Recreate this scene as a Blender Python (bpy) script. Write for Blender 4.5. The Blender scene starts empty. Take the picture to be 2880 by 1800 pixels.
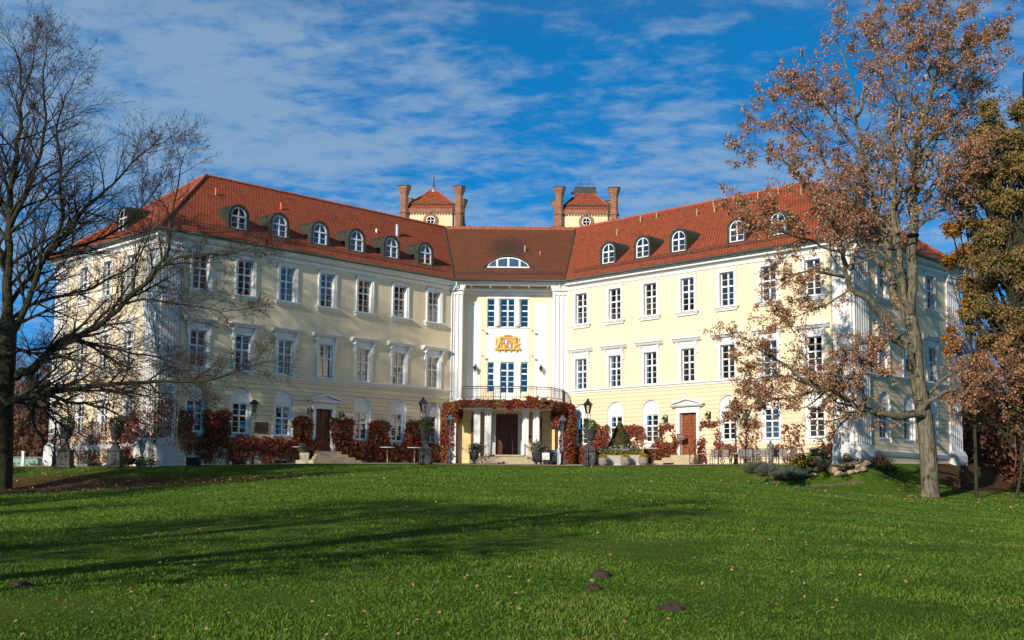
import bpy, math, random
import numpy as np
from mathutils import Vector, Matrix, noise

# ------------------------------------------------------------------ camera, sky, sun, exposure
scene = bpy.context.scene
COL = scene.collection
FOCAL, PITCH, ROLL, PCX, PCY = 3398.0, 0.1091, -0.0093, 1440.0, 1019.4     # in pixels of the 2880 x 1800 photograph
cp, sp, cr, sr = math.cos(PITCH), math.sin(PITCH), math.cos(ROLL), math.sin(ROLL)
cam_data = bpy.data.cameras.new('camera')
cam_data.sensor_width = 36.0
cam_data.lens = 36.0 * FOCAL / 2880
cam_data.shift_x = 0.0
cam_data.shift_y = (PCY - 900) / 2880
cam_data.clip_start, cam_data.clip_end = 0.1, 3000
cam = bpy.data.objects.new('camera', cam_data)
COL.objects.link(cam)
right, up, fwd = Vector((cr, sr * sp, -sr * cp)), Vector((sr, -cr * sp, cr * cp)), Vector((0, cp, sp))
cam.matrix_world = Matrix((right, up, -fwd)).transposed().to_4x4()
scene.camera = cam

SUN_AZ, SUN_EL = math.radians(32.0), math.radians(21.5)       # behind the camera, to its left
SUN = Vector((-math.sin(SUN_AZ) * math.cos(SUN_EL), -math.cos(SUN_AZ) * math.cos(SUN_EL), math.sin(SUN_EL)))
sd = bpy.data.lights.new('sun', 'SUN')
sd.energy, sd.angle, sd.color = 5.0, math.radians(0.53), (1.0, 0.92, 0.80)
so = bpy.data.objects.new('sun', sd)
so.rotation_euler = SUN.to_track_quat('Z', 'Y').to_euler()
COL.objects.link(so)

world = bpy.data.worlds.new('World')
scene.world = world
world.use_nodes = True
wn, wl = world.node_tree.nodes, world.node_tree.links
wn.clear()


def wnode(kind, **kw):
    n = wn.new(kind)
    for k, v in kw.items():
        setattr(n, k, v)
    return n


def wmath(op, a, b=None, c=None, clamp=False):
    n = wnode('ShaderNodeMath', operation=op, use_clamp=clamp)
    for i, v in enumerate((a, b, c)):
        if v is None:
            continue
        if isinstance(v, (int, float)):
            n.inputs[i].default_value = v
        else:
            wl.new(v, n.inputs[i])
    return n.outputs[0]


tc = wnode('ShaderNodeTexCoord')
sep = wnode('ShaderNodeSeparateXYZ')
wl.new(tc.outputs['Generated'], sep.inputs[0])
X_, Y_, Z_ = sep.outputs
zs = wmath('MAXIMUM', Z_, 0.0)
comb = wnode('ShaderNodeCombineXYZ')
wl.new(X_, comb.inputs[0]); wl.new(Y_, comb.inputs[1])
wl.new(wmath('MULTIPLY_ADD', zs, 2.6, 0.16), comb.inputs[2])
sky = wnode('ShaderNodeTexSky', sky_type='NISHITA', sun_disc=False, sun_elevation=SUN_EL,
            sun_rotation=math.pi + SUN_AZ, altitude=200, air_density=1.0, dust_density=0.3, ozone_density=4.0)
nrm = wnode('ShaderNodeVectorMath', operation='NORMALIZE')
wl.new(comb.outputs[0], nrm.inputs[0]); wl.new(nrm.outputs[0], sky.inputs[0])
tint = wnode('ShaderNodeMix', data_type='RGBA', blend_type='MULTIPLY')
tint.inputs[0].default_value = 1.0
wl.new(sky.outputs[0], tint.inputs[6])
tint.inputs[7].default_value = (0.16, 2.15, 2.85, 1)
# altocumulus sheet: noise on a plane high above, so it thins with perspective towards the horizon
den = wmath('ADD', zs, 0.10)
cc = wnode('ShaderNodeCombineXYZ')
wl.new(wmath('DIVIDE', X_, den), cc.inputs[0]); wl.new(wmath('DIVIDE', Y_, den), cc.inputs[1])
rotm = wnode('ShaderNodeMapping')
rotm.inputs['Rotation'].default_value = (0, 0, 0.45)
rotm.inputs['Location'].default_value = (3.1, 1.7, 0)
rotm.inputs['Scale'].default_value = (1.0, 1.25, 1)
wl.new(cc.outputs[0], rotm.inputs[0])


def wnoise(scale, detail, rough, dist=0.0):
    n = wnode('ShaderNodeTexNoise')
    n.inputs['Scale'].default_value = scale; n.inputs['Detail'].default_value = detail
    n.inputs['Roughness'].default_value = rough; n.inputs['Distortion'].default_value = dist
    wl.new(rotm.outputs[0], n.inputs['Vector'])
    return n.outputs[0]


big, mid, fine = wnoise(0.8, 3, 0.5, 0.2), wnoise(4.2, 5, 0.58, 0.25), wnoise(13.0, 4, 0.6, 0.2)


def towards(px, py, width):
    """1 in one direction of the sky, falling to 0 'width' radians away."""
    x, y = (px - PCX) / FOCAL, -(py - PCY) / FOCAL
    d = Vector((x, cp - y * sp, y * cp + sp)).normalized()
    v = wnode('ShaderNodeVectorMath', operation='DOT_PRODUCT')
    wl.new(tc.outputs['Generated'], v.inputs[0]); v.inputs[1].default_value = d
    ang = wmath('ARCCOSINE', wmath('MINIMUM', v.outputs['Value'], 1.0))
    return wmath('SUBTRACT', 1.0, wmath('DIVIDE', ang, width), clamp=True)


dens = wmath('ADD', wmath('MULTIPLY', big, 0.50), wmath('ADD', wmath('MULTIPLY', mid, 0.62), wmath('MULTIPLY', fine, 0.62)))
for (px_, py_, w_, a_) in ((1560, 40, 0.20, -0.26), (960, 190, 0.075, -0.22), (2150, 60, 0.13, -0.14), (2280, 260, 0.10, -0.08),
                           (90, 60, 0.20, 0.10), (560, 330, 0.17, 0.15), (1150, 420, 0.16, 0.10), (1950, 320, 0.13, 0.13), (330, 120, 0.07, -0.05),
                           (2860, 200, 0.08, 0.08)):
    dens = wmath('ADD', dens, wmath('MULTIPLY', towards(px_, py_, w_), a_))
mask = wmath('MULTIPLY', wmath('SUBTRACT', dens, 0.70), 2.7, clamp=True)
mask = wmath('MULTIPLY', wmath('MULTIPLY', mask, mask), wmath('SUBTRACT', 3.0, wmath('MULTIPLY', mask, 2.0)))
mask = wmath('MULTIPLY', mask, wmath('MULTIPLY', wmath('SUBTRACT', 1.0, wmath('MULTIPLY', wmath('SUBTRACT', zs, 0.36), 5.0, clamp=True)), 0.62))   # the sheet is faded out overhead to lower fill light
cloud = wnode('ShaderNodeMix', data_type='RGBA')
wl.new(mask, cloud.inputs[0]); wl.new(tint.outputs[2], cloud.inputs[6])
cloud.inputs[7].default_value = (3.9, 5.3, 6.8, 1)
bg = wnode('ShaderNodeBackground')
bg.inputs['Strength'].default_value = 0.09
dark = wnode('ShaderNodeMix', data_type='RGBA')       # dim neutral tone added to the sky above the view to lower fill light
wl.new(wmath('MULTIPLY', wmath('MULTIPLY', wmath('SUBTRACT', zs, 0.36), 4.0, clamp=True), 0.88), dark.inputs[0])
wl.new(cloud.outputs[2], dark.inputs[6]); dark.inputs[7].default_value = (1.25, 1.12, 1.0, 1)
wl.new(dark.outputs[2], bg.inputs['Color'])
wo = wnode('ShaderNodeOutputWorld')
wl.new(bg.outputs[0], wo.inputs['Surface'])

scene.view_settings.view_transform = 'Standard'
scene.view_settings.look = 'None'
scene.view_settings.exposure = 0.0
scene.view_settings.gamma = 1.0
scene.cycles.max_bounces = 5
scene.cycles.diffuse_bounces = 3
scene.cycles.glossy_bounces = 3
scene.cycles.transparent_max_bounces = 12
scene.cycles.caustics_reflective = False
scene.cycles.caustics_refractive = False
scene.cycles.use_denoising = True

# ------------------------------------------------------------------ helpers
rng = np.random.default_rng(7)
random.seed(7)


def ray(px, py):
    x, y = (px - PCX) / FOCAL, -(py - PCY) / FOCAL
    x, y = x * cr + y * sr, -x * sr + y * cr
    return Vector((x, cp - y * sp, y * cp + sp))


def at(px, py, depth):
    """the point seen at that photo pixel, 'depth' metres ahead of the camera"""
    d = ray(px, py)
    return d * (depth / d.y)


def on_plane(px, py, o, n):
    d = ray(px, py)
    return d * (o.dot(n) / d.dot(n))


def smooth(a, b, x):
    t = np.clip((x - a) / (b - a), 0, 1)
    return t * t * (3 - 2 * t)


class MB:
    """collects quads, boxes, tubes and lathes; build() links them as ONE mesh object"""

    def __init__(self):
        self.v, self.f, self.m, self.uv, self.sm = [], [], [], {}, []

    def face(self, pts, mi=0, uvs=None, smooth_=False):
        i = len(self.v)
        self.v += [tuple(p) for p in pts]
        self.f.append(tuple(range(i, i + len(pts))))
        self.m.append(mi); self.sm.append(smooth_)
        if uvs is not None:
            self.uv[len(self.f) - 1] = uvs

    def mesh(self, verts, faces, mi=0, smooth_=False):
        i = len(self.v)
        self.v += [tuple(p) for p in verts]
        for f in faces:
            self.f.append(tuple(i + k for k in f)); self.m.append(mi); self.sm.append(smooth_)

    def box(self, x0, x1, y0, y1, z0, z1, mi=0, taper=0.0):
        t = taper
        vs = [(x0, y0, z0), (x1, y0, z0), (x1, y1, z0), (x0, y1, z0),
              (x0 + t, y0 + t, z1), (x1 - t, y0 + t, z1), (x1 - t, y1 - t, z1), (x0 + t, y1 - t, z1)]
        self.mesh(vs, [(0, 3, 2, 1), (4, 5, 6, 7), (0, 1, 5, 4), (1, 2, 6, 5), (2, 3, 7, 6), (3, 0, 4, 7)], mi)

    def prism(self, pts, y0, y1, mi=0):
        """outline in (x, z), counter-clockwise seen from -y, extruded from y0 (front) to y1"""
        n = len(pts)
        vs = [(x, y0, z) for x, z in pts] + [(x, y1, z) for x, z in pts]
        fs = [tuple(range(n)), tuple(range(2 * n - 1, n - 1, -1))]
        fs += [(i, i + n, (i + 1) % n + n, (i + 1) % n) for i in range(n)]
        self.mesh(vs, fs, mi)

    def prism_x(self, pts, x0, x1, mi=0):
        """outline in (y, z) extruded along x"""
        n = len(pts)
        vs = [(x0, y, z) for y, z in pts] + [(x1, y, z) for y, z in pts]
        fs = [tuple(range(n)), tuple(range(2 * n - 1, n - 1, -1))]
        fs += [(i, (i + 1) % n, (i + 1) % n + n, i + n) for i in range(n)]
        self.mesh(vs, fs, mi)

    def tube(self, pts, r, k=8, mi=0, caps=True, smooth_=True):
        pts = [Vector(p) for p in pts]
        rs = r if isinstance(r, (list, tuple)) else [r] * len(pts)
        vs = []
        ref = None
        for i, p in enumerate(pts):
            t = (pts[min(i + 1, len(pts) - 1)] - pts[max(i - 1, 0)]).normalized()
            if ref is None:
                ref = Vector((0, 0, 1)) if abs(t.z) < 0.9 else Vector((1, 0, 0))
            a = (ref - t * ref.dot(t)).normalized(); ref = a
            b = t.cross(a)
            for j in range(k):
                q = 2 * math.pi * j / k
                vs.append(p + (a * math.cos(q) + b * math.sin(q)) * rs[i])
        fs = []
        for i in range(len(pts) - 1):
            for j in range(k):
                fs.append((i * k + j, i * k + (j + 1) % k, (i + 1) * k + (j + 1) % k, (i + 1) * k + j))
        self.mesh(vs, fs, mi, smooth_)
        if caps:
            self.mesh(vs[:k], [tuple(range(k - 1, -1, -1))], mi)
            self.mesh(vs[-k:], [tuple(range(k))], mi)

    def lathe(self, prof, c=(0, 0, 0), k=16, mi=0, smooth_=True, sx=1.0, sy=1.0, ph=0.0):
        vs = []
        for r, z in prof:
            for j in range(k):
                q = 2 * math.pi * j / k + ph
                vs.append((c[0] + r * math.cos(q) * sx, c[1] + r * math.sin(q) * sy, c[2] + z))
        fs = [(i * k + j, i * k + (j + 1) % k, (i + 1) * k + (j + 1) % k, (i + 1) * k + j)
              for i in range(len(prof) - 1) for j in range(k)]
        if prof[0][0] > 1e-4:
            fs.append(tuple(range(k - 1, -1, -1)))
        if prof[-1][0] > 1e-4:
            n = (len(prof) - 1) * k
            fs.append(tuple(range(n, n + k)))
        self.mesh(vs, fs, mi, smooth_)

    def blob(self, c, r, seed=0, amp=0.25, n=2, mi=0, sz=1.0, freq=1.3):
        import bmesh
        bm = bmesh.new()
        bmesh.ops.create_icosphere(bm, subdivisions=n, radius=1.0)
        vs = []
        for v in bm.verts:
            q = v.co * freq + Vector((seed * 3.7, seed * 1.3, seed * 7.1))
            s = 1 + amp * noise.noise(q) * 2
            vs.append((c[0] + v.co.x * r * s, c[1] + v.co.y * r * s, c[2] + v.co.z * r * s * sz))
        fs = [tuple(v.index for v in f.verts) for f in bm.faces]
        bm.free()
        self.mesh(vs, fs, mi, True)

    def build(self, name, mats, parent=None, bevel=0.0):
        me = bpy.data.meshes.new(name)
        me.from_pydata(self.v, [], self.f)
        mats = mats if isinstance(mats, (list, tuple)) else [mats]
        for m in mats:
            me.materials.append(m)
        me.polygons.foreach_set('material_index', self.m)
        me.polygons.foreach_set('use_smooth', self.sm)
        if self.uv:
            ul = me.uv_layers.new(name='UVMap')
            for fi, uvs in self.uv.items():
                for li, q in zip(me.polygons[fi].loop_indices, uvs):
                    ul.data[li].uv = q
        me.update()
        o = bpy.data.objects.new(name, me)
        COL.objects.link(o)
        if parent is not None:
            o.parent = parent
        if bevel:
            b = o.modifiers.new('bevel', 'BEVEL'); b.width = bevel; b.segments = 2; b.limit_method = 'ANGLE'
        return o


def tag(o, label=None, cat=None, group=None, kind=None):
    if label: o['label'] = label
    if cat: o['category'] = cat
    if group: o['group'] = group
    if kind: o['kind'] = kind
    return o


def empty(name, loc=(0, 0, 0), rz=0.0, label=None, cat=None, group=None):
    o = bpy.data.objects.new(name, None)
    o.empty_display_size = 0.3
    o.location = loc; o.rotation_euler = (0, 0, rz)
    COL.objects.link(o)
    return tag(o, label, cat, group)


def copy_tree(o, parent=None):
    c = o.copy(); COL.objects.link(c)
    if parent is not None: c.parent = parent
    for ch in list(o.children):
        copy_tree(ch, c)
    return c


def place(o, loc, rz=0.0, scale=None):
    o.location = loc; o.rotation_euler = (0, 0, rz)
    if scale: o.scale = (scale,) * 3 if isinstance(scale, (int, float)) else scale
    return o


# ------------------------------------------------------------------ materials
class NT:
    def __init__(self, name):
        self.mat = bpy.data.materials.new(name); self.mat.use_nodes = True
        self.n, self.l = self.mat.node_tree.nodes, self.mat.node_tree.links
        self.b = self.n['Principled BSDF']; self.out = self.n['Material Output']

    def node(self, kind, ins=None, **kw):
        n = self.n.new(kind)
        for k, v in kw.items(): setattr(n, k, v)
        for k, v in (ins or {}).items():
            if hasattr(v, 'is_linked') or isinstance(v, bpy.types.NodeSocket): self.l.new(v, n.inputs[k])
            else: n.inputs[k].default_value = v
        return n

    def noise(self, scale, detail=4, rough=0.55, vec=None, dist=0.0):
        n = self.node('ShaderNodeTexNoise', {'Scale': scale, 'Detail': detail, 'Roughness': rough, 'Distortion': dist})
        self.l.new(vec if vec is not None else self.coord(), n.inputs['Vector'])
        return n.outputs[0]

    def coord(self, which='Object'):
        if not hasattr(self, '_tc'): self._tc = self.node('ShaderNodeTexCoord')
        return self._tc.outputs[which]

    def ramp(self, fac, stops, interp='LINEAR'):
        r = self.node('ShaderNodeValToRGB')
        r.color_ramp.interpolation = interp
        while len(r.color_ramp.elements) < len(stops): r.color_ramp.elements.new(0.5)
        for e, (p, c) in zip(r.color_ramp.elements, stops):
            e.position = p; e.color = (*c, 1) if len(c) == 3 else c
        self.l.new(fac, r.inputs[0])
        return r.outputs[0]

    def mix(self, fac, a, b, mode='MIX'):
        m = self.node('ShaderNodeMix', data_type='RGBA', blend_type=mode)
        for i, v in ((0, fac), (6, a), (7, b)):
            if isinstance(v, bpy.types.NodeSocket): self.l.new(v, m.inputs[i])
            else: m.inputs[i].default_value = v if isinstance(v, (int, float)) else ((*v, 1) if len(v) == 3 else v)
        return m.outputs[2]

    def math(self, op, a, b=0.0, clamp=False):
        m = self.node('ShaderNodeMath', operation=op, use_clamp=clamp)
        for i, v in ((0, a), (1, b)):
            if isinstance(v, bpy.types.NodeSocket): self.l.new(v, m.inputs[i])
            else: m.inputs[i].default_value = v
        return m.outputs[0]

    def bump(self, h, strength=0.4, dist=0.02):
        b = self.node('ShaderNodeBump', {'Strength': strength, 'Distance': dist})
        self.l.new(h, b.inputs['Height']); self.l.new(b.outputs[0], self.b.inputs['Normal'])

    def set(self, color=None, rough=None, spec=None, metal=None):
        for key, v in (('Base Color', color), ('Roughness', rough), ('Specular IOR Level', spec), ('Metallic', metal)):
            if v is None: continue
            if isinstance(v, bpy.types.NodeSocket): self.l.new(v, self.b.inputs[key])
            else: self.b.inputs[key].default_value = (*v, 1) if isinstance(v, tuple) else v
        return self.mat


def plain(name, c, rough=0.6, var=0.12, scale=3.0, bump=0.0, bscale=30.0, spec=0.4, metal=0.0):
    t = NT(name)
    f = t.noise(scale, 5, 0.6)
    col = t.ramp(f, [(0.25, tuple(x * (1 - var) for x in c)), (0.75, tuple(min(1, x * (1 + var)) for x in c))])
    if bump: t.bump(t.noise(bscale, 4, 0.6), bump, 0.01)
    return t.set(col, rough, spec, metal)


def leafmat(name, stops, rough=0.6, trans=0.25, scale=0.6, spec=0.3):
    """leaf colours spread by a random value stored on every leaf, plus slow change over the plant"""
    t = NT(name)
    a = t.node('ShaderNodeAttribute', attribute_name='rnd')
    f = t.math('ADD', t.math('MULTIPLY', a.outputs['Fac'], 0.7), t.math('MULTIPLY', t.noise(scale, 2), 0.45))
    f = t.math('SUBTRACT', f, 0.07)
    col = t.ramp(f, stops)
    t.set(col, rough, spec)
    if trans:
        tr = t.node('ShaderNodeBsdfTranslucent'); t.l.new(col, tr.inputs[0])
        ms = t.node('ShaderNodeMixShader', {0: trans})
        t.l.new(t.b.outputs[0], ms.inputs[1]); t.l.new(tr.outputs[0], ms.inputs[2])
        t.l.new(ms.outputs[0], t.out.inputs[0])
    return t.mat


M = {}


def stucco(name, c, stain):
    t = NT(name)
    n1, n2 = t.noise(0.35, 5, 0.6), t.noise(2.2, 6, 0.65)
    mp = t.node('ShaderNodeMapping', {'Scale': (1.4, 1.4, 0.14)}); t.l.new(t.coord(), mp.inputs[0])
    st = t.noise(1.2, 5, 0.65, mp.outputs[0])
    col = t.mix(t.math('MULTIPLY', t.math('SUBTRACT', st, 0.43, True), 1.7, True), c, stain)
    col = t.mix(t.math('MULTIPLY', n2, 0.35), col, tuple(x * 0.86 for x in c))
    col = t.mix(t.math('MULTIPLY', n1, 0.25), col, tuple(min(1, x * 1.06) for x in c))
    t.bump(t.math('ADD', t.noise(18, 4, 0.6), t.math('MULTIPLY', t.noise(1.1, 3), 1.5)), 0.35, 0.012)
    return t.set(col, 0.9, 0.15)


M['cream'] = stucco('cream_render', (0.86, 0.71, 0.485), (0.58, 0.47, 0.32))
M['porch'] = stucco('porch_render', (0.84, 0.63, 0.28), (0.66, 0.50, 0.26))
M['white'] = stucco('white_render', (0.84, 0.81, 0.77), (0.66, 0.64, 0.60))
M['paint'] = plain('white_window_paint', (0.86, 0.85, 0.83), 0.45, 0.04, 6.0)
M['greywhite'] = stucco('grey_plinth_render', (0.62, 0.62, 0.60), (0.42, 0.42, 0.40))


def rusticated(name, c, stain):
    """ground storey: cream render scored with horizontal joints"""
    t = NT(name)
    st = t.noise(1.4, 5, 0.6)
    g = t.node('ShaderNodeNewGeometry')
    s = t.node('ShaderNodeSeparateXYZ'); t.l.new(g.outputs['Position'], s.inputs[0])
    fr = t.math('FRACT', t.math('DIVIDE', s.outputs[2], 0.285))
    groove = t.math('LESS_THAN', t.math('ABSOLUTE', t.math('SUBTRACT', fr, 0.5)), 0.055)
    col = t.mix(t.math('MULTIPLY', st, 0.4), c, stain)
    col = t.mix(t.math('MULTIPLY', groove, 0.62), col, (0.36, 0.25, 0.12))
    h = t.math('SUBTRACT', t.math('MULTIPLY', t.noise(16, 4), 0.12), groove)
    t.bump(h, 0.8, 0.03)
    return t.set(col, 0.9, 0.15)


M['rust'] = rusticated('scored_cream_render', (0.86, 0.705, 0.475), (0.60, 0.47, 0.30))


def tiles(name, c1, c2, dark, soot=0.0):
    t = NT(name)
    uv = t.node('ShaderNodeUVMap').outputs[0]
    br = t.node('ShaderNodeTexBrick', {'Scale': 1.0, 'Brick Width': 0.23, 'Row Height': 0.25, 'Mortar Size': 0.032,
                                       'Mortar Smooth': 0.35, 'Bias': 0.0, 'Color1': (*c1, 1), 'Color2': (*c2, 1), 'Mortar': (*dark, 1)},
                offset=0.5)
    t.l.new(uv, br.inputs['Vector'])
    n1, n2, n3 = t.noise(0.5, 4, 0.6, uv), t.noise(7.0, 3, 0.7, uv), t.noise(2.1, 5, 0.7, uv)
    col = t.mix(t.math('MULTIPLY', t.math('SUBTRACT', n2, 0.42, True), 2.2, True), br.outputs[0], tuple(x * 0.55 for x in c2))
    col = t.mix(t.math('MULTIPLY', t.math('SUBTRACT', n3, 0.48, True), 2.0, True), col, tuple(x * 0.72 for x in c1))
    col = t.mix(t.math('MULTIPLY', t.math('SUBTRACT', n1, 0.5, True), 1.6, True), col, dark)
    if soot:
        a = t.node('ShaderNodeSeparateXYZ'); t.l.new(uv, a.inputs[0])
        dx = t.math('DIVIDE', t.math('SUBTRACT', a.outputs[0], 4.1), 2.0); dy = t.math('DIVIDE', t.math('SUBTRACT', a.outputs[1], 6.6), 3.2)
        d = t.math('ADD', t.math('MULTIPLY', dx, dx), t.math('MULTIPLY', dy, dy))
        d = t.math('ADD', d, t.math('MULTIPLY', t.math('SUBTRACT', n3, 0.5), 1.6))
        col = t.mix(t.math('MULTIPLY', t.math('SUBTRACT', 1.0, d, True), soot, True), col, (0.035, 0.03, 0.025))
        col = t.mix(0.22, col, (0.12, 0.07, 0.035))
    t.bump(t.math('SUBTRACT', t.math('MULTIPLY', n2, 0.4), br.outputs['Fac']), 0.9, 0.045)
    return t.set(col, 0.75, 0.25)


M['tile'] = tiles('red_clay_tiles', (0.54, 0.128, 0.050), (0.37, 0.080, 0.035), (0.11, 0.030, 0.018))
M['tile_old'] = tiles('weathered_clay_tiles', (0.34, 0.092, 0.042), (0.22, 0.06, 0.03), (0.065, 0.028, 0.018), 0.85)
M['ridge'] = plain('ridge_tiles', (0.42, 0.10, 0.05), 0.8, 0.35, 4)
M['copper'] = plain('dark_patinated_copper', (0.045, 0.050, 0.036), 0.5, 0.3, 2.0)
M['gutter'] = plain('dark_green_gutter', (0.05, 0.062, 0.048), 0.5, 0.2, 3)
M['iron'] = plain('black_iron', (0.018, 0.019, 0.021), 0.45, 0.2, 6)
M['ironblue'] = plain('slate_blue_iron', (0.09, 0.115, 0.15), 0.5, 0.15, 6)
M['zinc'] = plain('grey_zinc', (0.36, 0.38, 0.40), 0.45, 0.15, 4, metal=0.4)
M['pipe_red'] = plain('clay_vent', (0.72, 0.16, 0.05), 0.6, 0.1)
M['pipe_tan'] = plain('tan_vent', (0.42, 0.28, 0.16), 0.7, 0.15)
M['soffit'] = plain('brown_timber_soffit', (0.20, 0.075, 0.035), 0.7, 0.3, 5)
M['sandstone'] = plain('sandstone_step', (0.45, 0.36, 0.23), 0.85, 0.22, 2.5, 0.3, 20)
M['stone'] = plain('grey_weathered_stone', (0.24, 0.22, 0.18), 0.9, 0.35, 4, 0.5, 14)
M['darkstone'] = plain('dark_cast_stone', (0.050, 0.052, 0.052), 0.7, 0.35, 5, 0.4, 16)
M['trough'] = plain('pale_concrete_trough', (0.46, 0.44, 0.40), 0.85, 0.2, 3, 0.3, 20)
M['concrete'] = plain('cream_concrete', (0.48, 0.44, 0.29), 0.85, 0.15, 3)
M['plastic'] = plain('anthracite_planter', (0.055, 0.058, 0.06), 0.6, 0.15, 3)
M['tabletop'] = plain('white_table_top', (0.74, 0.72, 0.68), 0.5, 0.08, 3)
M['tabletan'] = plain('tan_table_top', (0.48, 0.36, 0.23), 0.6, 0.12, 3)
M['steel'] = plain('grey_steel_tube', (0.30, 0.31, 0.32), 0.4, 0.1, 4, metal=0.6)
M['sling'] = plain('taupe_chair_mesh', (0.27, 0.24, 0.215), 0.8, 0.1, 20)
M['curtain'] = plain('pale_curtain', (0.62, 0.58, 0.46), 0.9, 0.15, 5)
M['screen'] = plain('grey_insect_screen', (0.16, 0.15, 0.13), 0.9, 0.08, 5)
M['marble'] = plain('white_weathered_marble', (0.70, 0.69, 0.66), 0.7, 0.2, 4)
M['bronze'] = plain('dark_bronze_statue', (0.11, 0.11, 0.10), 0.5, 0.4, 6)
M['gold'] = plain('painted_gold_relief', (0.72, 0.42, 0.10), 0.55, 0.18, 8)
M['crestback'] = plain('pale_yellow_crest_ground', (0.82, 0.66, 0.34), 0.8, 0.1, 4)
M['blue'] = plain('heraldic_blue', (0.03, 0.13, 0.50), 0.5, 0.1, 4)
M['orange'] = plain('heraldic_orange', (0.80, 0.36, 0.04), 0.5, 0.12, 8)
M['crestwhite'] = plain('heraldic_white', (0.85, 0.84, 0.80), 0.5, 0.05, 4)
M['crestbrown'] = plain('heraldic_brown', (0.36, 0.17, 0.05), 0.6, 0.2, 8)
M['plaque'] = plain('brown_plaque', (0.085, 0.03, 0.018), 0.35, 0.2, 5)
M['plaquetext'] = plain('raised_bronze_letters', (0.19, 0.10, 0.07), 0.45, 0.1, 5)
M['signblack'] = plain('black_sign_board', (0.02, 0.02, 0.022), 0.5, 0.1, 4)
M['signred'] = plain('red_sign_frame', (0.45, 0.04, 0.025), 0.5, 0.1, 4)
M['chalk'] = plain('white_sign_writing', (0.82, 0.82, 0.80), 0.8, 0.05, 4)
M['soil'] = plain('dark_mole_soil', (0.050, 0.032, 0.022), 0.95, 0.4, 9, 0.8, 25)
M['rock'] = plain('tan_fieldstone', (0.40, 0.26, 0.16), 0.9, 0.35, 2.5, 0.6, 9)
M['edging'] = plain('brown_edging_board', (0.11, 0.08, 0.055), 0.85, 0.35, 2)
M['board'] = plain('pale_green_board', (0.20, 0.34, 0.28), 0.6, 0.12, 2)
M['strap'] = plain('black_tree_strap', (0.012, 0.012, 0.012), 0.7, 0.1)
M['vine'] = plain('woody_vine', (0.16, 0.085, 0.05), 0.9, 0.3, 4)


def wood(name, c, scale=1.0):
    t = NT(name)
    mp = t.node('ShaderNodeMapping', {'Scale': (9 * scale, 9 * scale, 0.7 * scale)}); t.l.new(t.coord(), mp.inputs[0])
    f = t.noise(1.6, 6, 0.65, mp.outputs[0], 0.6)
    col = t.ramp(f, [(0.3, tuple(x * 0.5 for x in c)), (0.52, c), (0.75, tuple(min(1, x * 1.45) for x in c))])
    t.bump(f, 0.2, 0.01)
    return t.set(col, 0.5, 0.35)


M['door_dark'] = wood('dark_stained_oak', (0.18, 0.052, 0.022))
M['door_rust'] = wood('weathered_brown_oak', (0.27, 0.080, 0.028))


def bark(name, c1, c2, scale=1.0):
    t = NT(name)
    mp = t.node('ShaderNodeMapping', {'Scale': (6 * scale, 6 * scale, 1.1 * scale)}); t.l.new(t.coord(), mp.inputs[0])
    f = t.noise(1.5, 6, 0.7, mp.outputs[0], 0.8)
    g = t.noise(0.5, 3)
    col = t.mix(t.math('MULTIPLY', g, 0.5), t.ramp(f, [(0.38, c1), (0.60, c2)]), (0.09, 0.10, 0.045))
    t.bump(f, 1.0, 0.10)
    return t.set(col, 0.95, 0.1)


M['bark_oak'] = bark('grey_furrowed_bark', (0.060, 0.046, 0.032), (0.33, 0.26, 0.18))
M['bark_beech'] = bark('dark_beech_bark', (0.016, 0.013, 0.010), (0.060, 0.046, 0.033))
M['twig_oak'] = plain('grey_brown_twigs', (0.14, 0.105, 0.07), 0.95, 0.3, 0.8)
M['twig_beech'] = plain('dark_red_brown_twigs', (0.052, 0.036, 0.029), 0.95, 0.3, 0.5)
M['twig_far'] = plain('distant_grey_brown_twigs', (0.15, 0.10, 0.08), 0.95, 0.3, 0.3)


def brick(name):
    t = NT(name)
    g = t.node('ShaderNodeNewGeometry')
    s = t.node('ShaderNodeSeparateXYZ'); t.l.new(g.outputs['Position'], s.inputs[0])
    uv = t.node('ShaderNodeCombineXYZ'); t.l.new(t.math('ADD', s.outputs[0], s.outputs[1]), uv.inputs[0]); t.l.new(s.outputs[2], uv.inputs[1])
    br = t.node('ShaderNodeTexBrick', {'Scale': 1.0, 'Brick Width': 0.25, 'Row Height': 0.085, 'Mortar Size': 0.012, 'Mortar Smooth': 0.2,
                                       'Color1': (0.42, 0.135, 0.06, 1), 'Color2': (0.24, 0.065, 0.035, 1), 'Mortar': (0.46, 0.34, 0.22, 1)})
    t.l.new(uv.outputs[0], br.inputs['Vector'])
    col = t.mix(t.math('MULTIPLY', t.math('SUBTRACT', t.noise(2.5, 4), 0.4, True), 1.5, True), br.outputs[0], (0.13, 0.05, 0.03))
    t.bump(br.outputs['Fac'], 0.5, -0.01)
    return t.set(col, 0.85, 0.2)


M['brick'] = brick('red_brick')
M['towercream'] = stucco('pale_yellow_brick', (0.84, 0.70, 0.40), (0.70, 0.58, 0.34))


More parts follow.
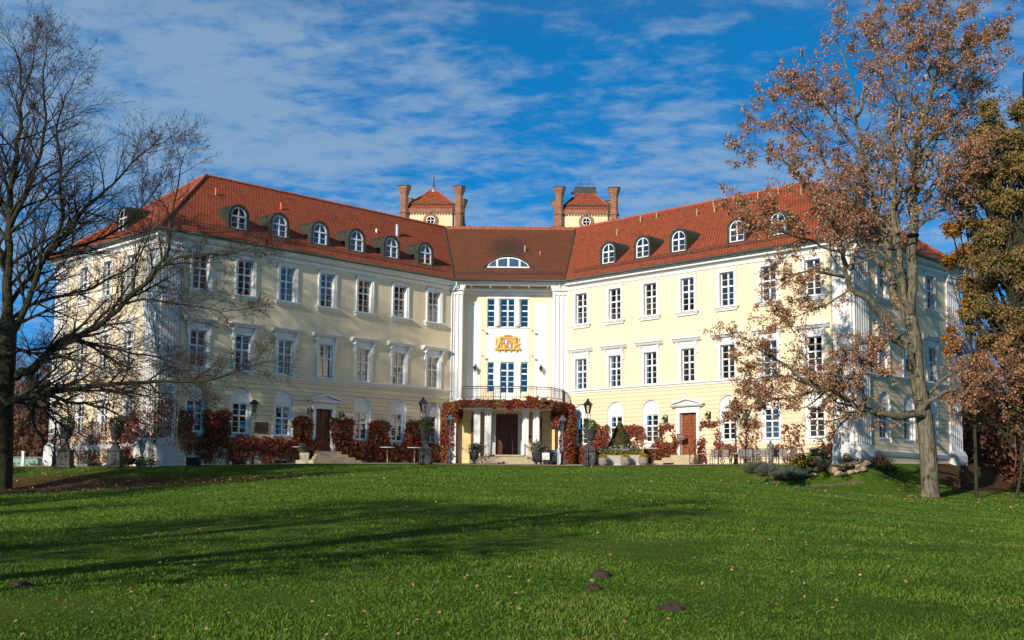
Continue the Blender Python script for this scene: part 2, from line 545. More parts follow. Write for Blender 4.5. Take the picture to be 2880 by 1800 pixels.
def glass(name, tintc):
    t = NT(name)
    tr = t.node('ShaderNodeBsdfTransparent', {0: (*tintc, 1)})
    gl = t.node('ShaderNodeBsdfGlossy', {0: (1, 1, 1, 1), 'Roughness': 0.015})
    w = t.noise(1.1, 2)
    b = t.node('ShaderNodeBump', {'Strength': 0.05, 'Distance': 0.02}); t.l.new(w, b.inputs['Height']); t.l.new(b.outputs[0], gl.inputs['Normal'])
    fr = t.node('ShaderNodeFresnel', {'IOR': 1.55})
    fac = t.math('ADD', t.math('MULTIPLY', fr.outputs[0], 1.4), 0.07, True)
    ms = t.node('ShaderNodeMixShader'); t.l.new(fac, ms.inputs[0]); t.l.new(tr.outputs[0], ms.inputs[1]); t.l.new(gl.outputs[0], ms.inputs[2])
    t.l.new(ms.outputs[0], t.out.inputs[0])
    return t.mat


M['glass'] = glass('window_glass', (0.55, 0.56, 0.54))
M['lampglass'] = glass('lamp_glass', (0.92, 0.90, 0.82))
M['room'] = plain('dark_room', (0.05, 0.036, 0.026), 0.9, 0.2, 1)  # near-black colour that holds the shade of the unlit rooms

M['creeper'] = leafmat('autumn_creeper_leaves', [(0.0, (0.045, 0.015, 0.009)), (0.25, (0.125, 0.030, 0.016)), (0.45, (0.32, 0.032, 0.024)),
                                                 (0.58, (0.22, 0.080, 0.025)), (0.74, (0.20, 0.115, 0.030)), (0.88, (0.13, 0.125, 0.028)), (1.0, (0.42, 0.035, 0.03))], 0.5, 0.2, 1.1)
M['creeper_dry'] = leafmat('dry_creeper_leaves', [(0.0, (0.085, 0.030, 0.018)), (0.35, (0.19, 0.048, 0.026)), (0.65, (0.27, 0.075, 0.035)), (1.0, (0.30, 0.04, 0.045))], 0.6, 0.2, 1.1)
M['oakleaf'] = leafmat('brown_oak_leaves', [(0.0, (0.17, 0.070, 0.032)), (0.35, (0.34, 0.155, 0.072)), (0.65, (0.50, 0.265, 0.135)), (1.0, (0.64, 0.40, 0.23))], 0.6, 0.22, 0.25)
M['ivyleaf'] = leafmat('olive_and_brown_leaves', [(0.0, (0.050, 0.050, 0.014)), (0.30, (0.14, 0.125, 0.026)), (0.50, (0.27, 0.17, 0.050)),
                                                  (0.68, (0.36, 0.19, 0.09)), (0.85, (0.22, 0.21, 0.035)), (1.0, (0.50, 0.37, 0.06))], 0.5, 0.2, 0.35)
M['goldleaf'] = leafmat('golden_leaves', [(0.0, (0.14, 0.055, 0.012)), (0.4, (0.36, 0.14, 0.018)), (0.75, (0.48, 0.22, 0.025)), (1.0, (0.42, 0.30, 0.05))], 0.6, 0.25, 0.4)
M['rustleaf'] = leafmat('rust_leaves', [(0.0, (0.06, 0.026, 0.015)), (0.5, (0.17, 0.068, 0.032)), (1.0, (0.32, 0.14, 0.06))], 0.7, 0.2, 0.2)
M['green'] = leafmat('green_leaves', [(0.0, (0.015, 0.035, 0.008)), (0.5, (0.05, 0.10, 0.018)), (1.0, (0.12, 0.17, 0.04))], 0.5, 0.2, 1.5)
M['grey_green'] = leafmat('grey_green_leaves', [(0.0, (0.05, 0.055, 0.035)), (0.5, (0.12, 0.14, 0.09)), (1.0, (0.22, 0.24, 0.16))], 0.7, 0.15, 1.0)
M['conifer'] = leafmat('bronze_green_needles', [(0.0, (0.030, 0.035, 0.010)), (0.5, (0.095, 0.085, 0.025)), (1.0, (0.19, 0.135, 0.045))], 0.7, 0.1, 1.2)
M['yellow'] = leafmat('yellow_flowers', [(0.0, (0.10, 0.13, 0.02)), (0.45, (0.14, 0.15, 0.02)), (0.55, (0.62, 0.36, 0.02)), (1.0, (0.78, 0.50, 0.04))], 0.6, 0.15, 2.0)
M['whiteflower'] = leafmat('white_flowers', [(0.0, (0.04, 0.08, 0.02)), (0.6, (0.10, 0.14, 0.04)), (0.66, (0.7, 0.7, 0.66)), (1.0, (0.8, 0.8, 0.78))], 0.6, 0.1, 2.0)
M['grassblade'] = leafmat('grass_blades', [(0.0, (0.034, 0.085, 0.006)), (0.36, (0.075, 0.160, 0.010)), (0.66, (0.130, 0.225, 0.018)), (0.86, (0.21, 0.245, 0.042)), (1.0, (0.36, 0.27, 0.12))], 0.6, 0.3, 0.12)


def quads_mesh(name, V, k, mats, parent=None, rnd=None, smooth_=False):
    """many separate k-gons in one numpy array (n, k, 3) -> one mesh object, a random value on each face"""
    n = len(V)
    me = bpy.data.meshes.new(name)
    me.vertices.add(n * k); me.loops.add(n * k); me.polygons.add(n)
    me.vertices.foreach_set('co', np.ascontiguousarray(V, dtype=np.float32).ravel())
    me.loops.foreach_set('vertex_index', np.arange(n * k, dtype=np.int32))
    me.polygons.foreach_set('loop_start', np.arange(0, n * k, k, dtype=np.int32))
    me.update(calc_edges=True)
    a = me.attributes.new('rnd', 'FLOAT', 'FACE')
    a.data.foreach_set('value', np.asarray(rng.random(n) if rnd is None else rnd, dtype=np.float32))
    me.materials.append(mats)
    me.validate()
    o = bpy.data.objects.new(name, me)
    COL.objects.link(o)
    if parent is not None: o.parent = parent
    return o


def leaf_quads(P, size, N=None, tilt=1.0, aspect=0.62, droop=0.0, fold=True):
    """leaf blades (kite-shaped quads) at points P; N = preferred normals"""
    n = len(P)
    d = rng.normal(size=(n, 3))
    if N is not None: d = N + d * tilt
    d /= np.linalg.norm(d, axis=1, keepdims=True) + 1e-9
    t = rng.normal(size=(n, 3)); t[:, 2] -= droop
    t -= d * np.sum(t * d, axis=1, keepdims=True)
    t /= np.linalg.norm(t, axis=1, keepdims=True) + 1e-9
    b = np.cross(d, t)
    s = (np.asarray(size) * (0.7 + 0.6 * rng.random(n)))[:, None] if np.ndim(size) == 0 else np.asarray(size)[:, None]
    w = s * aspect * 0.5
    base, tip = P, P + t * s
    midp = P + t * s * 0.5 + d * s * 0.12 * (1 if fold else 0)
    return np.stack([base, midp + b * w, tip, midp - b * w], axis=1)


def tubes_mesh(name, branches, mats, parent=None, sides=5):
    """branches: list of (points (n,3), radii (n)); every branch a tube with 'sides' sides (a number or a function of radius)"""
    groups = {}
    for pts, rad in branches:
        k = sides(rad[0]) if callable(sides) else sides
        groups.setdefault((len(pts), k), []).append((pts, rad))
    Vs, Fs, off = [], [], 0
    for (n, k), lst in groups.items():
        Pn = np.array([b[0] for b in lst], dtype=np.float64); Rn = np.array([b[1] for b in lst], dtype=np.float64)
        T = np.empty_like(Pn)
        T[:, 1:-1] = Pn[:, 2:] - Pn[:, :-2]; T[:, 0] = Pn[:, 1] - Pn[:, 0]; T[:, -1] = Pn[:, -1] - Pn[:, -2]
        T /= np.linalg.norm(T, axis=2, keepdims=True) + 1e-9
        avg = T.mean(axis=1); avg /= np.linalg.norm(avg, axis=1, keepdims=True) + 1e-9
        ref = np.where(np.abs(avg[:, 2:3]) < 0.8, np.array([[0, 0, 1.0]]), np.array([[1.0, 0.3, 0]]))
        A = ref[:, None, :] - T * np.sum(T * ref[:, None, :], axis=2, keepdims=True)
        A /= np.linalg.norm(A, axis=2, keepdims=True) + 1e-9
        Bn = np.cross(T, A)
        q = np.arange(k) * 2 * np.pi / k
        ring = A[:, :, None, :] * np.cos(q)[None, None, :, None] + Bn[:, :, None, :] * np.sin(q)[None, None, :, None]
        V = Pn[:, :, None, :] + ring * Rn[:, :, None, None]
        Vs.append(V.reshape(-1, 3))
        bi = np.arange(len(lst))[:, None, None] * (n * k); i = np.arange(n - 1)[None, :, None] * k; j = np.arange(k)[None, None, :]
        j2 = (j + 1) % k
        F = np.stack([bi + i + j, bi + i + j2, bi + i + k + j2, bi + i + k + j], axis=-1).reshape(-1, 4) + off
        Fs.append(F); off += len(lst) * n * k
    V = np.concatenate(Vs); F = np.concatenate(Fs)
    me = bpy.data.meshes.new(name)
    me.vertices.add(len(V)); me.loops.add(F.size); me.polygons.add(len(F))
    me.vertices.foreach_set('co', V.astype(np.float32).ravel())
    me.loops.foreach_set('vertex_index', F.astype(np.int32).ravel())
    me.polygons.foreach_set('loop_start', np.arange(0, F.size, 4, dtype=np.int32))
    me.polygons.foreach_set('use_smooth', np.ones(len(F), dtype=bool))
    me.update(calc_edges=True)
    me.materials.append(mats)
    o = bpy.data.objects.new(name, me)
    COL.objects.link(o)
    if parent is not None: o.parent = parent
    return o

# ------------------------------------------------------------------ ground
TERR = np.array([(-60, 74.5), (-34, 72.8), (-25, 71.5), (-19, 74.5), (-13, 76.8), (9.5, 76.8), (12.8, 74.2), (19.6, 68.6), (22.4, 71.2),
                 (34, 86), (40, 140), (-60, 140)], dtype=float)


def poly_dist(P, poly):
    """distance of points (n,2) to a polygon, 0 inside"""
    n = len(poly); d = np.full(len(P), 1e9); inside = np.zeros(len(P), dtype=bool)
    for i in range(n):
        a, b = poly[i], poly[(i + 1) % n]
        ab = b - a; t = np.clip(((P - a) @ ab) / (ab @ ab), 0, 1)
        d = np.minimum(d, np.linalg.norm(P - (a + t[:, None] * ab), axis=1))
        c = (a[1] > P[:, 1]) != (b[1] > P[:, 1])
        with np.errstate(divide='ignore', invalid='ignore'):
            xi = a[0] + (P[:, 1] - a[1]) * ab[0] / ab[1] if ab[1] != 0 else np.full(len(P), 1e9)
        inside ^= c & (P[:, 0] < xi)
    return np.where(inside, 0, d), np.where(inside, d, 0)


def terrain(x, y):
    x = np.atleast_1d(np.asarray(x, float)); y = np.atleast_1d(np.asarray(y, float))
    yy = np.clip(y, -60, 78)
    zc = np.interp(yy, [-60, 8, 25, 45, 62, 74, 78], [-1.9, -1.78, -0.98, 0.10, 1.05, 1.72, 1.86])
    drop = np.where(x < 0, 1.10 * smooth(4, 27, -x), 1.25 * smooth(4, 25, x)) * smooth(14, 50, y)
    lawn = zc - drop
    T = 1.83 + 0.036 * (np.clip(y, 68, 87) - 77) - 0.02 * np.maximum(0, -x - 12) + 0.02 * np.clip(x - 5, 0, 18)
    do, _ = poly_dist(np.stack([x, y], 1), TERR)
    bl = np.where(x > 11, 3.2, np.where(x < -18, 7.5, 6.0))
    m = 1 - smooth(0, 1, do / bl)
    m = np.where(do <= 0, 1, m)
    # to the right of the right wing the ground stays low
    low = smooth(0, 3.0, (x - 20.8) * 0.7071 + (y - 73.3) * -0.7071 + 0.0) * smooth(20.0, 23.0, x)
    T = T - low * (T - 0.98)
    return lawn * (1 - m) + T * m


def tz(x, y): return float(terrain(x, y)[0])


def nonuni(lo, hi, dense_lo, dense_hi, step, coarse):
    a = list(np.arange(dense_lo, dense_hi + 1e-6, step))
    v, s = dense_hi, step
    while v < hi:
        s = min(s * 1.35, coarse); v += s; a.append(v)
    v, s = dense_lo, step; b = []
    while v > lo:
        s = min(s * 1.35, coarse); v -= s; b.append(v)
    return np.array(b[::-1] + a)


gx, gy = nonuni(-900, 900, -40, 40, 0.8, 80), nonuni(-80, 1400, 6, 92, 0.8, 90)
GX, GY = np.meshgrid(gx, gy)
GZ = terrain(GX.ravel(), GY.ravel()).reshape(GX.shape)
GZ += 0.05 * np.array([noise.noise((x * 0.22, y * 0.22, 0)) for x, y in zip(GX.ravel(), GY.ravel())]).reshape(GX.shape) * (GY < 76)
gme = bpy.data.meshes.new('ground')
nx, ny = len(gx), len(gy)
idx = np.arange(nx * ny).reshape(ny, nx)
gf = np.stack([idx[:-1, :-1], idx[:-1, 1:], idx[1:, 1:], idx[1:, :-1]], -1).reshape(-1, 4)
gme.from_pydata(np.stack([GX.ravel(), GY.ravel(), GZ.ravel()], 1).tolist(), [], gf.tolist())
gme.polygons.foreach_set('use_smooth', np.ones(len(gf), dtype=bool))
# leaf litter under the two big trees, stored as how much of the turf it covers
lit = np.exp(-(((GX + 22) / 13) ** 2 + ((GY - 63.5) / 5.5) ** 2)) * 1.25
lit = np.maximum(lit, np.exp(-(((GX - 25) / 7) ** 2 + ((GY - 66) / 4) ** 2)) * 0.35)
lit = np.maximum(lit, 1.0 * (GY > 96)) + 0.9 * ((GX > 27) & (GY > 70)) + 0.8 * ((GX < -34) & (GY > 84))
at_ = gme.attributes.new('litter', 'FLOAT', 'POINT'); at_.data.foreach_set('value', np.clip(lit, 0, 1).astype(np.float32).ravel())

t = NT('lawn_turf')
n1, n2, n3, n4 = t.noise(0.16, 4, 0.6), t.noise(0.9, 5, 0.65), t.noise(14.0, 5, 0.75), t.noise(60.0, 3, 0.7)
f = t.math('ADD', t.math('MULTIPLY', n2, 0.40), t.math('ADD', t.math('MULTIPLY', n3, 0.40), t.math('MULTIPLY', n1, 0.25)))
colr = t.ramp(f, [(0.36, (0.034, 0.080, 0.007)), (0.48, (0.070, 0.138, 0.012)), (0.58, (0.115, 0.180, 0.020)), (0.68, (0.19, 0.185, 0.044))])
dry = t.math('MULTIPLY', t.math('SUBTRACT', t.math('ADD', t.math('MULTIPLY', n2, 0.6), t.math('MULTIPLY', n3, 0.4)), 0.575, True), 5.0, True)
colr = t.mix(t.math('MULTIPLY', dry, 0.6), colr, (0.20, 0.145, 0.055))
la = t.node('ShaderNodeAttribute', attribute_name='litter')
lf = t.math('MULTIPLY', t.math('SUBTRACT', t.math('ADD', la.outputs['Fac'], t.math('MULTIPLY', n3, 0.9)), 0.75, True), 2.2, True)
colr = t.mix(lf, colr, t.ramp(n4, [(0.3, (0.055, 0.030, 0.014)), (0.7, (0.17, 0.085, 0.035))]))
t.bump(t.math('ADD', n4, t.math('MULTIPLY', n3, 1.2)), 1.0, 0.05)
gme.materials.append(t.set(colr, 0.95, 0.1))
go = bpy.data.objects.new('ground', gme); COL.objects.link(go); go['kind'] = 'structure'

# gravel forecourt, a sheet a little above the ground
px_, py_ = np.arange(-46, 34, 0.4), np.arange(66, 96, 0.4)
QX, QY = np.meshgrid(px_, py_)
_, din = poly_dist(np.stack([QX.ravel(), QY.ravel()], 1), TERR)
ok = ((din > 0.25) & ~((QX.ravel() > 20.2) & (QY.ravel() < 95) & (QX.ravel() - QY.ravel() > -54.5))).reshape(QX.shape)
QZ = terrain(QX.ravel(), QY.ravel()).reshape(QX.shape) + 0.03
idx = np.arange(QX.size).reshape(QX.shape)
cell = ok[:-1, :-1] & ok[:-1, 1:] & ok[1:, 1:] & ok[1:, :-1]
pf = np.stack([idx[:-1, :-1], idx[:-1, 1:], idx[1:, 1:], idx[1:, :-1]], -1)[cell]
pme = bpy.data.meshes.new('gravel_forecourt')
pme.from_pydata(np.stack([QX.ravel(), QY.ravel(), QZ.ravel()], 1).tolist(), [], pf.tolist())
t = NT('sandy_gravel')
t.bump(t.noise(40, 4, 0.7), 0.6, 0.02)
pme.materials.append(t.set(t.ramp(t.noise(9, 6, 0.75), [(0.3, (0.26, 0.19, 0.13)), (0.7, (0.48, 0.38, 0.28))]), 0.95, 0.1))
po = bpy.data.objects.new('gravel_forecourt', pme); COL.objects.link(po); po['kind'] = 'structure'

HILLS = []
def ground_hit(px, py):
    """where the line of sight through a photo pixel meets the lawn"""
    d = ray(px, py)
    ts = np.linspace(6, 90, 1600)
    P = np.stack([d.x * ts / d.y, ts, d.z * ts / d.y], 1)
    k = np.argmax(P[:, 2] < terrain(P[:, 0], P[:, 1])) if d.z < 0 else 0
    return Vector(P[k])


for i, (px, py, wpx, hz, lab) in enumerate([
        (1668, 1660, 52, 0.75, 'dark crumbly molehill, the rounded middle one of the three on the lawn'),
        (1690, 1622, 60, 0.70, 'low spread molehill, farthest from the camera of the three on the lawn'),
        (1890, 1716, 66, 0.70, 'broad dark molehill, nearest to the camera of the three on the lawn'),
        (62, 1649, 58, 0.55, 'flat dark molehill at the left edge of the lawn'),
        (2176, 1793, 26, 0.6, 'small brown molehill at the very bottom of the lawn')]):
    g = ground_hit(px, py)
    r = wpx / FOCAL * g.y * 0.5
    mb = MB()
    rr = random.Random(i)
    mb.blob((0, 0, -0.02), r, seed=i, amp=0.16, n=3, sz=hz, freq=2.2)
    for k in range(46):
        a, q = rr.random() * 6.28, r * (rr.random() ** 0.6) * 1.15
        zz = hz * r * max(0, 1 - (q / r) ** 2) * 0.9
        mb.blob((math.cos(a) * q, math.sin(a) * q * 0.9, zz), r * rr.uniform(0.07, 0.17), seed=k, amp=0.2, n=1)
    if i == 1:
        for k in range(24):
            mb.blob((-r * rr.uniform(0.6, 1.9), r * rr.uniform(-0.3, 0.3), 0.0), r * rr.uniform(0.05, 0.11), seed=k, amp=0.2, n=1, sz=0.6)
    o = mb.build('molehill', M['soil'])
    o.location = (g.x, g.y, tz(g.x, g.y))
    HILLS.append((g.x, g.y, r))
    tag(o, lab, 'molehill', 'molehills on the lawn')

# grass blades: thick near the camera, fewer and wider far off
NB = 330000
u = rng.random(NB)
gyv = 9.0 * (74.0 / 9.0) ** (u ** 0.82)
gxv = (rng.random(NB) * 2 - 1) * (gyv * 0.46 + 1.5)
dist_, _ = poly_dist(np.stack([gxv, gyv], 1), TERR)
lit_b = np.exp(-(((gxv + 22) / 13) ** 2 + ((gyv - 63.5) / 5.5) ** 2)) * 1.25
keep = (dist_ > 0.15) & (rng.random(NB) > lit_b * 0.85)
for hx, hy, hr in HILLS: keep &= ((gxv - hx) / (hr * 1.25)) ** 2 + ((gyv - hy + hr * .3) / (hr * 1.5)) ** 2 > 1
gxv, gyv = gxv[keep], gyv[keep]
gzv = terrain(gxv, gyv)
n_ = len(gxv)
patch = np.array([noise.noise((x * 0.5, y * 0.5, 3.0)) for x, y in zip(gxv, gyv)])
patch2 = np.array([noise.noise((x * 1.9, y * 1.9, 9.0)) for x, y in zip(gxv, gyv)])
h = 0.85 * (0.030 + 0.030 * rng.random(n_) + 0.018 * patch) * (1 + 0.008 * gyv)
w = (0.0045 + 0.004 * rng.random(n_)) * (0.55 + gyv / 22)
ang = rng.random(n_) * 2 * np.pi
lean = rng.normal(size=(n_, 2)) * 0.5
B = np.stack([gxv, gyv, gzv - 0.005], 1)
D_ = np.stack([np.cos(ang), np.sin(ang), np.zeros(n_)], 1)
TIP = B + np.stack([lean[:, 0] * h, lean[:, 1] * h, h], 1)
MID = B * 0.5 + TIP * 0.5 + np.stack([-lean[:, 0] * h * 0.15, -lean[:, 1] * h * 0.15, 0.1 * h], 1)
V = np.stack([B - D_ * w[:, None], B + D_ * w[:, None], MID + D_ * w[:, None] * 0.7, TIP], 1)
go_ = quads_mesh('grass', V, 4, M['grassblade'], rnd=np.clip(0.44 + 0.14 * rng.normal(size=n_) + 0.50 * patch + 0.30 * patch2, 0, 1))
tag(go_, 'short mown green grass of the lawn with drier patches', 'grass', kind='stuff')

# fallen leaves
nl = 900
ly = 10 * (72 / 10.0) ** rng.random(nl); lx = (rng.random(nl) * 2 - 1) * (ly * 0.45)
ly2 = 63 + rng.normal(size=420) * 4; lx2 = 22 + rng.normal(size=420) * 6
ly3 = 63 + rng.normal(size=900) * 3.5; lx3 = -21 + rng.normal(size=900) * 7
lx, ly = np.concatenate([lx, lx2, lx3]), np.concatenate([ly, ly2, ly3])
k_ = (poly_dist(np.stack([lx, ly], 1), TERR)[0] > 0.3) & (ly > 9); lx, ly = lx[k_], ly[k_]
P = np.stack([lx, ly, terrain(lx, ly) + 0.035], 1)
fl = quads_mesh('fallen_leaves', leaf_quads(P, 0.045 + 0.0012 * ly, np.array([[0, 0, 1.0]]), 0.5, 0.7), 4, M['oakleaf'], rnd=0.5 + 0.5 * rng.random(len(P)))
tag(fl, 'brown fallen leaves scattered over the lawn', 'fallen leaves', kind='stuff')


# ------------------------------------------------------------------ the palace
R2 = 2 ** -0.5
OL, OR_ = Vector((-4.553, 90.0, 0)), Vector((3.86, 90.19, 0))
uL, nL = Vector((-R2, -R2, 0)), Vector((R2, -R2, 0))
uR, nR = Vector((R2, -R2, 0)), Vector((-R2, -R2, 0))
CL, CR = OL + uL * 24, OR_ + uR * 24                     # outer corners
XC, YB = -0.35, 91.25                                    # axis and back wall of the portico
Q = math.pi / 4
FR = {'L': (OL, Q), 'R': (OR_, -Q), 'C': (Vector((0, 0, 0)), 0.0), 'LE': (CL, -Q), 'RE': (CR, Q)}
PAL = empty('palace', (XC, 90.0, 2.0), 0, 'cream three-storey palace with red tiled roofs and two angled wings meeting at a portico', 'palace')
PINV = Matrix.Translation((-XC, -90.0, -2.0))


def part(o, fr='C'):
    """hang an object modelled in a facade's own frame (x right, y into the wall, z up) under the palace"""
    org, rz = FR[fr]
    o.parent = PAL; o.matrix_parent_inverse = PINV
    o.location = org; o.rotation_euler = (0, 0, rz)
    return o


def fl(px, py, fr, off=0.0):
    """photo pixel -> (x, z) on a facade, 'off' metres in front of it"""
    org, rz = FR[fr]
    n = Vector((math.sin(rz), -math.cos(rz), 0))
    p = on_plane(px, py, org + n * off, n)
    d = p - org
    return d.x * math.cos(rz) + d.y * math.sin(rz), p.z


def wall_panel(mb, x0, x1, z0, z1, holes, depth=0.32, mi=0, y=0.0):
    xs = sorted({x0, x1, *[v for h in holes for v in h[:2] if x0 < v < x1]})
    zs = sorted({z0, z1, *[v for h in holes for v in h[2:4] if z0 < v < z1]})
    for a, b in zip(xs, xs[1:]):
        for c, d in zip(zs, zs[1:]):
            xm, zm = (a + b) / 2, (c + d) / 2
            if any(h[0] < xm < h[1] and h[2] < zm < h[3] for h in holes): continue
            mb.face([(a, y, c), (b, y, c), (b, y, d), (a, y, d)], mi)
    for h in holes:
        a, b, c, d = h[:4]
        dp = h[4] if len(h) > 4 else depth
        for q in ([(a, y, c), (a, y, d), (a, y + dp, d), (a, y + dp, c)], [(b, y, d), (b, y, c), (b, y + dp, c), (b, y + dp, d)],
                  [(a, y, d), (b, y, d), (b, y + dp, d), (a, y + dp, d)], [(b, y, c), (a, y, c), (a, y + dp, c), (b, y + dp, c)]):
            mb.face(q, h[5] if len(h) > 5 else mi)


# ---- window kinds; x is centred on the opening, z is the true height
def sash(mb, hw, z0, z1, y, rows=(3, 2), split=0.585, cols=2):
    f = 0.065
    mb.box(-hw, -hw + f, y, y + 0.07, z0, z1); mb.box(hw - f, hw, y, y + 0.07, z0, z1)
    mb.box(-hw + f, hw - f, y, y + 0.07, z0, z0 + f); mb.box(-hw + f, hw - f, y, y + 0.07, z1 - f, z1)
    zt = z0 + (z1 - z0) * split
    mb.box(-hw + f, hw - f, y - 0.02, y + 0.07, zt - 0.05, zt + 0.05)
    if cols == 2:
        mb.box(-0.055, 0.055, y - 0.015, y + 0.07, z0 + f, zt - 0.05); mb.box(-0.055, 0.055, y - 0.015, y + 0.07, zt + 0.05, z1 - f)
    for (a, b, n) in ((z0 + f, zt - 0.05, rows[0]), (zt + 0.05, z1 - f, rows[1])):
        for i in range(1, n):
            z = a + (b - a) * i / n
            for s in ((-1, 1) if cols == 2 else (0,)):
                xa, xb = (-hw + f, hw - f) if cols != 2 else ((-hw + f, -0.055) if s < 0 else (0.055, hw - f))
                mb.box(xa, xb, y + 0.01, y + 0.055, z - 0.016, z + 0.016)


def curtain_mb(hw, z0, z1, y, kind, rr):
    mb = MB()

    def drape(x0, x1, za, zb):
        n = 8
        for i in range(n):
            a, b = x0 + (x1 - x0) * i / n, x0 + (x1 - x0) * (i + 1) / n
            ya, yb = y + 0.03 * (i % 2), y + 0.03 * ((i + 1) % 2)
            mb.face([(a, ya, za), (b, yb, za), (b, yb, zb), (a, ya, zb)])
    if kind == 'sides':
        drape(-hw, -hw + 0.20, z0, z1); drape(hw - 0.24, hw, z0, z1)
    elif kind == 'right':
        drape(hw - 0.34, hw - 0.08, z0 + (z1 - z0) * 0.45, z1); drape(hw - 0.26, hw - 0.14, z0, z0 + (z1 - z0) * 0.45)
    elif kind == 'full':
        drape(-hw, -0.06, z0, z1); drape(0.06, hw, z0, z1)
    return mb


WHT, GLS = M['paint'], M['glass']
PROTO = {}


def window(kind, fr, x, curtain='right', screen=False, dz=0.0):
    """palace > window > frame, pane, curtain; the first of each kind is modelled, the rest copied"""
    key = (kind, curtain, screen)
    if key in PROTO:
        w = copy_tree(PROTO[key])
    else:
        mb = MB()
        hw, ho = 0.565, 0.765
        if kind == 'top':                                   # plain moulded surround on a sill with a small apron
            z0, z1 = 12.68, 14.95
            mb.box(-ho, -hw, -0.07, 0.05, 12.64, 15.12); mb.box(hw, ho, -0.07, 0.05, 12.64, 15.12); mb.box(-hw, hw, -0.07, 0.05, z1, 15.12)
            mb.box(-ho - 0.02, -ho + 0.07, -0.10, 0.02, 12.64, 15.17); mb.box(ho - 0.07, ho + 0.02, -0.10, 0.02, 12.64, 15.17)
            mb.box(-ho - 0.02, ho + 0.02, -0.10, 0.02, 15.12, 15.172)
        elif kind == 'middle':                              # pilaster strips, frieze, brackets and a straight hood
            z0, z1 = 7.80, 10.05
            mb.box(-ho, -hw, -0.06, 0.05, 7.77, 10.05); mb.box(hw, ho, -0.06, 0.05, 7.77, 10.05)
            mb.box(-ho, -ho + 0.09, -0.085, 0.05, 7.77, 10.05); mb.box(ho - 0.09, ho, -0.085, 0.05, 7.77, 10.05)
            mb.box(-ho, ho, -0.06, 0.05, 10.05, 10.52); mb.box(-hw, hw, -0.09, 0.05, 10.10, 10.16)
        else:                                               # arched blind niche over a lower window
            z0, z1 = 3.76, 5.68
            yb = 0.13
            wall_panel(mb, -0.758, 0.758, 3.46, 6.72, [(-0.545, 0.545, z0, z1)], 0.14, 0, yb)
        w = mb.build('window', M['white'])
        if kind == 'top':
            s = MB(); s.box(-0.99, 0.99, -0.27, 0.10, 12.55, 12.64); s.box(-0.92, 0.92, -0.20, 0.02, 12.47, 12.55); s.box(-0.86, 0.86, -0.13, 0.02, 12.35, 12.47)
            s.build('sill', M['white'], w)
        elif kind == 'middle':
            s = MB()
            s.prism_x([(0.0, 10.52), (-0.24, 10.58), (-0.33, 10.70), (-0.42, 10.73), (-0.42, 10.81), (0.0, 10.86)], -1.16, 1.16)
            s.build('hood', M['white'], w)
            for sgn in (-1, 1):
                c = MB(); a, b = sorted((sgn * 0.70, sgn * 0.88))
                c.prism_x([(0.02, 9.72), (-0.11, 9.74), (-0.13, 9.84), (-0.10, 9.95), (-0.14, 10.2), (-0.26, 10.42), (-0.28, 10.519), (0.02, 10.519)], a, b)
                c.build('bracket', M['white'], w)
        else:
            s = MB(); s.box(-0.62, 0.62, 0.02, 0.20, 3.68, 3.755); s.build('sill', M['white'], w)
            hw = 0.545
        gy_ = 0.17 if kind != 'arched' else 0.20
        f_ = MB(); sash(f_, hw, z0, z1, gy_); f_.build('frame', WHT, w)
        p = MB(); p.face([(-hw + 0.03, gy_ + 0.035, z0 + 0.03), (hw - 0.03, gy_ + 0.035, z0 + 0.03), (hw - 0.03, gy_ + 0.035, z1 - 0.03), (-hw + 0.03, gy_ + 0.035, z1 - 0.03)])
        p.build('pane', GLS, w)
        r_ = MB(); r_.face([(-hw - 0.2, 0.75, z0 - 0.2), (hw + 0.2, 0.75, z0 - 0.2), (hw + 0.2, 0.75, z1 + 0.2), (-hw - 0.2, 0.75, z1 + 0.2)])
        r_.build('dark_room_sheet', M['room'], w)  # dark sheet behind the glass, stands in for the unlit room
        if curtain != 'none':
            c_ = curtain_mb(hw, z0, z1, gy_ + 0.16, curtain, random); c_.build('curtain', M['curtain'], w)
        if screen:
            zt = z0 + (z1 - z0) * 0.57
            c_ = MB(); c_.face([(-hw + 0.04, gy_ + 0.10, z0 + 0.04), (hw - 0.04, gy_ + 0.10, z0 + 0.04), (hw - 0.04, gy_ + 0.10, zt), (-hw + 0.04, gy_ + 0.10, zt)])
            c_.build('insect_screen', M['screen'], w)
        PROTO[key] = w
    part(w, fr)
    org, rz = FR[fr]
    w.location = org + Vector((x * math.cos(rz), x * math.sin(rz), dz))
    return w


UK = [1.8 + 3.25 * j for j in range(7)]
holes_end = [3.75, 7.0, 10.3]
WW = 14.4
GB = 0.4          # walls run down below the ground


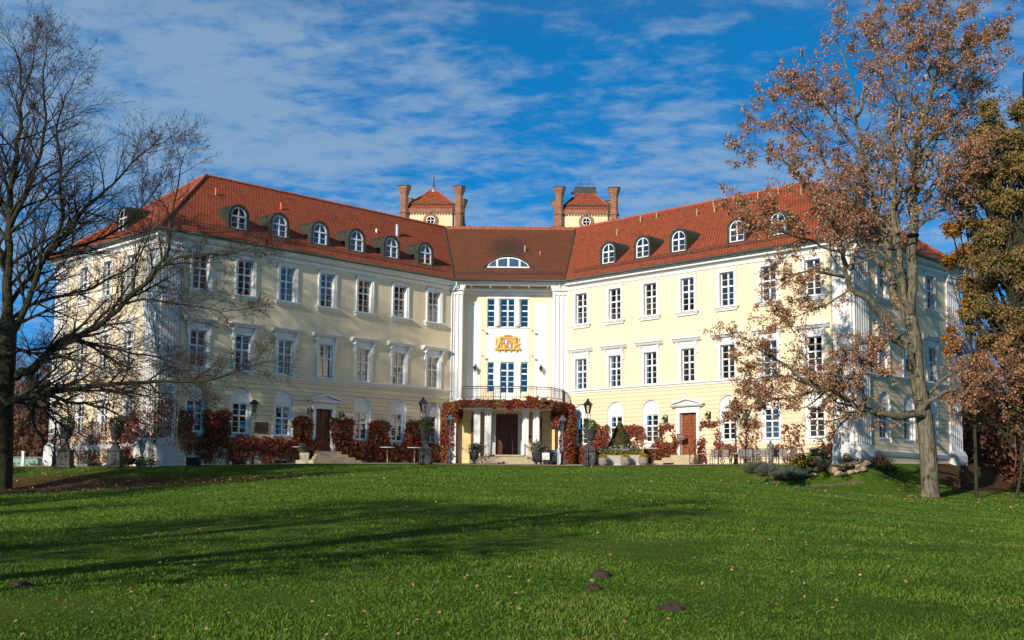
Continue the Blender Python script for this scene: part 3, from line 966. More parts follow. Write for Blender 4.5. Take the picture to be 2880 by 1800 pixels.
def wing_wall(fr, xs, x0, x1, door=None, blank=()):
    top, low = MB(), MB()
    hs = [(x - 0.565, x + 0.565, 12.68, 14.95, 0.30, 1) for x in xs] + [(x - 0.565, x + 0.565, 7.80, 10.05, 0.30, 1) for x in xs]
    wall_panel(top, x0, x1, 7.72, 16.05, hs)
    part(top.build('wall', [M['cream'], M['white']]), fr)
    hl = []
    for x in xs:
        if door is not None and abs(x - door) < 0.1: hl.append((x - 0.70, x + 0.70, 1.2, 5.66, 0.30, 1))
        else: hl.append((x - 0.755, x + 0.755, 3.5, 6.69, 0.13, 1))
    bas = [(x - 0.55, x + 0.55, 1.45, 2.12, 0.3, 1) for x in xs if door is None or abs(x - door) > 0.1] if fr in ('L',) else []
    hl += bas
    wall_panel(low, x0, x1, GB, 7.72, hl)
    for x in xs:                                             # spandrels beside each arch
        if door is not None and abs(x - door) < 0.1: continue
        n = 14
        cz, r = 6.69 - 0.755, 0.755
        arc = [(x + r * math.cos(math.pi * i / n), cz + r * math.sin(math.pi * i / n)) for i in range(n + 1)]
        for i in range(n):
            (ax, az), (bx, bz) = arc[i], arc[i + 1]
            low.face([(ax, 0, az), (ax, 0, 6.69), (bx, 0, 6.69), (bx, 0, bz)])
            low.face([(ax, 0, az), (bx, 0, bz), (bx, 0.135, bz), (ax, 0.135, az)], 1)
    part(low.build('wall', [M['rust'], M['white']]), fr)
    for b in bas:
        g = MB(); x = (b[0] + b[1]) / 2
        g.box(b[0] - 0.14, b[0], -0.03, 0.02, 1.5, 2.22); g.box(b[1], b[1] + 0.14, -0.03, 0.02, 1.5, 2.22); g.box(b[0], b[1], -0.03, 0.02, 2.12, 2.22)
        w = part(g.build('cellar_window', M['white']), fr)
        p = MB(); p.box(b[0] + 0.02, b[1] - 0.02, 0.2, 0.24, 1.46, 2.11); p.build('pane', M['room'], w)


xL = [-u for u in UK]; xR = list(UK)
wing_wall('L', xL, -24.0, 0.9, door=-UK[3])
wing_wall('R', xR, -0.9, 24.0, door=UK[3])
wing_wall('RE', holes_end, 0, WW)
wing_wall('LE', [-x for x in holes_end], -WW, 0)
for fr, a, b in (('L', -24.0, 0), ('R', 0, 24.0)):           # courtyard walls close the wings behind
    mb = MB(); mb.face([(a, WW, GB), (b + 6 * (fr == 'L'), WW, GB), (b + 6 * (fr == 'L'), WW, 16.05), (a, WW, 16.05)]); part(mb.build('wall', M['cream']), fr)

for fr, xs in (('L', xL), ('R', xR), ('RE', holes_end), ('LE', [-x for x in holes_end])):
    for j, x in enumerate(xs):
        left = fr in ('L', 'LE')
        door = fr in ('L', 'R') and j == 3
        kt = {0: ('full', False), 1: ('none', True), 2: ('sides', False), 3: ('none', True), 4: ('sides', False), 5: ('none', True), 6: ('none', False)}
        ktr = {0: ('right', False), 1: ('right', False), 2: ('right', True), 3: ('right', False), 4: ('none', False), 5: ('none', True), 6: ('none', True)}
        c, s = (kt if left else ktr)[j]
        window('top', fr, x, c, s)
        window('middle', fr, x, ('sides' if left else 'right') if j < 4 else 'none', (not left) and j > 4)
        if not door:
            window('arched', fr, x, 'sides' if left and j > 0 else ('full' if left else 'none'), (not left) and j != 4)


# ---- cornice, string course, pilasters
def bands(fr, a, b, plinth=None):
    mb = MB()
    mb.prism_x([(0.02, 15.33), (-0.07, 15.33), (-0.07, 15.50), (-0.10, 15.55), (0.02, 15.55)], a, b)
    mb.prism_x([(0.02, 15.62), (-0.16, 15.62), (-0.16, 15.68), (-0.36, 15.70), (-0.36, 15.84), (-0.44, 15.96), (-0.44, 16.0), (0.02, 16.0)], a, b)
    part(mb.build('cornice', M['white']), fr)
    mb = MB()
    mb.prism_x([(0.02, 7.50), (-0.06, 7.50), (-0.09, 7.62), (-0.20, 7.66), (-0.20, 7.72), (0.02, 7.765)], a, b)
    part(mb.build('string_course', M['white']), fr)
    if plinth:
        mb = MB()
        mb.prism_x([(0.02, 2.62), (-0.06, 2.62), (-0.10, 2.72), (-0.16, 2.92), (0.02, 3.02)], a, b)
        part(mb.build('plinth_moulding', M['greywhite']), fr)


bands('L', -24.44, 0.26); bands('R', -0.26, 24.44)
bands('RE', -0.44, WW + 0.44, True); bands('LE', -WW - 0.44, 0.44, True)


def pilaster(fr, a, b, z0=2.95, z1=15.33, n=6):
    mb = MB()
    mb.box(a, b, -0.09, 0.02, z0 + 0.3, z1 - 0.45)
    w = (b - a) / n
    for i in range(n + 1):
        x = a + w * i
        xa, xb = max(a - 0.02, x - w * 0.27), min(b + 0.02, x + w * 0.27)
        mb.box(xa, xb, -0.145, -0.085, z0 + 0.3, z1 - 0.45)
    mb.box(a - 0.05, b + 0.05, -0.25, 0.02, z1 - 0.45, z1 - 0.12); mb.box(a - 0.10, b + 0.10, -0.32, 0.02, z1 - 0.12, z1 + 0.002)
    p = part(mb.build('pilaster', M['white']), fr)
    mb = MB()
    mb.prism_x([(0.02, GB), (-0.42, GB), (-0.42, z0 - 0.05), (-0.30, z0 + 0.18), (-0.22, z0 + 0.3), (0.02, z0 + 0.3)], a - 0.08, b + 0.08)
    mb.build('pilaster_base', M['greywhite'], p)


pilaster('L', -23.98, -22.76); pilaster('R', 22.76, 23.98)
pilaster('RE', 0.02, 1.72); pilaster('RE', WW - 1.72, WW - 0.02)
pilaster('LE', -1.72, -0.02); pilaster('LE', -WW + 0.02, -WW + 1.72)


# ---- side doors with pediment and steps
def side_door(fr, x, mat, wide):
    mb = MB()
    mb.box(x - 0.95, x - 0.70, -0.09, 0.06, 2.60, 6.00); mb.box(x + 0.70, x + 0.95, -0.09, 0.06, 2.60, 6.00); mb.box(x - 0.70, x + 0.70, -0.09, 0.06, 5.66, 6.00)
    mb.box(x - 1.0, x + 1.0, -0.12, 0.02, 5.93, 6.04)
    mb.prism_x([(0.02, 6.04), (-0.30, 6.08), (-0.38, 6.16), (-0.38, 6.22), (0.02, 6.22)], x - 1.28, x + 1.28)
    mb.prism([(x - 1.24, 6.22), (x + 1.24, 6.22), (x, 6.54)], -0.16, 0.02)
    for s in (-1, 1):
        pts = [(x + s * 1.42, 6.20), (x + s * 1.42, 6.29), (x, 6.66), (x, 6.56)]
        mb.prism(pts if s > 0 else pts[::-1], -0.40, 0.02)
    d0 = part(mb.build('door_surround', M['white']), fr)
    z0, z1, y = 2.78, 5.66, 0.22
    mb = MB()
    for s in (-1, 1):
        a, b = sorted((x + s * 0.02, x + s * 0.70))
        mb.box(a, b, y + 0.03, y + 0.08, z0, z1)
        st = 0.11
        mb.box(a, a + st, y - .03, y + 0.03, z0, z1); mb.box(b - st, b, y - .03, y + 0.03, z0, z1)
        zs_ = [z0, z0 + 0.62, z0 + 1.02, z0 + 1.42, z0 + 1.82, z0 + 2.22, z1 - 0.02]
        for k, z in enumerate(zs_): mb.box(a + st, b - st, y - .03, y + 0.03, z - (0 if k == 0 else 0.05), z + 0.06 if k < 6 else z + 0.02)
        for k in range(6): mb.box(a + st + 0.07, b - st - 0.07, y - 0.005, y + 0.03, zs_[k] + 0.12, zs_[k + 1] - 0.12)
    mb.box(x - 0.05, x + 0.05, y - 0.06, y - .03, z0, z1)
    d = part(mb.build('door', mat), fr)
    h = MB()
    for s in (-1, 1): h.tube([(x + s * 0.07, y - 0.02, 4.06), (x + s * 0.07, y - 0.09, 4.06), (x + s * 0.22, y - 0.09, 4.06)], 0.018, 6)
    h.build('handle', M['iron'], d)
    org, rz = FR[fr]
    mb = MB()
    for k in range(4):
        e = 0.28 * k; q = wide
        mb.box(x - 1.0 - e * q[0], x + 1.0 + e * q[1], -0.75 - 0.33 * k, (0.22 if k == 0 else -0.75 - 0.33 * (k - 1) + 0.004), 1.2, 2.78 - 0.185 * k)
    part(mb.build('steps', M['sandstone'], bevel=0.012), fr)


side_door('L', -UK[3], M['door_dark'], (1.2, 1.2))
side_door('R', UK[3], M['door_rust'], (1.6, 0.6))
mb = MB()
for z in (3.0, 3.55):
    mb.tube([(UK[3] + 1.12, -0.2, z + 0.25), (UK[3] + 1.18, -0.9, z + 0.2), (UK[3] + 1.5, -1.9, z - 0.35)], 0.02, 6)
mb.tube([(UK[3] + 1.18, -0.9, 1.8), (UK[3] + 1.18, -0.9, 3.76)], 0.03, 6); mb.tube([(UK[3] + 1.5, -1.9, 1.7), (UK[3] + 1.5, -1.9, 3.2)], 0.03, 6)
part(mb.build('handrail', M['iron']), 'R')

# ---- roofs
EZ, RZ_, OV, RY = 16.05, 22.1, 0.58, 7.2


def roof_face(name, pts, mat, along):
    """pts world; along = eave direction for the tile courses"""
    pts = [Vector(p) for p in pts]
    n = (pts[1] - pts[0]).cross(pts[2] - pts[0]).normalized()
    a = Vector(along).normalized(); s = n.cross(a).normalized()
    if s.z < 0: s = -s
    o = pts[0]
    mb = MB()
    # split into strips so the surface can sag a little like an old roof
    mb.face(pts, 0, [((p - o).dot(a), (p - o).dot(s)) for p in pts])
    return mb


def W(fr, x, y, z):
    org, rz = FR[fr]
    return Vector((org.x + x * math.cos(rz) - y * math.sin(rz), org.y + x * math.sin(rz) + y * math.cos(rz), z))


JL, JR = Vector((-4.375, 89.4, EZ)), Vector((3.87, 89.4, EZ))
KL, KR = Vector((-5.73, 99.0, RZ_)), Vector((5.23, 99.0, RZ_))


def roof_part(name, faces, mat):
    mb = MB()
    for pts, along in faces:
        q = roof_face(name, pts, mat, along)
        base = len(mb.v); mb.face(q.v, 0, q.uv[0])
    return part(mb.build(name, mat))


eL0, eR0 = W('L', -24 - OV, -OV, EZ), W('R', 24 + OV, -OV, EZ)
bL0, bR0 = W('L', -24 - OV, WW + OV, EZ), W('R', 24 + OV, WW + OV, EZ)
rL0, rR0 = W('L', -17.0, RY, RZ_), W('R', 17.0, RY, RZ_)
bL1, bR1 = W('L', 6.5, WW + OV, EZ), W('R', -6.5, WW + OV, EZ)
roofL = roof_part('roof', [([eL0, JL, KL, rL0], -uL), ([bL0, eL0, rL0], nL), ([bL1, bL0, rL0, KL], uL)], M['tile'])
roofR = roof_part('roof', [([JR, eR0, rR0, KR], uR), ([eR0, bR0, rR0], nR), ([bR0, bR1, KR, rR0], -uR)], M['tile'])
roofC = roof_part('roof', [([JL, JR, KR, KL], (1, 0, 0)), ([KL, KR, Vector((5, 108, EZ)), Vector((-5.5, 108, EZ))], (1, 0, 0))], M['tile_old'])
for ms_, root in (([(eL0, rL0), (rL0, KL), (bL0, rL0)], roofL), ([(eR0, rR0), (rR0, KR), (bR0, rR0)], roofR), ([(KL, KR)], roofC)):
    for a, b in ms_:
        mb = MB(); n = max(2, int((b - a).length / 0.42)); d = (b - a) / n
        for i in range(n):
            mb.tube([a + d * i + Vector((0, 0, 0.02)), a + d * (i + 1.06) + Vector((0, 0, 0.05))], 0.115, 6)
        o = mb.build('ridge_tiles', M['ridge'], root)
for a, b in ((JL, KL), (JR, KR)):
    mb = MB(); mb.tube([a + Vector((0, 0, 0.03)), b + Vector((0, 0, 0.03))], 0.07, 6); mb.build('valley_flashing', M['gutter'], roofC)
mb = MB(); mb.box(KL.x + 0.2, KR.x - 0.2, 98.75, 99.2, 21.75, 22.02); mb.build('ridge_course', M['brick'], roofC)

gmb = MB()
for pts in ([W('LE', -WW - OV, -OV, 15.99), eL0, JL, JR, eR0, W('RE', WW + OV, -OV, 15.99)],):
    gmb.tube([Vector((p.x, p.y, 15.99)) - Vector((0, 0.03, 0)) for p in pts], 0.105, 8)
part(gmb.build('gutter', M['gutter']))
smb = MB()
for fr, a, b in (('L', -24.4, 0.2), ('R', -0.2, 24.4), ('RE', 0, WW), ('LE', -WW, 0)):
    p = [W(fr, a, -OV, 15.97), W(fr, b, -OV, 15.97), W(fr, b, 0.1, 16.03), W(fr, a, 0.1, 16.03)]
    smb.face(p)
smb.face([JL - Vector((0.3, 0, .06)), JR + Vector((0.3, 0, -.06)), Vector((JR.x + .3, 91, 16.02)), Vector((JL.x - .3, 91, 16.02))])
part(smb.build('soffit', M['white']))


def slope_pt(fr, x, d, lift=0.0):
    """point on a wing's front roof slope, d metres (in plan) behind the eave"""
    sl = (RZ_ - EZ) / (RY + OV)
    return W(fr, x, -OV + d, EZ + sl * d + lift)


for fr, a, b in (('L', -23.6, -0.9), ('R', 0.9, 23.6)):
    mb = MB()
    n = int((b - a) / 0.22)
    for lift in (0.06, 0.17, 0.28): mb.tube([slope_pt(fr, a, 0.72, lift), slope_pt(fr, b, 0.72, lift)], 0.013, 4)
    for i in range(n + 1):
        x = a + (b - a) * i / n
        big_ = i % 7 == 0
        mb.tube([slope_pt(fr, x, 0.72, -0.02), slope_pt(fr, x, 0.72, 0.36 if big_ else 0.29)], 0.03 if big_ else 0.010, 4)
    part(mb.build('snow_guard', M['gutter']))
mb = MB()
sc_ = (RZ_ - EZ) / 9.6


def cpt(x, d, lift=0.0): return Vector((x, 89.4 + d, EZ + sc_ * d + lift))


for lift in (0.06, 0.17, 0.28): mb.tube([cpt(-4.2, 0.8, lift), cpt(3.7, 0.8, lift)], 0.013, 4)
for i in range(37):
    x = -4.2 + 7.9 * i / 36
    mb.tube([cpt(x, 0.8, -0.02), cpt(x, 0.8, 0.36 if i % 7 == 0 else 0.29)], 0.03 if i % 7 == 0 else 0.01, 4)
part(mb.build('snow_guard', M['gutter']))


# ---- round-headed dormers
def make_dormer():
    y0 = 0.80                                                # front stands this far behind the wall face
    hw, zs0, zs1 = 0.60, 17.13, 18.0                         # window opening: jamb up to the springing, then a half circle
    n = 16
    arc = lambda r, cz=zs1: [(r * math.cos(math.pi * i / n), cz + r * math.sin(math.pi * i / n)) for i in range(n + 1)]
    mb = MB()
    oa, ia = arc(0.77), arc(0.60)
    out = [(0.77, 16.9)] + oa + [(-0.77, 16.9)]
    inn = [(0.60, 17.1)] + ia + [(-0.60, 17.1)]
    for i in range(len(out) - 1):
        a, b, c, d = out[i], out[i + 1], inn[i + 1], inn[i]
        mb.face([(a[0], y0 - 0.06, a[1]), (d[0], y0 - 0.06, d[1]), (c[0], y0 - 0.06, c[1]), (b[0], y0 - 0.06, b[1])])
        mb.face([(d[0], y0 - 0.06, d[1]), (d[0], y0 + 0.2, d[1]), (c[0], y0 + 0.2, c[1]), (c[0], y0 - 0.06, c[1])])
        # the barrel roof runs back until it dies into the slope
        sl = (RZ_ - EZ) / (RY + OV)
        ya, yb = [max(y0, -OV + (q[1] - EZ) / sl) + 0.25 for q in (a, b)]
        mb.face([(a[0], y0 - 0.06, a[1]), (b[0], y0 - 0.06, b[1]), (b[0], yb, b[1]), (a[0], ya, a[1])], 0, None, 1 <= i <= n)
    mb.box(-0.79, 0.79, y0 - 0.10, y0 + 0.3, 16.86, 17.10)
    for k in range(1, 5):                                    # standing seams
        yk = y0 + 0.42 * k
        zmin = EZ + sl * (yk + OV)
        pts = [(0.78 * math.cos(math.pi * i / 20), yk, zs1 + 0.78 * math.sin(math.pi * i / 20)) for i in range(21)]
        pts = [p for p in pts if p[2] > zmin]
        if len(pts) > 2: mb.tube(pts, 0.014, 4)
    d = mb.build('dormer', M['copper'])
    f = MB()
    yf = y0 + 0.03
    oa, ia = arc(0.60), arc(0.515)
    out = [(0.60, 17.1)] + oa + [(-0.60, 17.1)]
    inn = [(0.515, 17.1)] + ia + [(-0.515, 17.1)]
    for i in range(len(out) - 1):
        a, b, c, e = out[i], out[i + 1], inn[i + 1], inn[i]
        f.face([(a[0], yf, a[1]), (e[0], yf, e[1]), (c[0], yf, c[1]), (b[0], yf, b[1])])
        f.face([(e[0], yf, e[1]), (e[0], yf + .08, e[1]), (c[0], yf + .08, c[1]), (c[0], yf, c[1])])
    f.box(-0.515, 0.515, yf, yf + .07, 17.1, 17.19); f.box(-0.515, 0.515, yf - 0.02, yf + .07, 17.92, 18.02)
    f.box(-0.05, 0.05, yf - 0.01, yf + .07, 17.19, 17.92); f.box(-0.04, 0.04, yf - 0.005, yf + .07, 18.02, 18.52)
    for s in (-1, 1):
        a, b = sorted((s * 0.05, s * 0.515)); f.box(a, b, yf + .01, yf + .05, 17.54, 17.57)
    f.build('frame', WHT, d)
    p = MB()
    pts = [(-0.55, 17.12), (0.55, 17.12)] + arc(0.55)
    p.face([(x, yf + .05, z) for x, z in pts]); p.build('pane', GLS, d)
    b = MB(); b.face([(-0.7, yf + .55, 17.0), (0.7, yf + .55, 17.0), (0.7, yf + .55, 18.5), (-0.7, yf + .55, 18.5)]); b.build('dark_room_sheet', M['room'], d)  # dark sheet in place of the unlit attic behind the pane
    return d


DOR = make_dormer()
first = True
for fr, xs in (('L', [-18.2, -15.03, -11.7, -8.5, -5.3, -2.03]), ('R', [3.73, 6.96, 10.2, 15.08, 18.28]), ('LE', [-6.9]), ('RE', [6.9])):
    for x in xs:
        d = DOR if first else copy_tree(DOR)
        first = False
        part(d, fr)
        d.location = W(fr, x, 0, 0)

# eyebrow dormer in the middle
mb = MB()
yE, zE = 91.55, 17.35


def brow(x, a=2.6, hgt=1.02): return hgt * 0.5 * (1 + math.cos(math.pi * max(-1, min(1, x / a))))


n = 36
X0 = XC + 0.0
xs_ = [-3.0 + 6.0 * i / n for i in range(n + 1)]


def roof_y(z): return 89.4 + (z - EZ) / sc_


for i in range(n):
    a, b = xs_[i], xs_[i + 1]
    za, zb = zE + brow(a) - 0.02, zE + brow(b) - 0.02
    ya, yb = max(yE - 0.12, roof_y(za) + 0.02), max(yE - 0.12, roof_y(zb) + 0.02)
    q = [(X0 + a, yE - 0.14, za), (X0 + b, yE - 0.14, zb), (X0 + b, max(yE, roof_y(zb) + 0.5), zb + 0.10), (X0 + a, max(yE, roof_y(za) + 0.5), za + 0.10)]
    mb.face(q, 0, [(a, 0), (b, 0), (b, 1.5), (a, 1.5)], True)
    mb.face([(X0 + a, yE - 0.14, za - 0.10), (X0 + b, yE - 0.14, zb - 0.10), (X0 + b, yE - 0.14, zb), (X0 + a, yE - 0.14, za)], 1)
    mb.face([(X0 + a, yE - 0.04, zE - 0.1), (X0 + b, yE - 0.04, zE - 0.1), (X0 + b, yE - 0.04, zb - 0.02), (X0 + a, yE - 0.04, za - 0.02)], 1)
eye = part(mb.build('eyebrow_dormer', [M['tile_old'], M['copper']]))
f = MB(); p = MB()
eh = lambda x: 0.80 * max(0.0, 1 - (x / 1.62) ** 2) ** 0.62
m = 30
ex = [-1.60 + 3.2 * i / m for i in range(m + 1)]
for i in range(m):
    a, b = ex[i], ex[i + 1]
    za, zb = zE + max(0.03, eh(a)), zE + max(0.03, eh(b))
    f.face([(X0 + a, yE - 0.10, za - 0.09), (X0 + b, yE - 0.10, zb - 0.09), (X0 + b, yE - 0.10, zb), (X0 + a, yE - 0.10, za)])
    p.face([(X0 + a, yE - 0.055, zE), (X0 + b, yE - 0.055, zE), (X0 + b, yE - 0.055, zb), (X0 + a, yE - 0.055, za)])
f.box(X0 - 1.62, X0 + 1.62, yE - 0.12, yE - 0.02, zE - 0.06, zE + 0.07)
for x in (-0.86, 0.0, 0.86): f.box(X0 + x - 0.075, X0 + x + 0.075, yE - 0.11, yE - 0.04, zE, zE + eh(x) - 0.03)
f.build('frame', WHT, eye)
t = NT('eyebrow_glass'); eg = t.set((0.05, 0.09, 0.14), 0.03, 0.9)
p.build('pane', eg, eye)

# roof vents
for fr, x, d, r, hgt, mt in [('L', -17.6, 5.35, 0.07, 0.42, 'pipe_red'), ('L', -12.4, 5.2, 0.07, 0.42, 'pipe_red'), ('L', -4.1, 4.7, 0.09, 0.25, 'tabletop'), ('L', -1.95, 4.85, 0.16, 0.75, 'zinc')] + \
        [('R', x, d, 0.065, 0.42, 'pipe_tan') for x, d in ((1.2, 5.4), (2.35, 6.9), (3.9, 6.95), (8.35, 6.1), (9.9, 6.15), (9.2, 7.0), (11.8, 6.2), (11.0, 7.0), (13.1, 7.0), (14.8, 7.0), (17.1, 6.3))] + \
        [('R', x, d, 0.05, 0.16, 'gutter') for x, d in ((0.6, 7.1), (3.4, 7.2), (6.5, 7.2), (8.0, 7.2), (12.3, 7.2), (12.9, 4.4), (1.9, 4.0))] + \
        [('L', x, d, 0.05, 0.14, 'gutter') for x, d in ((-7.4, 5.6), (-5.6, 6.0), (-5.1, 6.0))]:
    b = slope_pt(fr, x, d)
    mb = MB(); mb.tube([b - Vector((0, 0, 0.1)), b + Vector((0, 0, hgt))], r, 8)
    if hgt > 0.3: mb.tube([b + Vector((0, 0, hgt)), b + Vector((0, 0, hgt + 0.06))], r * 1.35, 8)
    part(mb.build('roof_vent', M[mt]))
for x, d, mt in ((2.15, 5.0, 'pipe_tan'), (3.35, 4.5, 'pipe_red')):
    b = cpt(x - 1.2, d); mb = MB(); mb.tube([b - Vector((0, 0, 0.1)), b + Vector((0, 0, 0.5 if mt == 'pipe_tan' else 0.25))], 0.07, 8)
    part(mb.build('roof_vent', M[mt]))

# downpipes in the two inner corners and at the left wing's end
for fr, x, y in (('L', -0.12, -0.10), ('R', 0.12, -0.10)):
    mb = MB()
    mb.tube([W(fr, x, -0.60, 15.95), W(fr, x, -0.60, 15.6), W(fr, x, -0.12, 15.15), W(fr, x, -0.12, 2.0)], 0.055, 8)
    for z in (4, 6.5, 9, 11.5, 14): mb.tube([W(fr, x, -0.12, z), W(fr, x, -0.12, z + 0.08)], 0.075, 8)
    part(mb.build('downpipe', M['white'] if fr == 'L' else M['cream']))
mb = MB(); mb.tube([W('L', -22.6, -0.10, 15.3), W('L', -22.6, -0.10, 2.0)], 0.055, 8); part(mb.build('downpipe', M['cream']), 'C')
mb = MB(); mb.tube([W('R', 6.0, -0.03, 15.3), W('R', 6.0, -0.03, 2.1)], 0.02, 5); part(mb.build('lightning_cable', M['cream']), 'C')
mb = MB(); mb.tube([W('R', 22.6, -0.05, 15.3), W('R', 22.6, -0.05, 2.1)], 0.025, 5); part(mb.build('lightning_cable', M['sandstone']), 'C')
# cellar arch window of the right end wall
mb = MB(); ax = 8.4
arc = [(ax + 0.62 * math.cos(math.pi * i / 12), 1.25 + 0.80 * math.sin(math.pi * i / 12)) for i in range(13)]
arc2 = [(ax + 0.50 * math.cos(math.pi * i / 12), 1.25 + 0.66 * math.sin(math.pi * i / 12)) for i in range(13)]
for i in range(12): mb.face([(arc[i][0], -0.05, arc[i][1]), (arc2[i][0], -0.05, arc2[i][1]), (arc2[i + 1][0], -0.05, arc2[i + 1][1]), (arc[i + 1][0], -0.05, arc[i + 1][1])])
cw = part(mb.build('cellar_window', M['white']), 'RE')
mb = MB(); mb.face([(x, -0.02, z) for x, z in [(ax - 0.5, 0.9), (ax + 0.5, 0.9)] + arc2]); mb.build('pane', M['room'], cw)
# ------------------------------------------------------------------ portico between the wings
mb = MB()
YU = YB                                                       # upper back wall
bl = [(-1.92, -1.32, 12.70, 14.88), (-0.93, 0.20, 12.70, 14.88), (0.62, 1.24, 12.70, 14.88), (-1.86, -1.33, 7.72, 10.0), (-0.90, 0.21, 6.85, 10.02), (0.66, 1.24, 7.72, 10.02)]
wall_panel(mb, -4.9, 4.3, 6.6, 16.0, [(*h, 0.28, 1) for h in bl], y=YU)
# lower back wall with the big door
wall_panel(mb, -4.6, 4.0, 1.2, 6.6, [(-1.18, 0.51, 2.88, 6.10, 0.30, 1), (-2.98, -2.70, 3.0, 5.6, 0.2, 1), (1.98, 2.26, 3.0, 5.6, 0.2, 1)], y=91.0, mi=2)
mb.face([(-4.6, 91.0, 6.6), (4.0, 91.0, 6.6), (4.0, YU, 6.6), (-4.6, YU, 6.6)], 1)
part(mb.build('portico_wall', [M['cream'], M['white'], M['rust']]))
mb = MB()
mb.box(-1.98, 1.27, YU - 0.03, YU + 0.02, 14.90, 15.45)       # header over the triple window
mb.box(-2.0, 1.29, YU - 0.03, YU + 0.02, 10.06, 12.62); mb.box(-2.0, 1.29, YU - 0.10, YU - 0.002, 12.62, 12.69); mb.box(-2.0, 1.29, YU - 0.07, YU - 0.03, 10.40, 10.46)
mb.box(-1.88, 1.17, YU - 0.045, YU - 0.028, 10.56, 12.45)
for a, b in ((-3.40, -2.40), (1.68, 2.68)): mb.box(a, b, YU - 0.02, YU + 0.02, 7.0, 14.5)
part(mb.build('wall_panelling', M['white']))
mb = MB()
for x in (-1.125, 0.41):
    mb.lathe([(0.205, 12.72), (0.205, 13.0), (0.205, 14.0), (0.175, 14.72), (0.19, 14.76), (0.235, 14.80), (0.235, 14.88)], (x, YU - 0.08, 0), 18)
    c = part(mb.build('window_column', M['white'])); mb = MB()
for x in (-1.115, 0.435):
    mb = MB()
    mb.box(x - 0.205, x + 0.205, YU - 0.06, YU + 0.05, 6.85, 9.80); mb.box(x - 0.25, x + 0.25, YU - 0.09, YU + 0.05, 9.80, 9.98)
    part(mb.build('window_pillar', M['white']))


def c_window(name, x0, x1, z0, z1, split, rows, cols, y=None):
    y = YU + 0.14 if y is None else y
    f = MB(); cx, hw = (x0 + x1) / 2, (x1 - x0) / 2
    sash(f, hw, z0, z1, y, rows, split, cols)
    f.v = [(a + cx, b, c) for a, b, c in f.v]
    w = part(f.build(name, WHT))
    p = MB(); p.face([(x0, y + .035, z0), (x1, y + .035, z0), (x1, y + .035, z1), (x0, y + .035, z1)]); p.build('pane', GLS, w)
    b = MB(); b.face([(x0 - .1, y + .6, z0 - .1), (x1 + .1, y + .6, z0 - .1), (x1 + .1, y + .6, z1 + .1), (x0 - .1, y + .6, z1 + .1)]); b.build('dark_room_sheet', M['room'], w)  # dark sheet gives the shade of the room behind
    return w


for x0, x1, cols in ((-1.92, -1.32, 1), (-0.93, 0.20, 2), (0.62, 1.24, 1)):
    c_window('window', x0, x1, 12.70, 14.88, 0.58, (3, 2), cols)
for x0, x1 in ((-1.86, -1.33), (0.66, 1.24)):
    c_window('window', x0, x1, 7.72, 10.01, 0.62, (3, 2), 1)
w = c_window('balcony_door', -0.90, 0.21, 6.86, 10.01, 0.80, (1, 1), 2)
g = MB()
for k in range(1, 4):
    z = 7.72 + (9.35 - 7.72) * k / 4
    for s in (-1, 1):
        a, b = sorted((-0.345 + s * 0.055, -0.345 + s * 0.49)); g.box(a, b, YU + .145, YU + .19, z - .018, z + .018)
for s in (-1, 1):
    a, b = sorted((-0.345 + s * 0.05, -0.345 + s * 0.50)); g.box(a, b, YU + .13, YU + .2, 6.9, 7.70)
g.build('glazing_bars', WHT, w)

# piers, beam and ceiling
for a, b, sgn in ((-4.78, -3.74, 1), (3.05, 4.20, -1)):
    mb = MB()
    mb.box(a, b, 89.98, YU, 1.2, 15.32)
    wd = (b - a)
    for k in range(4):
        x = a + wd * (0.08 + 0.28 * k)
        mb.box(x - 0.06, x + 0.06, 89.90, 89.99, 7.2, 15.0)
    mb.box(a - 0.02, b + 0.02, 89.86, YU - 0.01, 15.0, 15.12)
    mb.prism([(a - 0.04, 15.30), (b + 0.04, 15.30), (b + 0.20, 15.72), (a - 0.20, 15.72)], 89.80, YU - 0.02)
    part(mb.build('pier', M['white']))
mb = MB(); mb.box(-4.9, 4.4, 89.72, 90.05, 15.72, 15.90); mb.box(-4.9, 4.4, 89.62, 90.05, 15.90, 16.02); mb.box(-3.9, 3.2, 89.86, 90.05, 15.66, 15.73)
part(mb.build('beam', M['white']))
mb = MB(); mb.box(-4.9, 4.4, 90.05, YU + .2, 15.74, 15.80)
for k in range(5): mb.box(-3.2 + k * 1.45, -3.08 + k * 1.45, 90.05, YU, 15.66, 15.75, 1)
part(mb.build('ceiling', [M['soffit'], M['crestback']]))
mb = MB(); mb.prism_x([(YU + .02, 15.25), (YU - 0.08, 15.28), (YU - 0.08, 15.45), (YU - 0.16, 15.58), (YU - 0.16, 15.739), (YU + .02, 15.739)], -3.74, 3.05)
part(mb.build('cornice', M['white']))

# balcony: a slab with a shallow bowed front and canted ends on four square columns
BX = [(-4.72, 89.9), (-4.45, 88.6), (-3.70, 86.75), (-2.6, 86.45), (-1.4, 86.32), (-0.35, 86.28), (0.7, 86.32), (1.9, 86.45), (2.92, 86.75), (3.85, 88.6), (4.12, 89.9)]
mb = MB()


def slab(mb, pts, z0, z1, grow=0.0):
    c = Vector((XC, 88.5, 0))
    pp = [Vector((x, y, 0)) + (Vector((x, y, 0)) - c).normalized() * grow for x, y in pts]
    n = len(pp)
    vs = [(p.x, p.y, z0) for p in pp] + [(p.x, p.y, z1) for p in pp]
    mb.mesh(vs, [tuple(range(n - 1, -1, -1)), tuple(range(n, 2 * n))] + [(i, (i + 1) % n, (i + 1) % n + n, i + n) for i in range(n)])


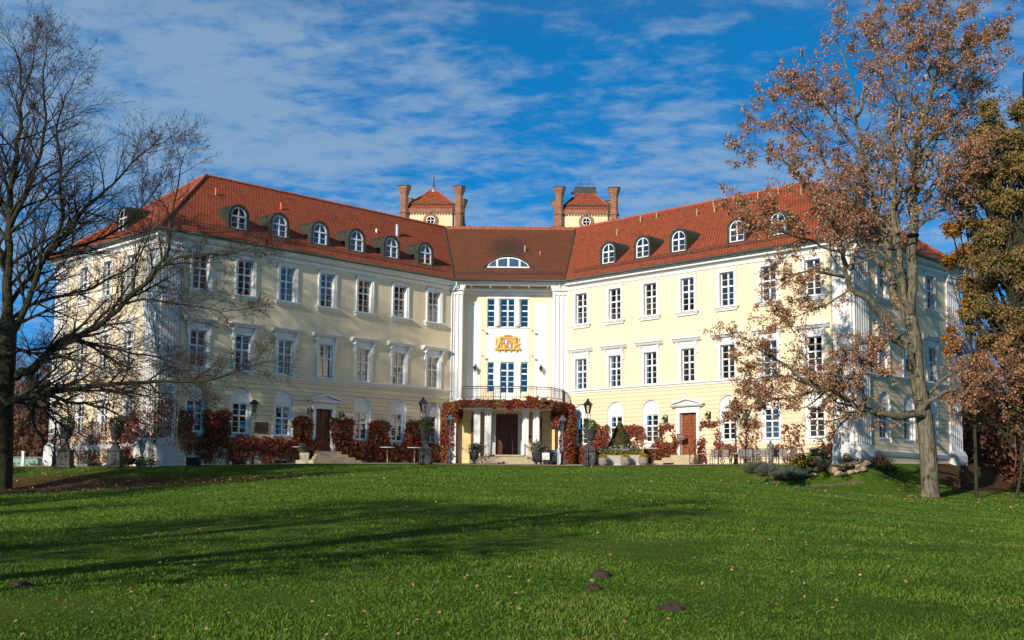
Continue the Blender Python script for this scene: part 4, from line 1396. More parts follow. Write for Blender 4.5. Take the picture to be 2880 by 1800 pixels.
full = BX + [(4.12, 91.3), (-4.72, 91.3)]
slab(mb, full, 6.42, 6.62); slab(mb, full, 6.62, 6.72, 0.12); slab(mb, full, 6.72, 6.80, 0.20)
slab(mb, full, 6.15, 6.42, -0.12)
bal = part(mb.build('balcony', M['white']))
r = MB()
RX = [(x + (0.1 if x < XC else -0.1), y + 0.12) for x, y in BX[2:]]
tot = []
for z, rad in ((7.73, 0.030), (7.58, 0.018), (6.98, 0.018)):
    r.tube([(x, y, z) for x, y in RX], rad, 6)
seg = [(Vector((*a, 0)), Vector((*b, 0))) for a, b in zip(RX, RX[1:])]
for a, b in seg:
    L_ = (b - a).length; n = max(2, round(L_ / 0.125))
    for i in range(n + 1):
        p = a + (b - a) * i / n
        hv = i == 0
        r.tube([(p.x, p.y, 6.8), (p.x, p.y, 7.73 if hv else 7.58)], 0.026 if hv else 0.0125, 5)
    for i in range(n):                                       # little arches between top rails
        p, q = a + (b - a) * i / n, a + (b - a) * (i + 1) / n
        m_ = (p + q) / 2
        r.tube([(p.x, p.y, 7.58), (m_.x, m_.y, 7.69), (q.x, q.y, 7.58)], 0.007, 4)
r.build('railing', M['iron'], bal)
for x in (-2.49, -1.70, 1.01, 1.79):
    mb = MB()
    mb.box(x - 0.235, x + 0.235, 87.35, 87.82, 2.75, 5.98); mb.box(x - 0.28, x + 0.28, 87.30, 87.87, 5.98, 6.16); mb.box(x - 0.27, x + 0.27, 87.31, 87.86, 2.75, 2.95)
    part(mb.build('column', M['white'], bevel=0.01))
for x in (-4.25, 3.62):
    mb = MB(); mb.box(x - 0.20, x + 0.20, 88.2, 88.6, 1.3, 6.16); part(mb.build('column', M['white']))
for xa, xb in ((-3.9, -2.98), (2.26, 3.2)):
    mb = MB(); mb.box(xa, xb, 88.9, 91.0, 1.3, 6.15, 0); part(mb.build('porch_wall', M['porch']))
mb = MB()
for z in [2.6 + 0.68 * k for k in range(5)]:
    mb.box(-3.89, -2.99, 88.893, 88.9, z, z + 0.03); mb.box(2.27, 3.19, 88.893, 88.9, z, z + 0.03)
part(mb.build('porch_joint', M['sandstone']))
# entrance door
mb = MB(); mb.box(-1.55, -1.18, 90.86, 91.05, 2.7, 6.15); mb.box(0.51, 0.88, 90.86, 91.05, 2.7, 6.15); mb.box(-1.18, 0.51, 90.86, 91.05, 6.05, 6.15)
part(mb.build('door_surround', M['white']))
mb = MB(); yd = 91.10
for s in (-1, 1):
    cxd = -0.335
    a, b = sorted((cxd + s * 0.012, cxd + s * 0.84))
    mb.box(a, b, yd + .04, yd + .10, 2.88, 6.08)
    for k in range(5):
        z = 3.02 + 0.61 * k
        c = (a + b) / 2
        mb.box(c - 0.27, c + 0.27, yd + .005, yd + .04, z, z + 0.03); mb.box(c - 0.27, c + 0.27, yd + .005, yd + .04, z + .47, z + .50)
        mb.box(c - 0.27, c - 0.24, yd + .005, yd + .04, z + .03, z + .47); mb.box(c + 0.24, c + 0.27, yd + .005, yd + .04, z + .03, z + .47)
        mb.box(c - 0.15, c + 0.15, yd + .012, yd + .04, z + .1, z + .4, 0, 0.0); mb.box(c - 0.07, c + 0.07, yd - .01, yd + .012, z + .18, z + .32)
mb.box(-0.375, -0.295, yd, yd + .04, 2.88, 6.08)
dd = part(mb.build('entrance_door', M['door_dark'], bevel=0.006))
h = MB(); h.tube([(-0.22, yd, 4.35), (-0.22, yd - .08, 4.35), (-0.08, yd - .08, 4.35)], 0.02, 6); h.box(-0.25, -0.19, yd - .012, yd + .004, 4.1, 4.5); h.build('handle', M['iron'], dd)
for x in (-2.84, 2.12):
    mb = MB(); mb.box(x - 0.13, x + 0.13, 88.80, 88.86, 2.98, 5.6); part(mb.build('side_door_leaf', M['door_dark']))
# steps
mb = MB()
for k in range(5):
    mb.box(-1.62 - 0.25 * k, 0.92 + 0.25 * k, 86.95 - 0.36 * k, (90.9 if k == 0 else 86.95 - 0.36 * (k - 1) + .004), 1.2, 2.86 - 0.165 * k)
mb.box(-3.0, 2.3, 86.95, 90.9, 1.2, 2.75)
part(mb.build('steps', M['sandstone'], bevel=0.012))
for s, xa in ((-1, -1.62), (1, 0.95)):
    mb = MB()
    x0, x1 = xa, xa + s * 0.92
    P0, P1 = Vector((x0, 87.2, 2.8)), Vector((x1, 85.6, 2.1))
    for dz in (0.86, 0.74, 0.14): mb.tube([P0 + Vector((0, 0, dz)), P1 + Vector((0, 0, dz))], 0.022 if dz > .8 else 0.014, 6)
    for i in range(9):
        p = P0 + (P1 - P0) * i / 8
        mb.tube([p - Vector((0, 0, 0.05)), p + Vector((0, 0, 0.86))], 0.022 if i in (0, 8) else 0.010, 5)
    part(mb.build('handrail', M['iron']))

# coat of arms: two lions holding a quartered shield, a spiked crown above, on a bracketed shelf
mb = MB(); mb.box(-1.30, 0.62, YU - 0.05, YU - 0.02, 10.82, 11.98)
coa = part(mb.build('coat_of_arms', M['crestback']))
ccx = -0.325
LION = [(-0.93, 11.02), (-0.80, 11.02), (-0.72, 11.10), (-0.60, 11.24), (-0.52, 11.06), (-0.42, 11.03), (-0.40, 11.09), (-0.47, 11.14), (-0.50, 11.36), (-0.38, 11.44), (-0.28, 11.58),
        (-0.26, 11.66), (-0.36, 11.64), (-0.38, 11.72), (-0.31, 11.76), (-0.32, 11.85), (-0.40, 11.96), (-0.52, 12.00), (-0.62, 11.94), (-0.66, 11.80), (-0.66, 11.62), (-0.72, 11.46), (-0.80, 11.30), (-0.86, 11.20), (-0.93, 11.10)]
for s in (1, -1):
    pts = [(ccx + s * x, z) for x, z in LION]
    mb = MB(); mb.prism(pts if s > 0 else pts[::-1], YU - 0.16, YU - 0.05)
    mb.blob((ccx - s * 0.53, YU - 0.15, 11.83), 0.15, seed=2, amp=0.15, n=2)
    mb.blob((ccx - s * 0.58, YU - 0.14, 11.58), 0.13, seed=4, amp=0.1, n=2, sz=1.3)
    mb.blob((ccx - s * 0.70, YU - 0.13, 11.32), 0.12, seed=5, amp=0.1, n=2, sz=1.2)
    mb.tube([(ccx - s * 0.82, YU - .1, 11.34), (ccx - s * 0.93, YU - .1, 11.40), (ccx - s * 0.90, YU - .1, 11.56), (ccx - s * 0.83, YU - .1, 11.68), (ccx - s * 0.86, YU - .1, 11.80), (ccx - s * 0.95, YU - .1, 11.84)], 0.028, 6)
    mb.build('lion', M['gold'], coa)
mb = MB()
mb.box(ccx - 0.32, ccx + 0.32, YU - 0.13, YU - 0.05, 11.02, 11.78, 0)
for i in (0, 1):
    for j in (0, 1):
        x0 = ccx - 0.275 + i * 0.285; z0 = 11.06 + j * 0.35
        blue = (i + j) == 1
        mb.box(x0, x0 + 0.265, YU - 0.145, YU - 0.128, z0, z0 + 0.325, 1 if blue else 2)
        if blue:
            c = x0 + 0.132
            mb.prism([(c - 0.075, z0 + .03), (c + 0.075, z0 + .03), (c + 0.05, z0 + .17), (c + 0.075, z0 + .22), (c + 0.075, z0 + .30), (c + 0.035, z0 + .30), (c + 0.035, z0 + .26), (c + 0.018, z0 + .26), (c + 0.018, z0 + .30),
                      (c - 0.018, z0 + .30), (c - 0.018, z0 + .26), (c - 0.035, z0 + .26), (c - 0.035, z0 + .30), (c - 0.075, z0 + .30), (c - 0.075, z0 + .22), (c - 0.05, z0 + .17)], YU - 0.165, YU - 0.144, 3)
        else:
            for k in range(4): mb.box(x0 + 0.05 + 0.012 * (k % 2), x0 + 0.21 - 0.015 * (k % 2), YU - 0.16, YU - 0.144, z0 + 0.05 + 0.065 * k, z0 + 0.085 + 0.065 * k, 4)
mb.build('shield', [M['gold'], M['blue'], M['orange'], M['crestwhite'], M['crestbrown']], coa)
mb = MB(); mb.box(ccx - 0.33, ccx + 0.33, YU - 0.15, YU - 0.05, 11.80, 11.90)
for k in range(9):
    x = ccx - 0.30 + 0.075 * k; zt = 12.06 + 0.05 * math.sin(math.pi * k / 8)
    mb.prism([(x - 0.022, 11.90), (x + 0.022, 11.90), (x + 0.006, zt), (x - 0.006, zt)], YU - 0.13, YU - 0.07); mb.blob((x, YU - .1, zt), 0.022, n=1, amp=0)
mb.build('crown', M['gold'], coa)
mb = MB(); mb.box(-1.30, 0.66, YU - 0.26, YU - 0.05, 10.94, 11.02)
for k in range(4): mb.box(-1.05 + 0.44 * k, -0.95 + 0.44 * k, YU - 0.2, YU - 0.05, 10.80, 10.94)
mb.build('shelf', M['gold'], coa)
for x, z in ((-2.25, 12.40), (1.50, 12.40), (-2.25, 10.43), (1.50, 10.43)):
    mb = MB(); mb.tube([(x, YU, z), (x + 0.05, YU - 0.5, z - .02)], 0.016, 5); mb.box(x - 0.05, x + 0.12, YU - 0.58, YU - 0.46, z - 0.06, z + 0.06)
    part(mb.build('facade_spotlight', M['zinc']))
mb = MB(); mb.box(1.30, 1.48, 90.97, 91.0, 4.25, 4.42); part(mb.build('bell_panel', M['plaque']))

# ------------------------------------------------------------------ the two roof towers behind the ridge


def tower(cx, label, chimney):
    root = empty('roof_tower', (cx, 104.45, 16.0), 0, label, 'tower', 'brick-cornered towers rising behind the roof')
    hw = 2.10
    mb = MB()
    y0 = -2.3
    wall_panel(mb, -hw, hw, 0, 8.45, [(-0.40, 0.40, 6.9, 7.7)], 0.2, 0, y0)
    mb.face([(-hw, y0, 0), (-hw, 2.3, 0), (-hw, 2.3, 8.45), (-hw, y0, 8.45)]); mb.face([(hw, y0, 0), (hw, 2.3, 0), (hw, 2.3, 8.45), (hw, y0, 8.45)]); mb.face([(-hw, 2.3, 0), (hw, 2.3, 0), (hw, 2.3, 8.45), (-hw, 2.3, 8.45)])
    mb.build('wall', M['towercream'], root)
    mb = MB()
    mb.box(-hw - .02, hw + .02, y0 - 0.10, y0 - 0.002, 8.12, 8.45)
    for k in range(17): x = -hw + 0.12 + k * (2 * hw - 0.24) / 16; mb.box(x - 0.06, x + 0.06, y0 - 0.09, y0 - 0.002, 7.95, 8.119)
    mb.build('corbel_frieze', M['brick'], root)
    # round window in a toothed brick ring
    wz, wx = 7.42, -0.06 if not chimney else -0.04
    mb = MB(); n = 32
    for i in range(n):
        a, b = 2 * math.pi * i / n, 2 * math.pi * (i + 1) / n
        ro = 0.66 if i % 2 else 0.61
        q = [(wx + r_ * math.cos(t_), wz + r_ * math.sin(t_)) for r_, t_ in ((0.37, a), (ro, a), (ro, b), (0.37, b))]
        mb.prism(q, y0 - 0.09, y0 - 0.001)
    rw = mb.build('round_window', M['brick'], root)
    mb = MB()
    mb.lathe([(0.385, 0), (0.385, 0.08), (0.31, 0.08), (0.31, 0.0)], k=28); mb.v = [(wx + x, y0 - 0.03 - z, wz + y) for x, y, z in mb.v]
    mb.box(wx - 0.32, wx + 0.32, y0 - 0.08, y0 - 0.03, wz - 0.025, wz + 0.025); mb.box(wx - 0.025, wx + 0.025, y0 - 0.08, y0 - 0.03, wz - 0.32, wz + 0.32)
    mb.build('frame', WHT, rw)
    mb = MB(); mb.face([(wx + 0.36 * math.cos(2 * math.pi * i / 24), y0 - 0.02, wz + 0.36 * math.sin(2 * math.pi * i / 24)) for i in range(24)]); mb.build('pane', eg, rw)
    # two-pitched hipped roof
    mb = MB()
    s1, s2, s3 = 2.34, 1.92, (0.0 if not chimney else 0.72)
    z1, z2, z3 = 8.42, 8.98, (10.85 if not chimney else 10.35)
    for k in range(4):
        rot = lambda p: Vector((p[0] * math.cos(k * math.pi / 2) - p[1] * math.sin(k * math.pi / 2), p[0] * math.sin(k * math.pi / 2) + p[1] * math.cos(k * math.pi / 2), p[2]))
        for (sa, za), (sb, zb) in (((s1, z1), (s2, z2)), ((s2 + 0.05, z2 - 0.02), (max(s3, 0.02), z3))):
            p = [(-sa, -sa, za), (sa, -sa, za), (sb, -sb, zb), (-sb, -sb, zb)]
            L_ = math.hypot(sa - sb, zb - za)
            mb.face([rot(q) for q in p], 0, [(-sa, 0), (sa, 0), (sb, L_), (-sb, L_)])
    rf = mb.build('roof', M['tile'], root)
    mb = MB()
    for sx in (-1, 1):
        for sy in (-1, 1): mb.tube([(sx * s2, sy * s2, z2 + .02), (sx * s3, sy * s3, z3)], 0.07, 6)
    mb.build('ridge_tiles', M['ridge'], rf)
    if not chimney:
        mb = MB(); mb.lathe([(0.5, 10.42), (0.30, 10.66), (0.12, 10.85), (0.09, 10.95)], k=8, ph=Q); mb.build('lead_cap', M['zinc'], root)
        mb = MB(); mb.lathe([(0.10, 10.9), (0.07, 11.1), (0.05, 11.3), (0.015, 12.05)], k=6); mb.build('spire', M['iron'], root)
    else:
        mb = MB(); mb.box(-0.95, 0.95, -0.3, 1.4, 9.4, 11.05); mb.box(-1.25, -0.95, 0.2, 0.5, 10.55, 10.75); mb.build('chimney', M['darkstone'], root)
        mb = MB(); mb.tube([(-0.7, -0.3, 11.0), (-0.7, -0.3, 11.3), (0.7, -0.3, 11.3), (0.7, -0.3, 11.0)], 0.035, 6)
        for x in (-0.35, 0.30): mb.tube([(x, 0, 11.0), (x, 0, 11.95)], 0.016, 4)
        mb.build('roof_rail', M['gutter'], root)
    mb = MB(); mb.tube([(1.86, y0 - 0.35, 8.9), (1.86, y0 - 0.32, 8.3), (1.86, y0 - 0.10, 8.0), (1.86, y0 - 0.10, 5)], 0.055, 6); mb.build('downpipe', M['gutter'], root)
    mb = MB(); mb.box(-s2 - .1, s2 + .1, -s2 - 0.14, -s2 - 0.04, z2 - 0.05, z2 + 0.05); mb.build('gutter', M['gutter'], root)
    for sx in (-1, 1):
        for sy in (-1, 1):
            mb = MB()
            mb.lathe([(0.36, 0), (0.36, 8.0), (0.44, 8.02), (0.44, 8.18), (0.37, 8.22), (0.345, 8.5), (0.345, 9.55), (0.40, 9.75), (0.50, 10.05), (0.56, 10.20), (0.56, 10.34)], (sx * 2.36, sy * 2.36, 0), 8, 0, False, ph=math.pi / 8)
            tr = mb.build('turret', M['brick'], root)
            mb = MB(); mb.lathe([(0.60, 10.34), (0.60, 10.40), (0.0, 10.52)], (sx * 2.36, sy * 2.36, 0), 8, 0, False, ph=math.pi / 8); mb.build('turret_cap', M['gutter'], tr)
    return root


tower(-7.05, 'cream square tower with brick corner turrets, pyramid roof and a thin spire', False)
tower(6.33, 'cream square tower with brick corner turrets and a blackened chimney on its blunt roof', True)
# ------------------------------------------------------------------ lamps, urns, tables, chairs, signs
WSRC = {'L': 'left', 'R': 'right'}


def lantern(mb_metal, mb_glass, z, s):
    """six-sided tapering street lantern, bottom at z, scale s"""
    k = 6
    mb_glass.lathe([(0.13 * s, z + 0.03 * s), (0.235 * s, z + 0.50 * s)], (0, 0, 0), k, 0, False)
    for i in range(k):
        a = 2 * math.pi * i / k
        mb_metal.tube([(0.135 * s * math.cos(a), 0.135 * s * math.sin(a), z), (0.245 * s * math.cos(a), 0.245 * s * math.sin(a), z + 0.52 * s)], 0.013 * s, 4)
    mb_metal.lathe([(0.15 * s, z - 0.02 * s), (0.16 * s, z + 0.03 * s)], k=k, smooth_=False)
    mb_metal.lathe([(0.32 * s, z + 0.50 * s), (0.33 * s, z + 0.54 * s), (0.24 * s, z + 0.66 * s), (0.10 * s, z + 0.80 * s), (0.085 * s, z + 0.84 * s), (0.10 * s, z + 0.88 * s), (0.05 * s, z + 0.93 * s), (0.0, z + 0.95 * s)], k=k, smooth_=False)


def make_lamp(h, metal, s=1.0, cage=True):
    root = empty('street_lamp')
    p = MB()
    zb = h - 0.95 * s
    zn = zb - (0.36 * s if cage else 0.05)
    p.lathe([(0.17, 0), (0.17, 0.14), (0.13, 0.18), (0.12, 0.55), (0.15, 0.60), (0.10, 0.68), (0.075, 0.95), (0.085, 1.0), (0.055, 1.05), (0.05, zn - 0.3), (0.045, zn - 0.05), (0.075, zn - 0.02), (0.05, zn)], k=12)
    p.build('pole', metal, root)
    m, g = MB(), MB()
    if cage:
        for sx in (-1, 1):
            m.tube([(0, 0, zn), (sx * 0.15, 0, zn + 0.03), (sx * 0.18, 0, zn + 0.14), (sx * 0.15, 0, zb)], 0.014, 5)
            m.tube([(sx * 0.13, 0, zn - 0.02), (sx * 0.20, 0, zn - 0.06), (sx * 0.21, 0, zn + 0.02), (sx * 0.16, 0, zn + 0.03)], 0.011, 5)
        for sy in (-1, 1): m.tube([(0, 0, zn), (0, sy * 0.15, zn + 0.03), (0, sy * 0.18, zn + 0.14), (0, sy * 0.15, zb)], 0.014, 5)
    lantern(m, g, zb, s)
    la_ = m.build('lantern', metal, root)
    g.build('lamp_glass', M['lampglass'], la_)
    return root


def stand(root, px, depth, rz=0.0):
    p = at(px, 1300, depth)
    # the roll of the picture hardly matters over the height of a post: refine x on the base
    z = tz(p.x, depth)
    for _ in range(3):
        yb = PCY - 0
        d = Vector((p.x, depth, z))
        zc = d.y * cp + d.z * sp; yc = d.z * cp - d.y * sp
        u_ = PCX + FOCAL * (d.x * cr - yc * sr) / zc
        p.x += (px - u_) / FOCAL * zc
        z = tz(p.x, depth)
    root.location = (p.x, depth, z); root.rotation_euler = (0, 0, rz)
    return root


tall = make_lamp(4.36, M['iron'])
GL = 'lamp posts along the lawn edge'
for i, (px, dep, lab) in enumerate([(708, 78, 'black lamp post before the brown plaque and the left wing wall'),
                                    (1187, 77.6, 'black lamp post in front of the urn left of the portico'),
                                    (1653, 77.6, 'black lamp post in front of the black urn right of the portico'),
                                    (2070, 77.2, 'black lamp post half hidden by brown leaves on the right terrace'),
                                    (151, 76.5, 'black lamp post behind the bare branches beside the left urn')]):
    o = tall if i == 0 else copy_tree(tall)
    tag(stand(o, px, dep), lab, 'lamp post', GL)
short = make_lamp(3.42, M['ironblue'], 0.88, False)
for i, (px, lab) in enumerate([(1265, 'slate-blue lamp post before the red creeper left of the porch'), (1582, 'slate-blue lamp post before the red creeper right of the porch')]):
    o = short if i == 0 else copy_tree(short)
    tag(stand(o, px, 82.5), lab, 'lamp post', 'short lamps beside the porch')


def make_wall_lantern():
    root = empty('wall_lantern')
    m, g = MB(), MB()
    lantern(m, g, -0.26, 0.56)
    m.tube([(0, 0, 0.26), (0, 0.10, 0.36), (0, 0.30, 0.30), (0, 0.38, 0.05)], 0.02, 5); m.box(-0.06, 0.06, 0.36, 0.40, -0.1, 0.3)
    f = m.build('lantern', M['iron'], root); g.build('lamp_glass', M['lampglass'], root)
    return root


WLN = make_wall_lantern(); k_ = 0
for fr, x, z, lab in (('L', -12.85, 5.35, 'black wall lantern left of the dark door in the left wing'), ('L', -10.2, 5.2, 'black wall lantern right of the dark door in the left wing'),
                      ('R', 9.75, 5.25, 'black wall lantern left of the brown door in the right wing'), ('R', 13.35, 5.35, 'black wall lantern right of the brown door in the right wing'),
                      ('C', -2.78, 9.5, 'black wall lantern on the white panel left of the balcony windows'), ('C', 2.20, 9.5, 'black wall lantern on the white panel right of the balcony windows'),
                      ('LE', -5.4, 5.4, 'black wall lantern on the far left end wall behind bare branches')):
    o = WLN if k_ == 0 else copy_tree(WLN); k_ += 1
    rz = FR[fr][1]
    p = W(fr, x, -0.38, z) if fr != 'C' else Vector((x, YB - 0.40, z))
    tag(place(o, p, rz), lab, 'wall lantern', 'lanterns fixed to the palace walls')


# plants for pots: leaves in a dome
def leaf_ball(name, mat, c, r, n, size, parent, sz=1.0, shell=0.5):
    d = rng.normal(size=(n, 3)); d /= np.linalg.norm(d, axis=1, keepdims=True)
    q = r * (shell + (1 - shell) * rng.random(n)) ** 0.6
    P = d * q[:, None] * np.array([1, 1, sz]) + np.array(c)
    return quads_mesh(name, leaf_quads(P, size, d, 0.8, 0.5), 4, mat, parent)


def urn(mb, z, s, mi=0):
    mb.lathe([(0.22 * s, z), (0.22 * s, z + 0.06 * s), (0.09 * s, z + 0.12 * s), (0.08 * s, z + 0.22 * s), (0.20 * s, z + 0.30 * s), (0.30 * s, z + 0.46 * s), (0.34 * s, z + 0.78 * s), (0.42 * s, z + 0.86 * s), (0.43 * s, z + 0.92 * s), (0.34 * s, z + 0.92 * s), (0.32 * s, z + 0.80 * s)], k=20, mi=mi)


def make_urn(s, ped, plant, emblem=True):
    root = empty('stone_urn')
    m = MB()
    if ped:
        m.box(-0.46, 0.46, -0.46, 0.46, 0, 0.16); m.box(-0.40, 0.40, -0.40, 0.40, 0.16, 0.95, taper=0.03); m.box(-0.45, 0.45, -0.45, 0.45, 0.95, 1.05)
        m.lathe([(0.42, 1.05), (0.30, 1.16), (0.20, 1.36), (0.14, 1.45)], k=4, ph=Q, smooth_=False)
        m.build('pedestal', M['darkstone'], root, 0.012)
        if emblem:
            e = MB(); e.tube([(0.15 * math.cos(a), -0.405, 0.58 + 0.19 * math.sin(a)) for a in [math.radians(-60 + 300 * i / 14) for i in range(15)]], 0.028, 6); e.build('relief_ring', M['stone'], root)
        z = 1.40
    else: z = 0.0
    u_ = MB(); urn(u_, z, s); u_.build('urn', M['darkstone'] if ped else M['plastic'], root)
    plant(root, z + 0.95 * s, s)
    return root


def bushy(root, z, s):
    leaf_ball('plant', M['green'], (0, 0, z + 0.18), 0.46 * s, 900, 0.11, root, 1.0)
    leaf_ball('flowers', M['whiteflower'], (0, 0, z + 0.08), 0.42 * s, 160, 0.07, root, 0.7, 0.9)


U1 = make_urn(1.05, True, bushy)
GU = 'planted urns on dark pedestals'
for i, (px, dep, lab) in enumerate([(182, 71.5, 'dark stone urn on a pedestal, outermost on the left, under bare branches'), (322, 71.5, 'dark stone urn on a pedestal between the left end wall and the bare branches'),
                                    (1196, 79.0, 'dark stone urn with tall green plant behind the lamp left of the portico'), (1660, 79.0, 'dark urn with small white flowers behind the lamp right of the portico')]):
    o = U1 if i == 0 else copy_tree(U1)
    tag(stand(o, px, dep), lab, 'urn', GU)
def wispy(root, z, s):
    leaf_ball('plant', M['grey_green'], (0.1, 0, z + 0.18), 0.46, 420, 0.16, root, 0.8, 0.2)
    leaf_ball('dry_plant', M['rustleaf'], (0.35, 0, z + 0.22), 0.40, 240, 0.10, root, 0.5, 0.1)
U2 = make_urn(0.95, False, wispy)
tag(stand(U2, 1333, 83.0), 'grey pot of straggly plants left of the porch steps', 'planter', 'pots beside the porch steps')
root = empty('round_planter')
m = MB(); m.lathe([(0.30, 0), (0.36, 0.30), (0.42, 0.62), (0.47, 0.66), (0.47, 0.70), (0.40, 0.70), (0.38, 0.6)], (0, 0, 0.18), 20)
for a in (0, 1, 2): m.box(0.2 * math.cos(a * 2.1) - .05, 0.2 * math.cos(a * 2.1) + .05, 0.2 * math.sin(a * 2.1) - .05, 0.2 * math.sin(a * 2.1) + .05, 0, 0.2)
m.build('pot', M['plastic'], root)
leaf_ball('plant', M['grey_green'], (0, 0, 1.2), 0.55, 700, 0.16, root, 0.9, 0.2)
tag(stand(root, 1512, 83.0), 'round anthracite planter of spiky green plants right of the porch steps', 'planter', 'pots beside the porch steps')

# little cart with a pale front panel, the grey chest behind it and a bollard light
root = empty('luggage_cart')
m = MB()
for s in (-1, 1):
    m.tube([(s * 0.27, 0.0, 0.20), (s * 0.27, 0.05, 0.95), (s * 0.22, 0.25, 1.22)], 0.02, 6); m.tube([(s * 0.27, -0.05, 0.2), (s * 0.27, 0.65, 0.25)], 0.02, 6)
m.tube([(-0.22, 0.25, 1.22), (0.22, 0.25, 1.22)], 0.02, 6); m.box(-0.27, 0.27, 0.0, 0.65, 0.22, 0.27)
m.build('cart_frame', M['iron'], root)
m = MB(); m.box(-0.25, 0.25, -0.05, -0.02, 0.36, 0.84); m.build('front_panel', M['tabletop'], root, 0.01)
for s in (-1, 1):
    for y in (0.02, 0.58):
        m = MB(); m.lathe([(0.0, -0.03), (0.14, -0.03), (0.15, 0), (0.14, 0.03), (0, 0.03)], k=14); m.v = [(s * 0.31 + z, y + x, 0.15 + yy) for x, yy, z in m.v]; m.build('wheel', M['iron'], root)
tag(stand(root, 1535, 82.6), 'small wheeled cart with pale front panel beside the round planter', 'cart')
root = empty('storage_chest')
m = MB(); m.box(-0.34, 0.34, -0.25, 0.25, 0.0, 0.66); m.build('box', M['iron'], root, 0.01)
m = MB(); m.box(-0.37, 0.37, -0.28, 0.28, 0.66, 0.74); m.box(-0.37, 0.37, 0.22, 0.28, 0.74, 1.05); m.build('lid', M['ironblue'], root, 0.01)
tag(stand(root, 1556, 84.0), 'black chest with grey lid against the porch behind the cart', 'chest')
root = empty('bollard_light')
m = MB(); m.box(-0.075, 0.075, -0.075, 0.075, 0, 1.15); m.build('post', M['zinc'], root, 0.01)
m = MB(); m.box(-0.035, 0.035, -0.085, -0.07, 0.92, 1.08); m.build('light_panel', M['tabletop'], root)
tag(stand(root, 1570, 82.0), 'grey square bollard light in front of the red creeper', 'bollard')

# stone bowl with a clipped conifer, troughs and barrel pots
root = empty('stone_bowl')
m = MB(); m.lathe([(0.52, 0), (0.52, 0.2), (0.30, 0.28), (0.24, 0.55), (0.34, 0.78), (0.9, 0.92), (1.28, 1.08), (1.38, 1.24), (1.38, 1.32), (1.25, 1.32), (1.1, 1.24)], k=32); m.build('bowl', M['stone'], root)
zc_ = 1.30; n = 8000
tt = 1 - np.sqrt(1 - rng.random(n)); aa = rng.random(n) * 2 * np.pi; rr_ = 0.78 * (1 - tt) ** 0.85 * (0.75 + 0.25 * rng.random(n)) + 0.03
P = np.stack([rr_ * np.cos(aa), rr_ * np.sin(aa), zc_ + 0.25 + tt * 2.1], 1); N = np.stack([np.cos(aa), np.sin(aa), 0.5 + 0 * aa], 1)
quads_mesh('conifer', leaf_quads(P, 0.12, N, 0.5, 0.4), 4, M['conifer'], root)
P = np.stack([1.22 * np.sqrt(rng.random(1500)) * np.cos(aa[:1500]), 1.22 * np.sqrt(rng.random(1500)) * np.sin(aa[:1500]), 1.34 + 0.28 * rng.random(1500)], 1)
quads_mesh('flowers', leaf_quads(P, 0.10, np.array([[0, 0, 1.0]]), 0.9, 0.8), 4, M['whiteflower'], root)
root.scale = (1, 1, 0.8); tag(stand(root, 1744, 81.0), 'wide stone bowl of white flowers with a clipped conifer cone', 'planter')
GT = 'concrete troughs around the stone bowl'


def trough(px, wd, dep, lab, first=[None]):
    if first[0] is None:
        r_ = empty('flower_trough')
        m = MB(); m.box(-0.5, 0.5, -0.3, 0.3, 0, 0.58, taper=-0.04); m.box(-0.54, 0.54, -0.35, 0.35, 0.58, 0.66); m.box(-0.545, 0.545, -0.355, 0.355, 0.25, 0.31)
        m.build('trough', M['trough'], r_, 0.01)
        n = 520; P = np.stack([(rng.random(n) - .5) * 1.05, (rng.random(n) - .5) * 0.6, 0.66 + 0.30 * rng.random(n) ** 1.3], 1)
        quads_mesh('flowers', leaf_quads(P, 0.09, np.array([[0, 0, 1.0]]), 0.9, 0.7), 4, M['yellow'], r_)
        P = P + np.array([0, 0.15, 0.12]); quads_mesh('foliage', leaf_quads(P, 0.15, np.array([[0, 0, 1.0]]), 1.2, 0.3), 4, M['grey_green'], r_)
        first[0] = r_; o = r_
    else: o = copy_tree(first[0])
    stand(o, px, dep); o.scale = (wd, 1, 1)
    tag(o, lab, 'trough', GT)


trough(1682, 0.95, 79.6, 'pale concrete trough just right of the black urn and lamp')
trough(1728, 1.05, 79.6, 'pale concrete trough of yellow flowers under the left half of the stone bowl')
trough(1786, 0.95, 79.6, 'pale concrete trough right of the stone bowl, between two barrel pots')
GB_ = 'barrel pots between the troughs'
first_pot = None
for px, lab in ((1696, 'barrel pot of yellow flowers left of the stone bowl'), (1759, 'barrel pot of yellow flowers below the stone bowl'), (1810, 'barrel pot of yellow flowers rightmost beside the thin table')):
    if first_pot is None:
        r_ = empty('barrel_pot')
        m = MB(); m.lathe([(0.22, 0), (0.29, 0.18), (0.31, 0.30), (0.30, 0.42), (0.33, 0.52), (0.28, 0.52), (0.26, 0.46)], k=18)
        for z in (0.14, 0.38): m.lathe([(0.295, z), (0.318, z + 0.01), (0.318, z + 0.03), (0.295, z + 0.04)], k=18)
        m.build('pot', M['stone'], r_)
        leaf_ball('flowers', M['yellow'], (0, 0, 0.58), 0.30, 420, 0.085, r_, 0.75, 0.4)
        first_pot = r_; o = r_
    else: o = copy_tree(first_pot)
    tag(stand(o, px, 78.7), lab, 'plant pot', GB_)


# tables and chairs
def make_table(top, w_, metal, round_=True, z=1.12):
    r_ = empty('bistro_table')
    m = MB()
    if round_: m.lathe([(w_, z - 0.035), (w_ + .01, z - 0.02), (w_, z), (0, z)], k=28)
    else: m.box(-w_, w_, -w_ * 0.9, w_ * 0.9, z - 0.035, z)
    m.build('table_top', top, r_)
    m = MB(); m.lathe([(0.26, 0), (0.24, 0.03), (0.06, 0.06), (0.028, 0.10), (0.028, z - 0.05), (0.14, z - 0.04)], k=14); m.build('leg', metal, r_)
    return r_


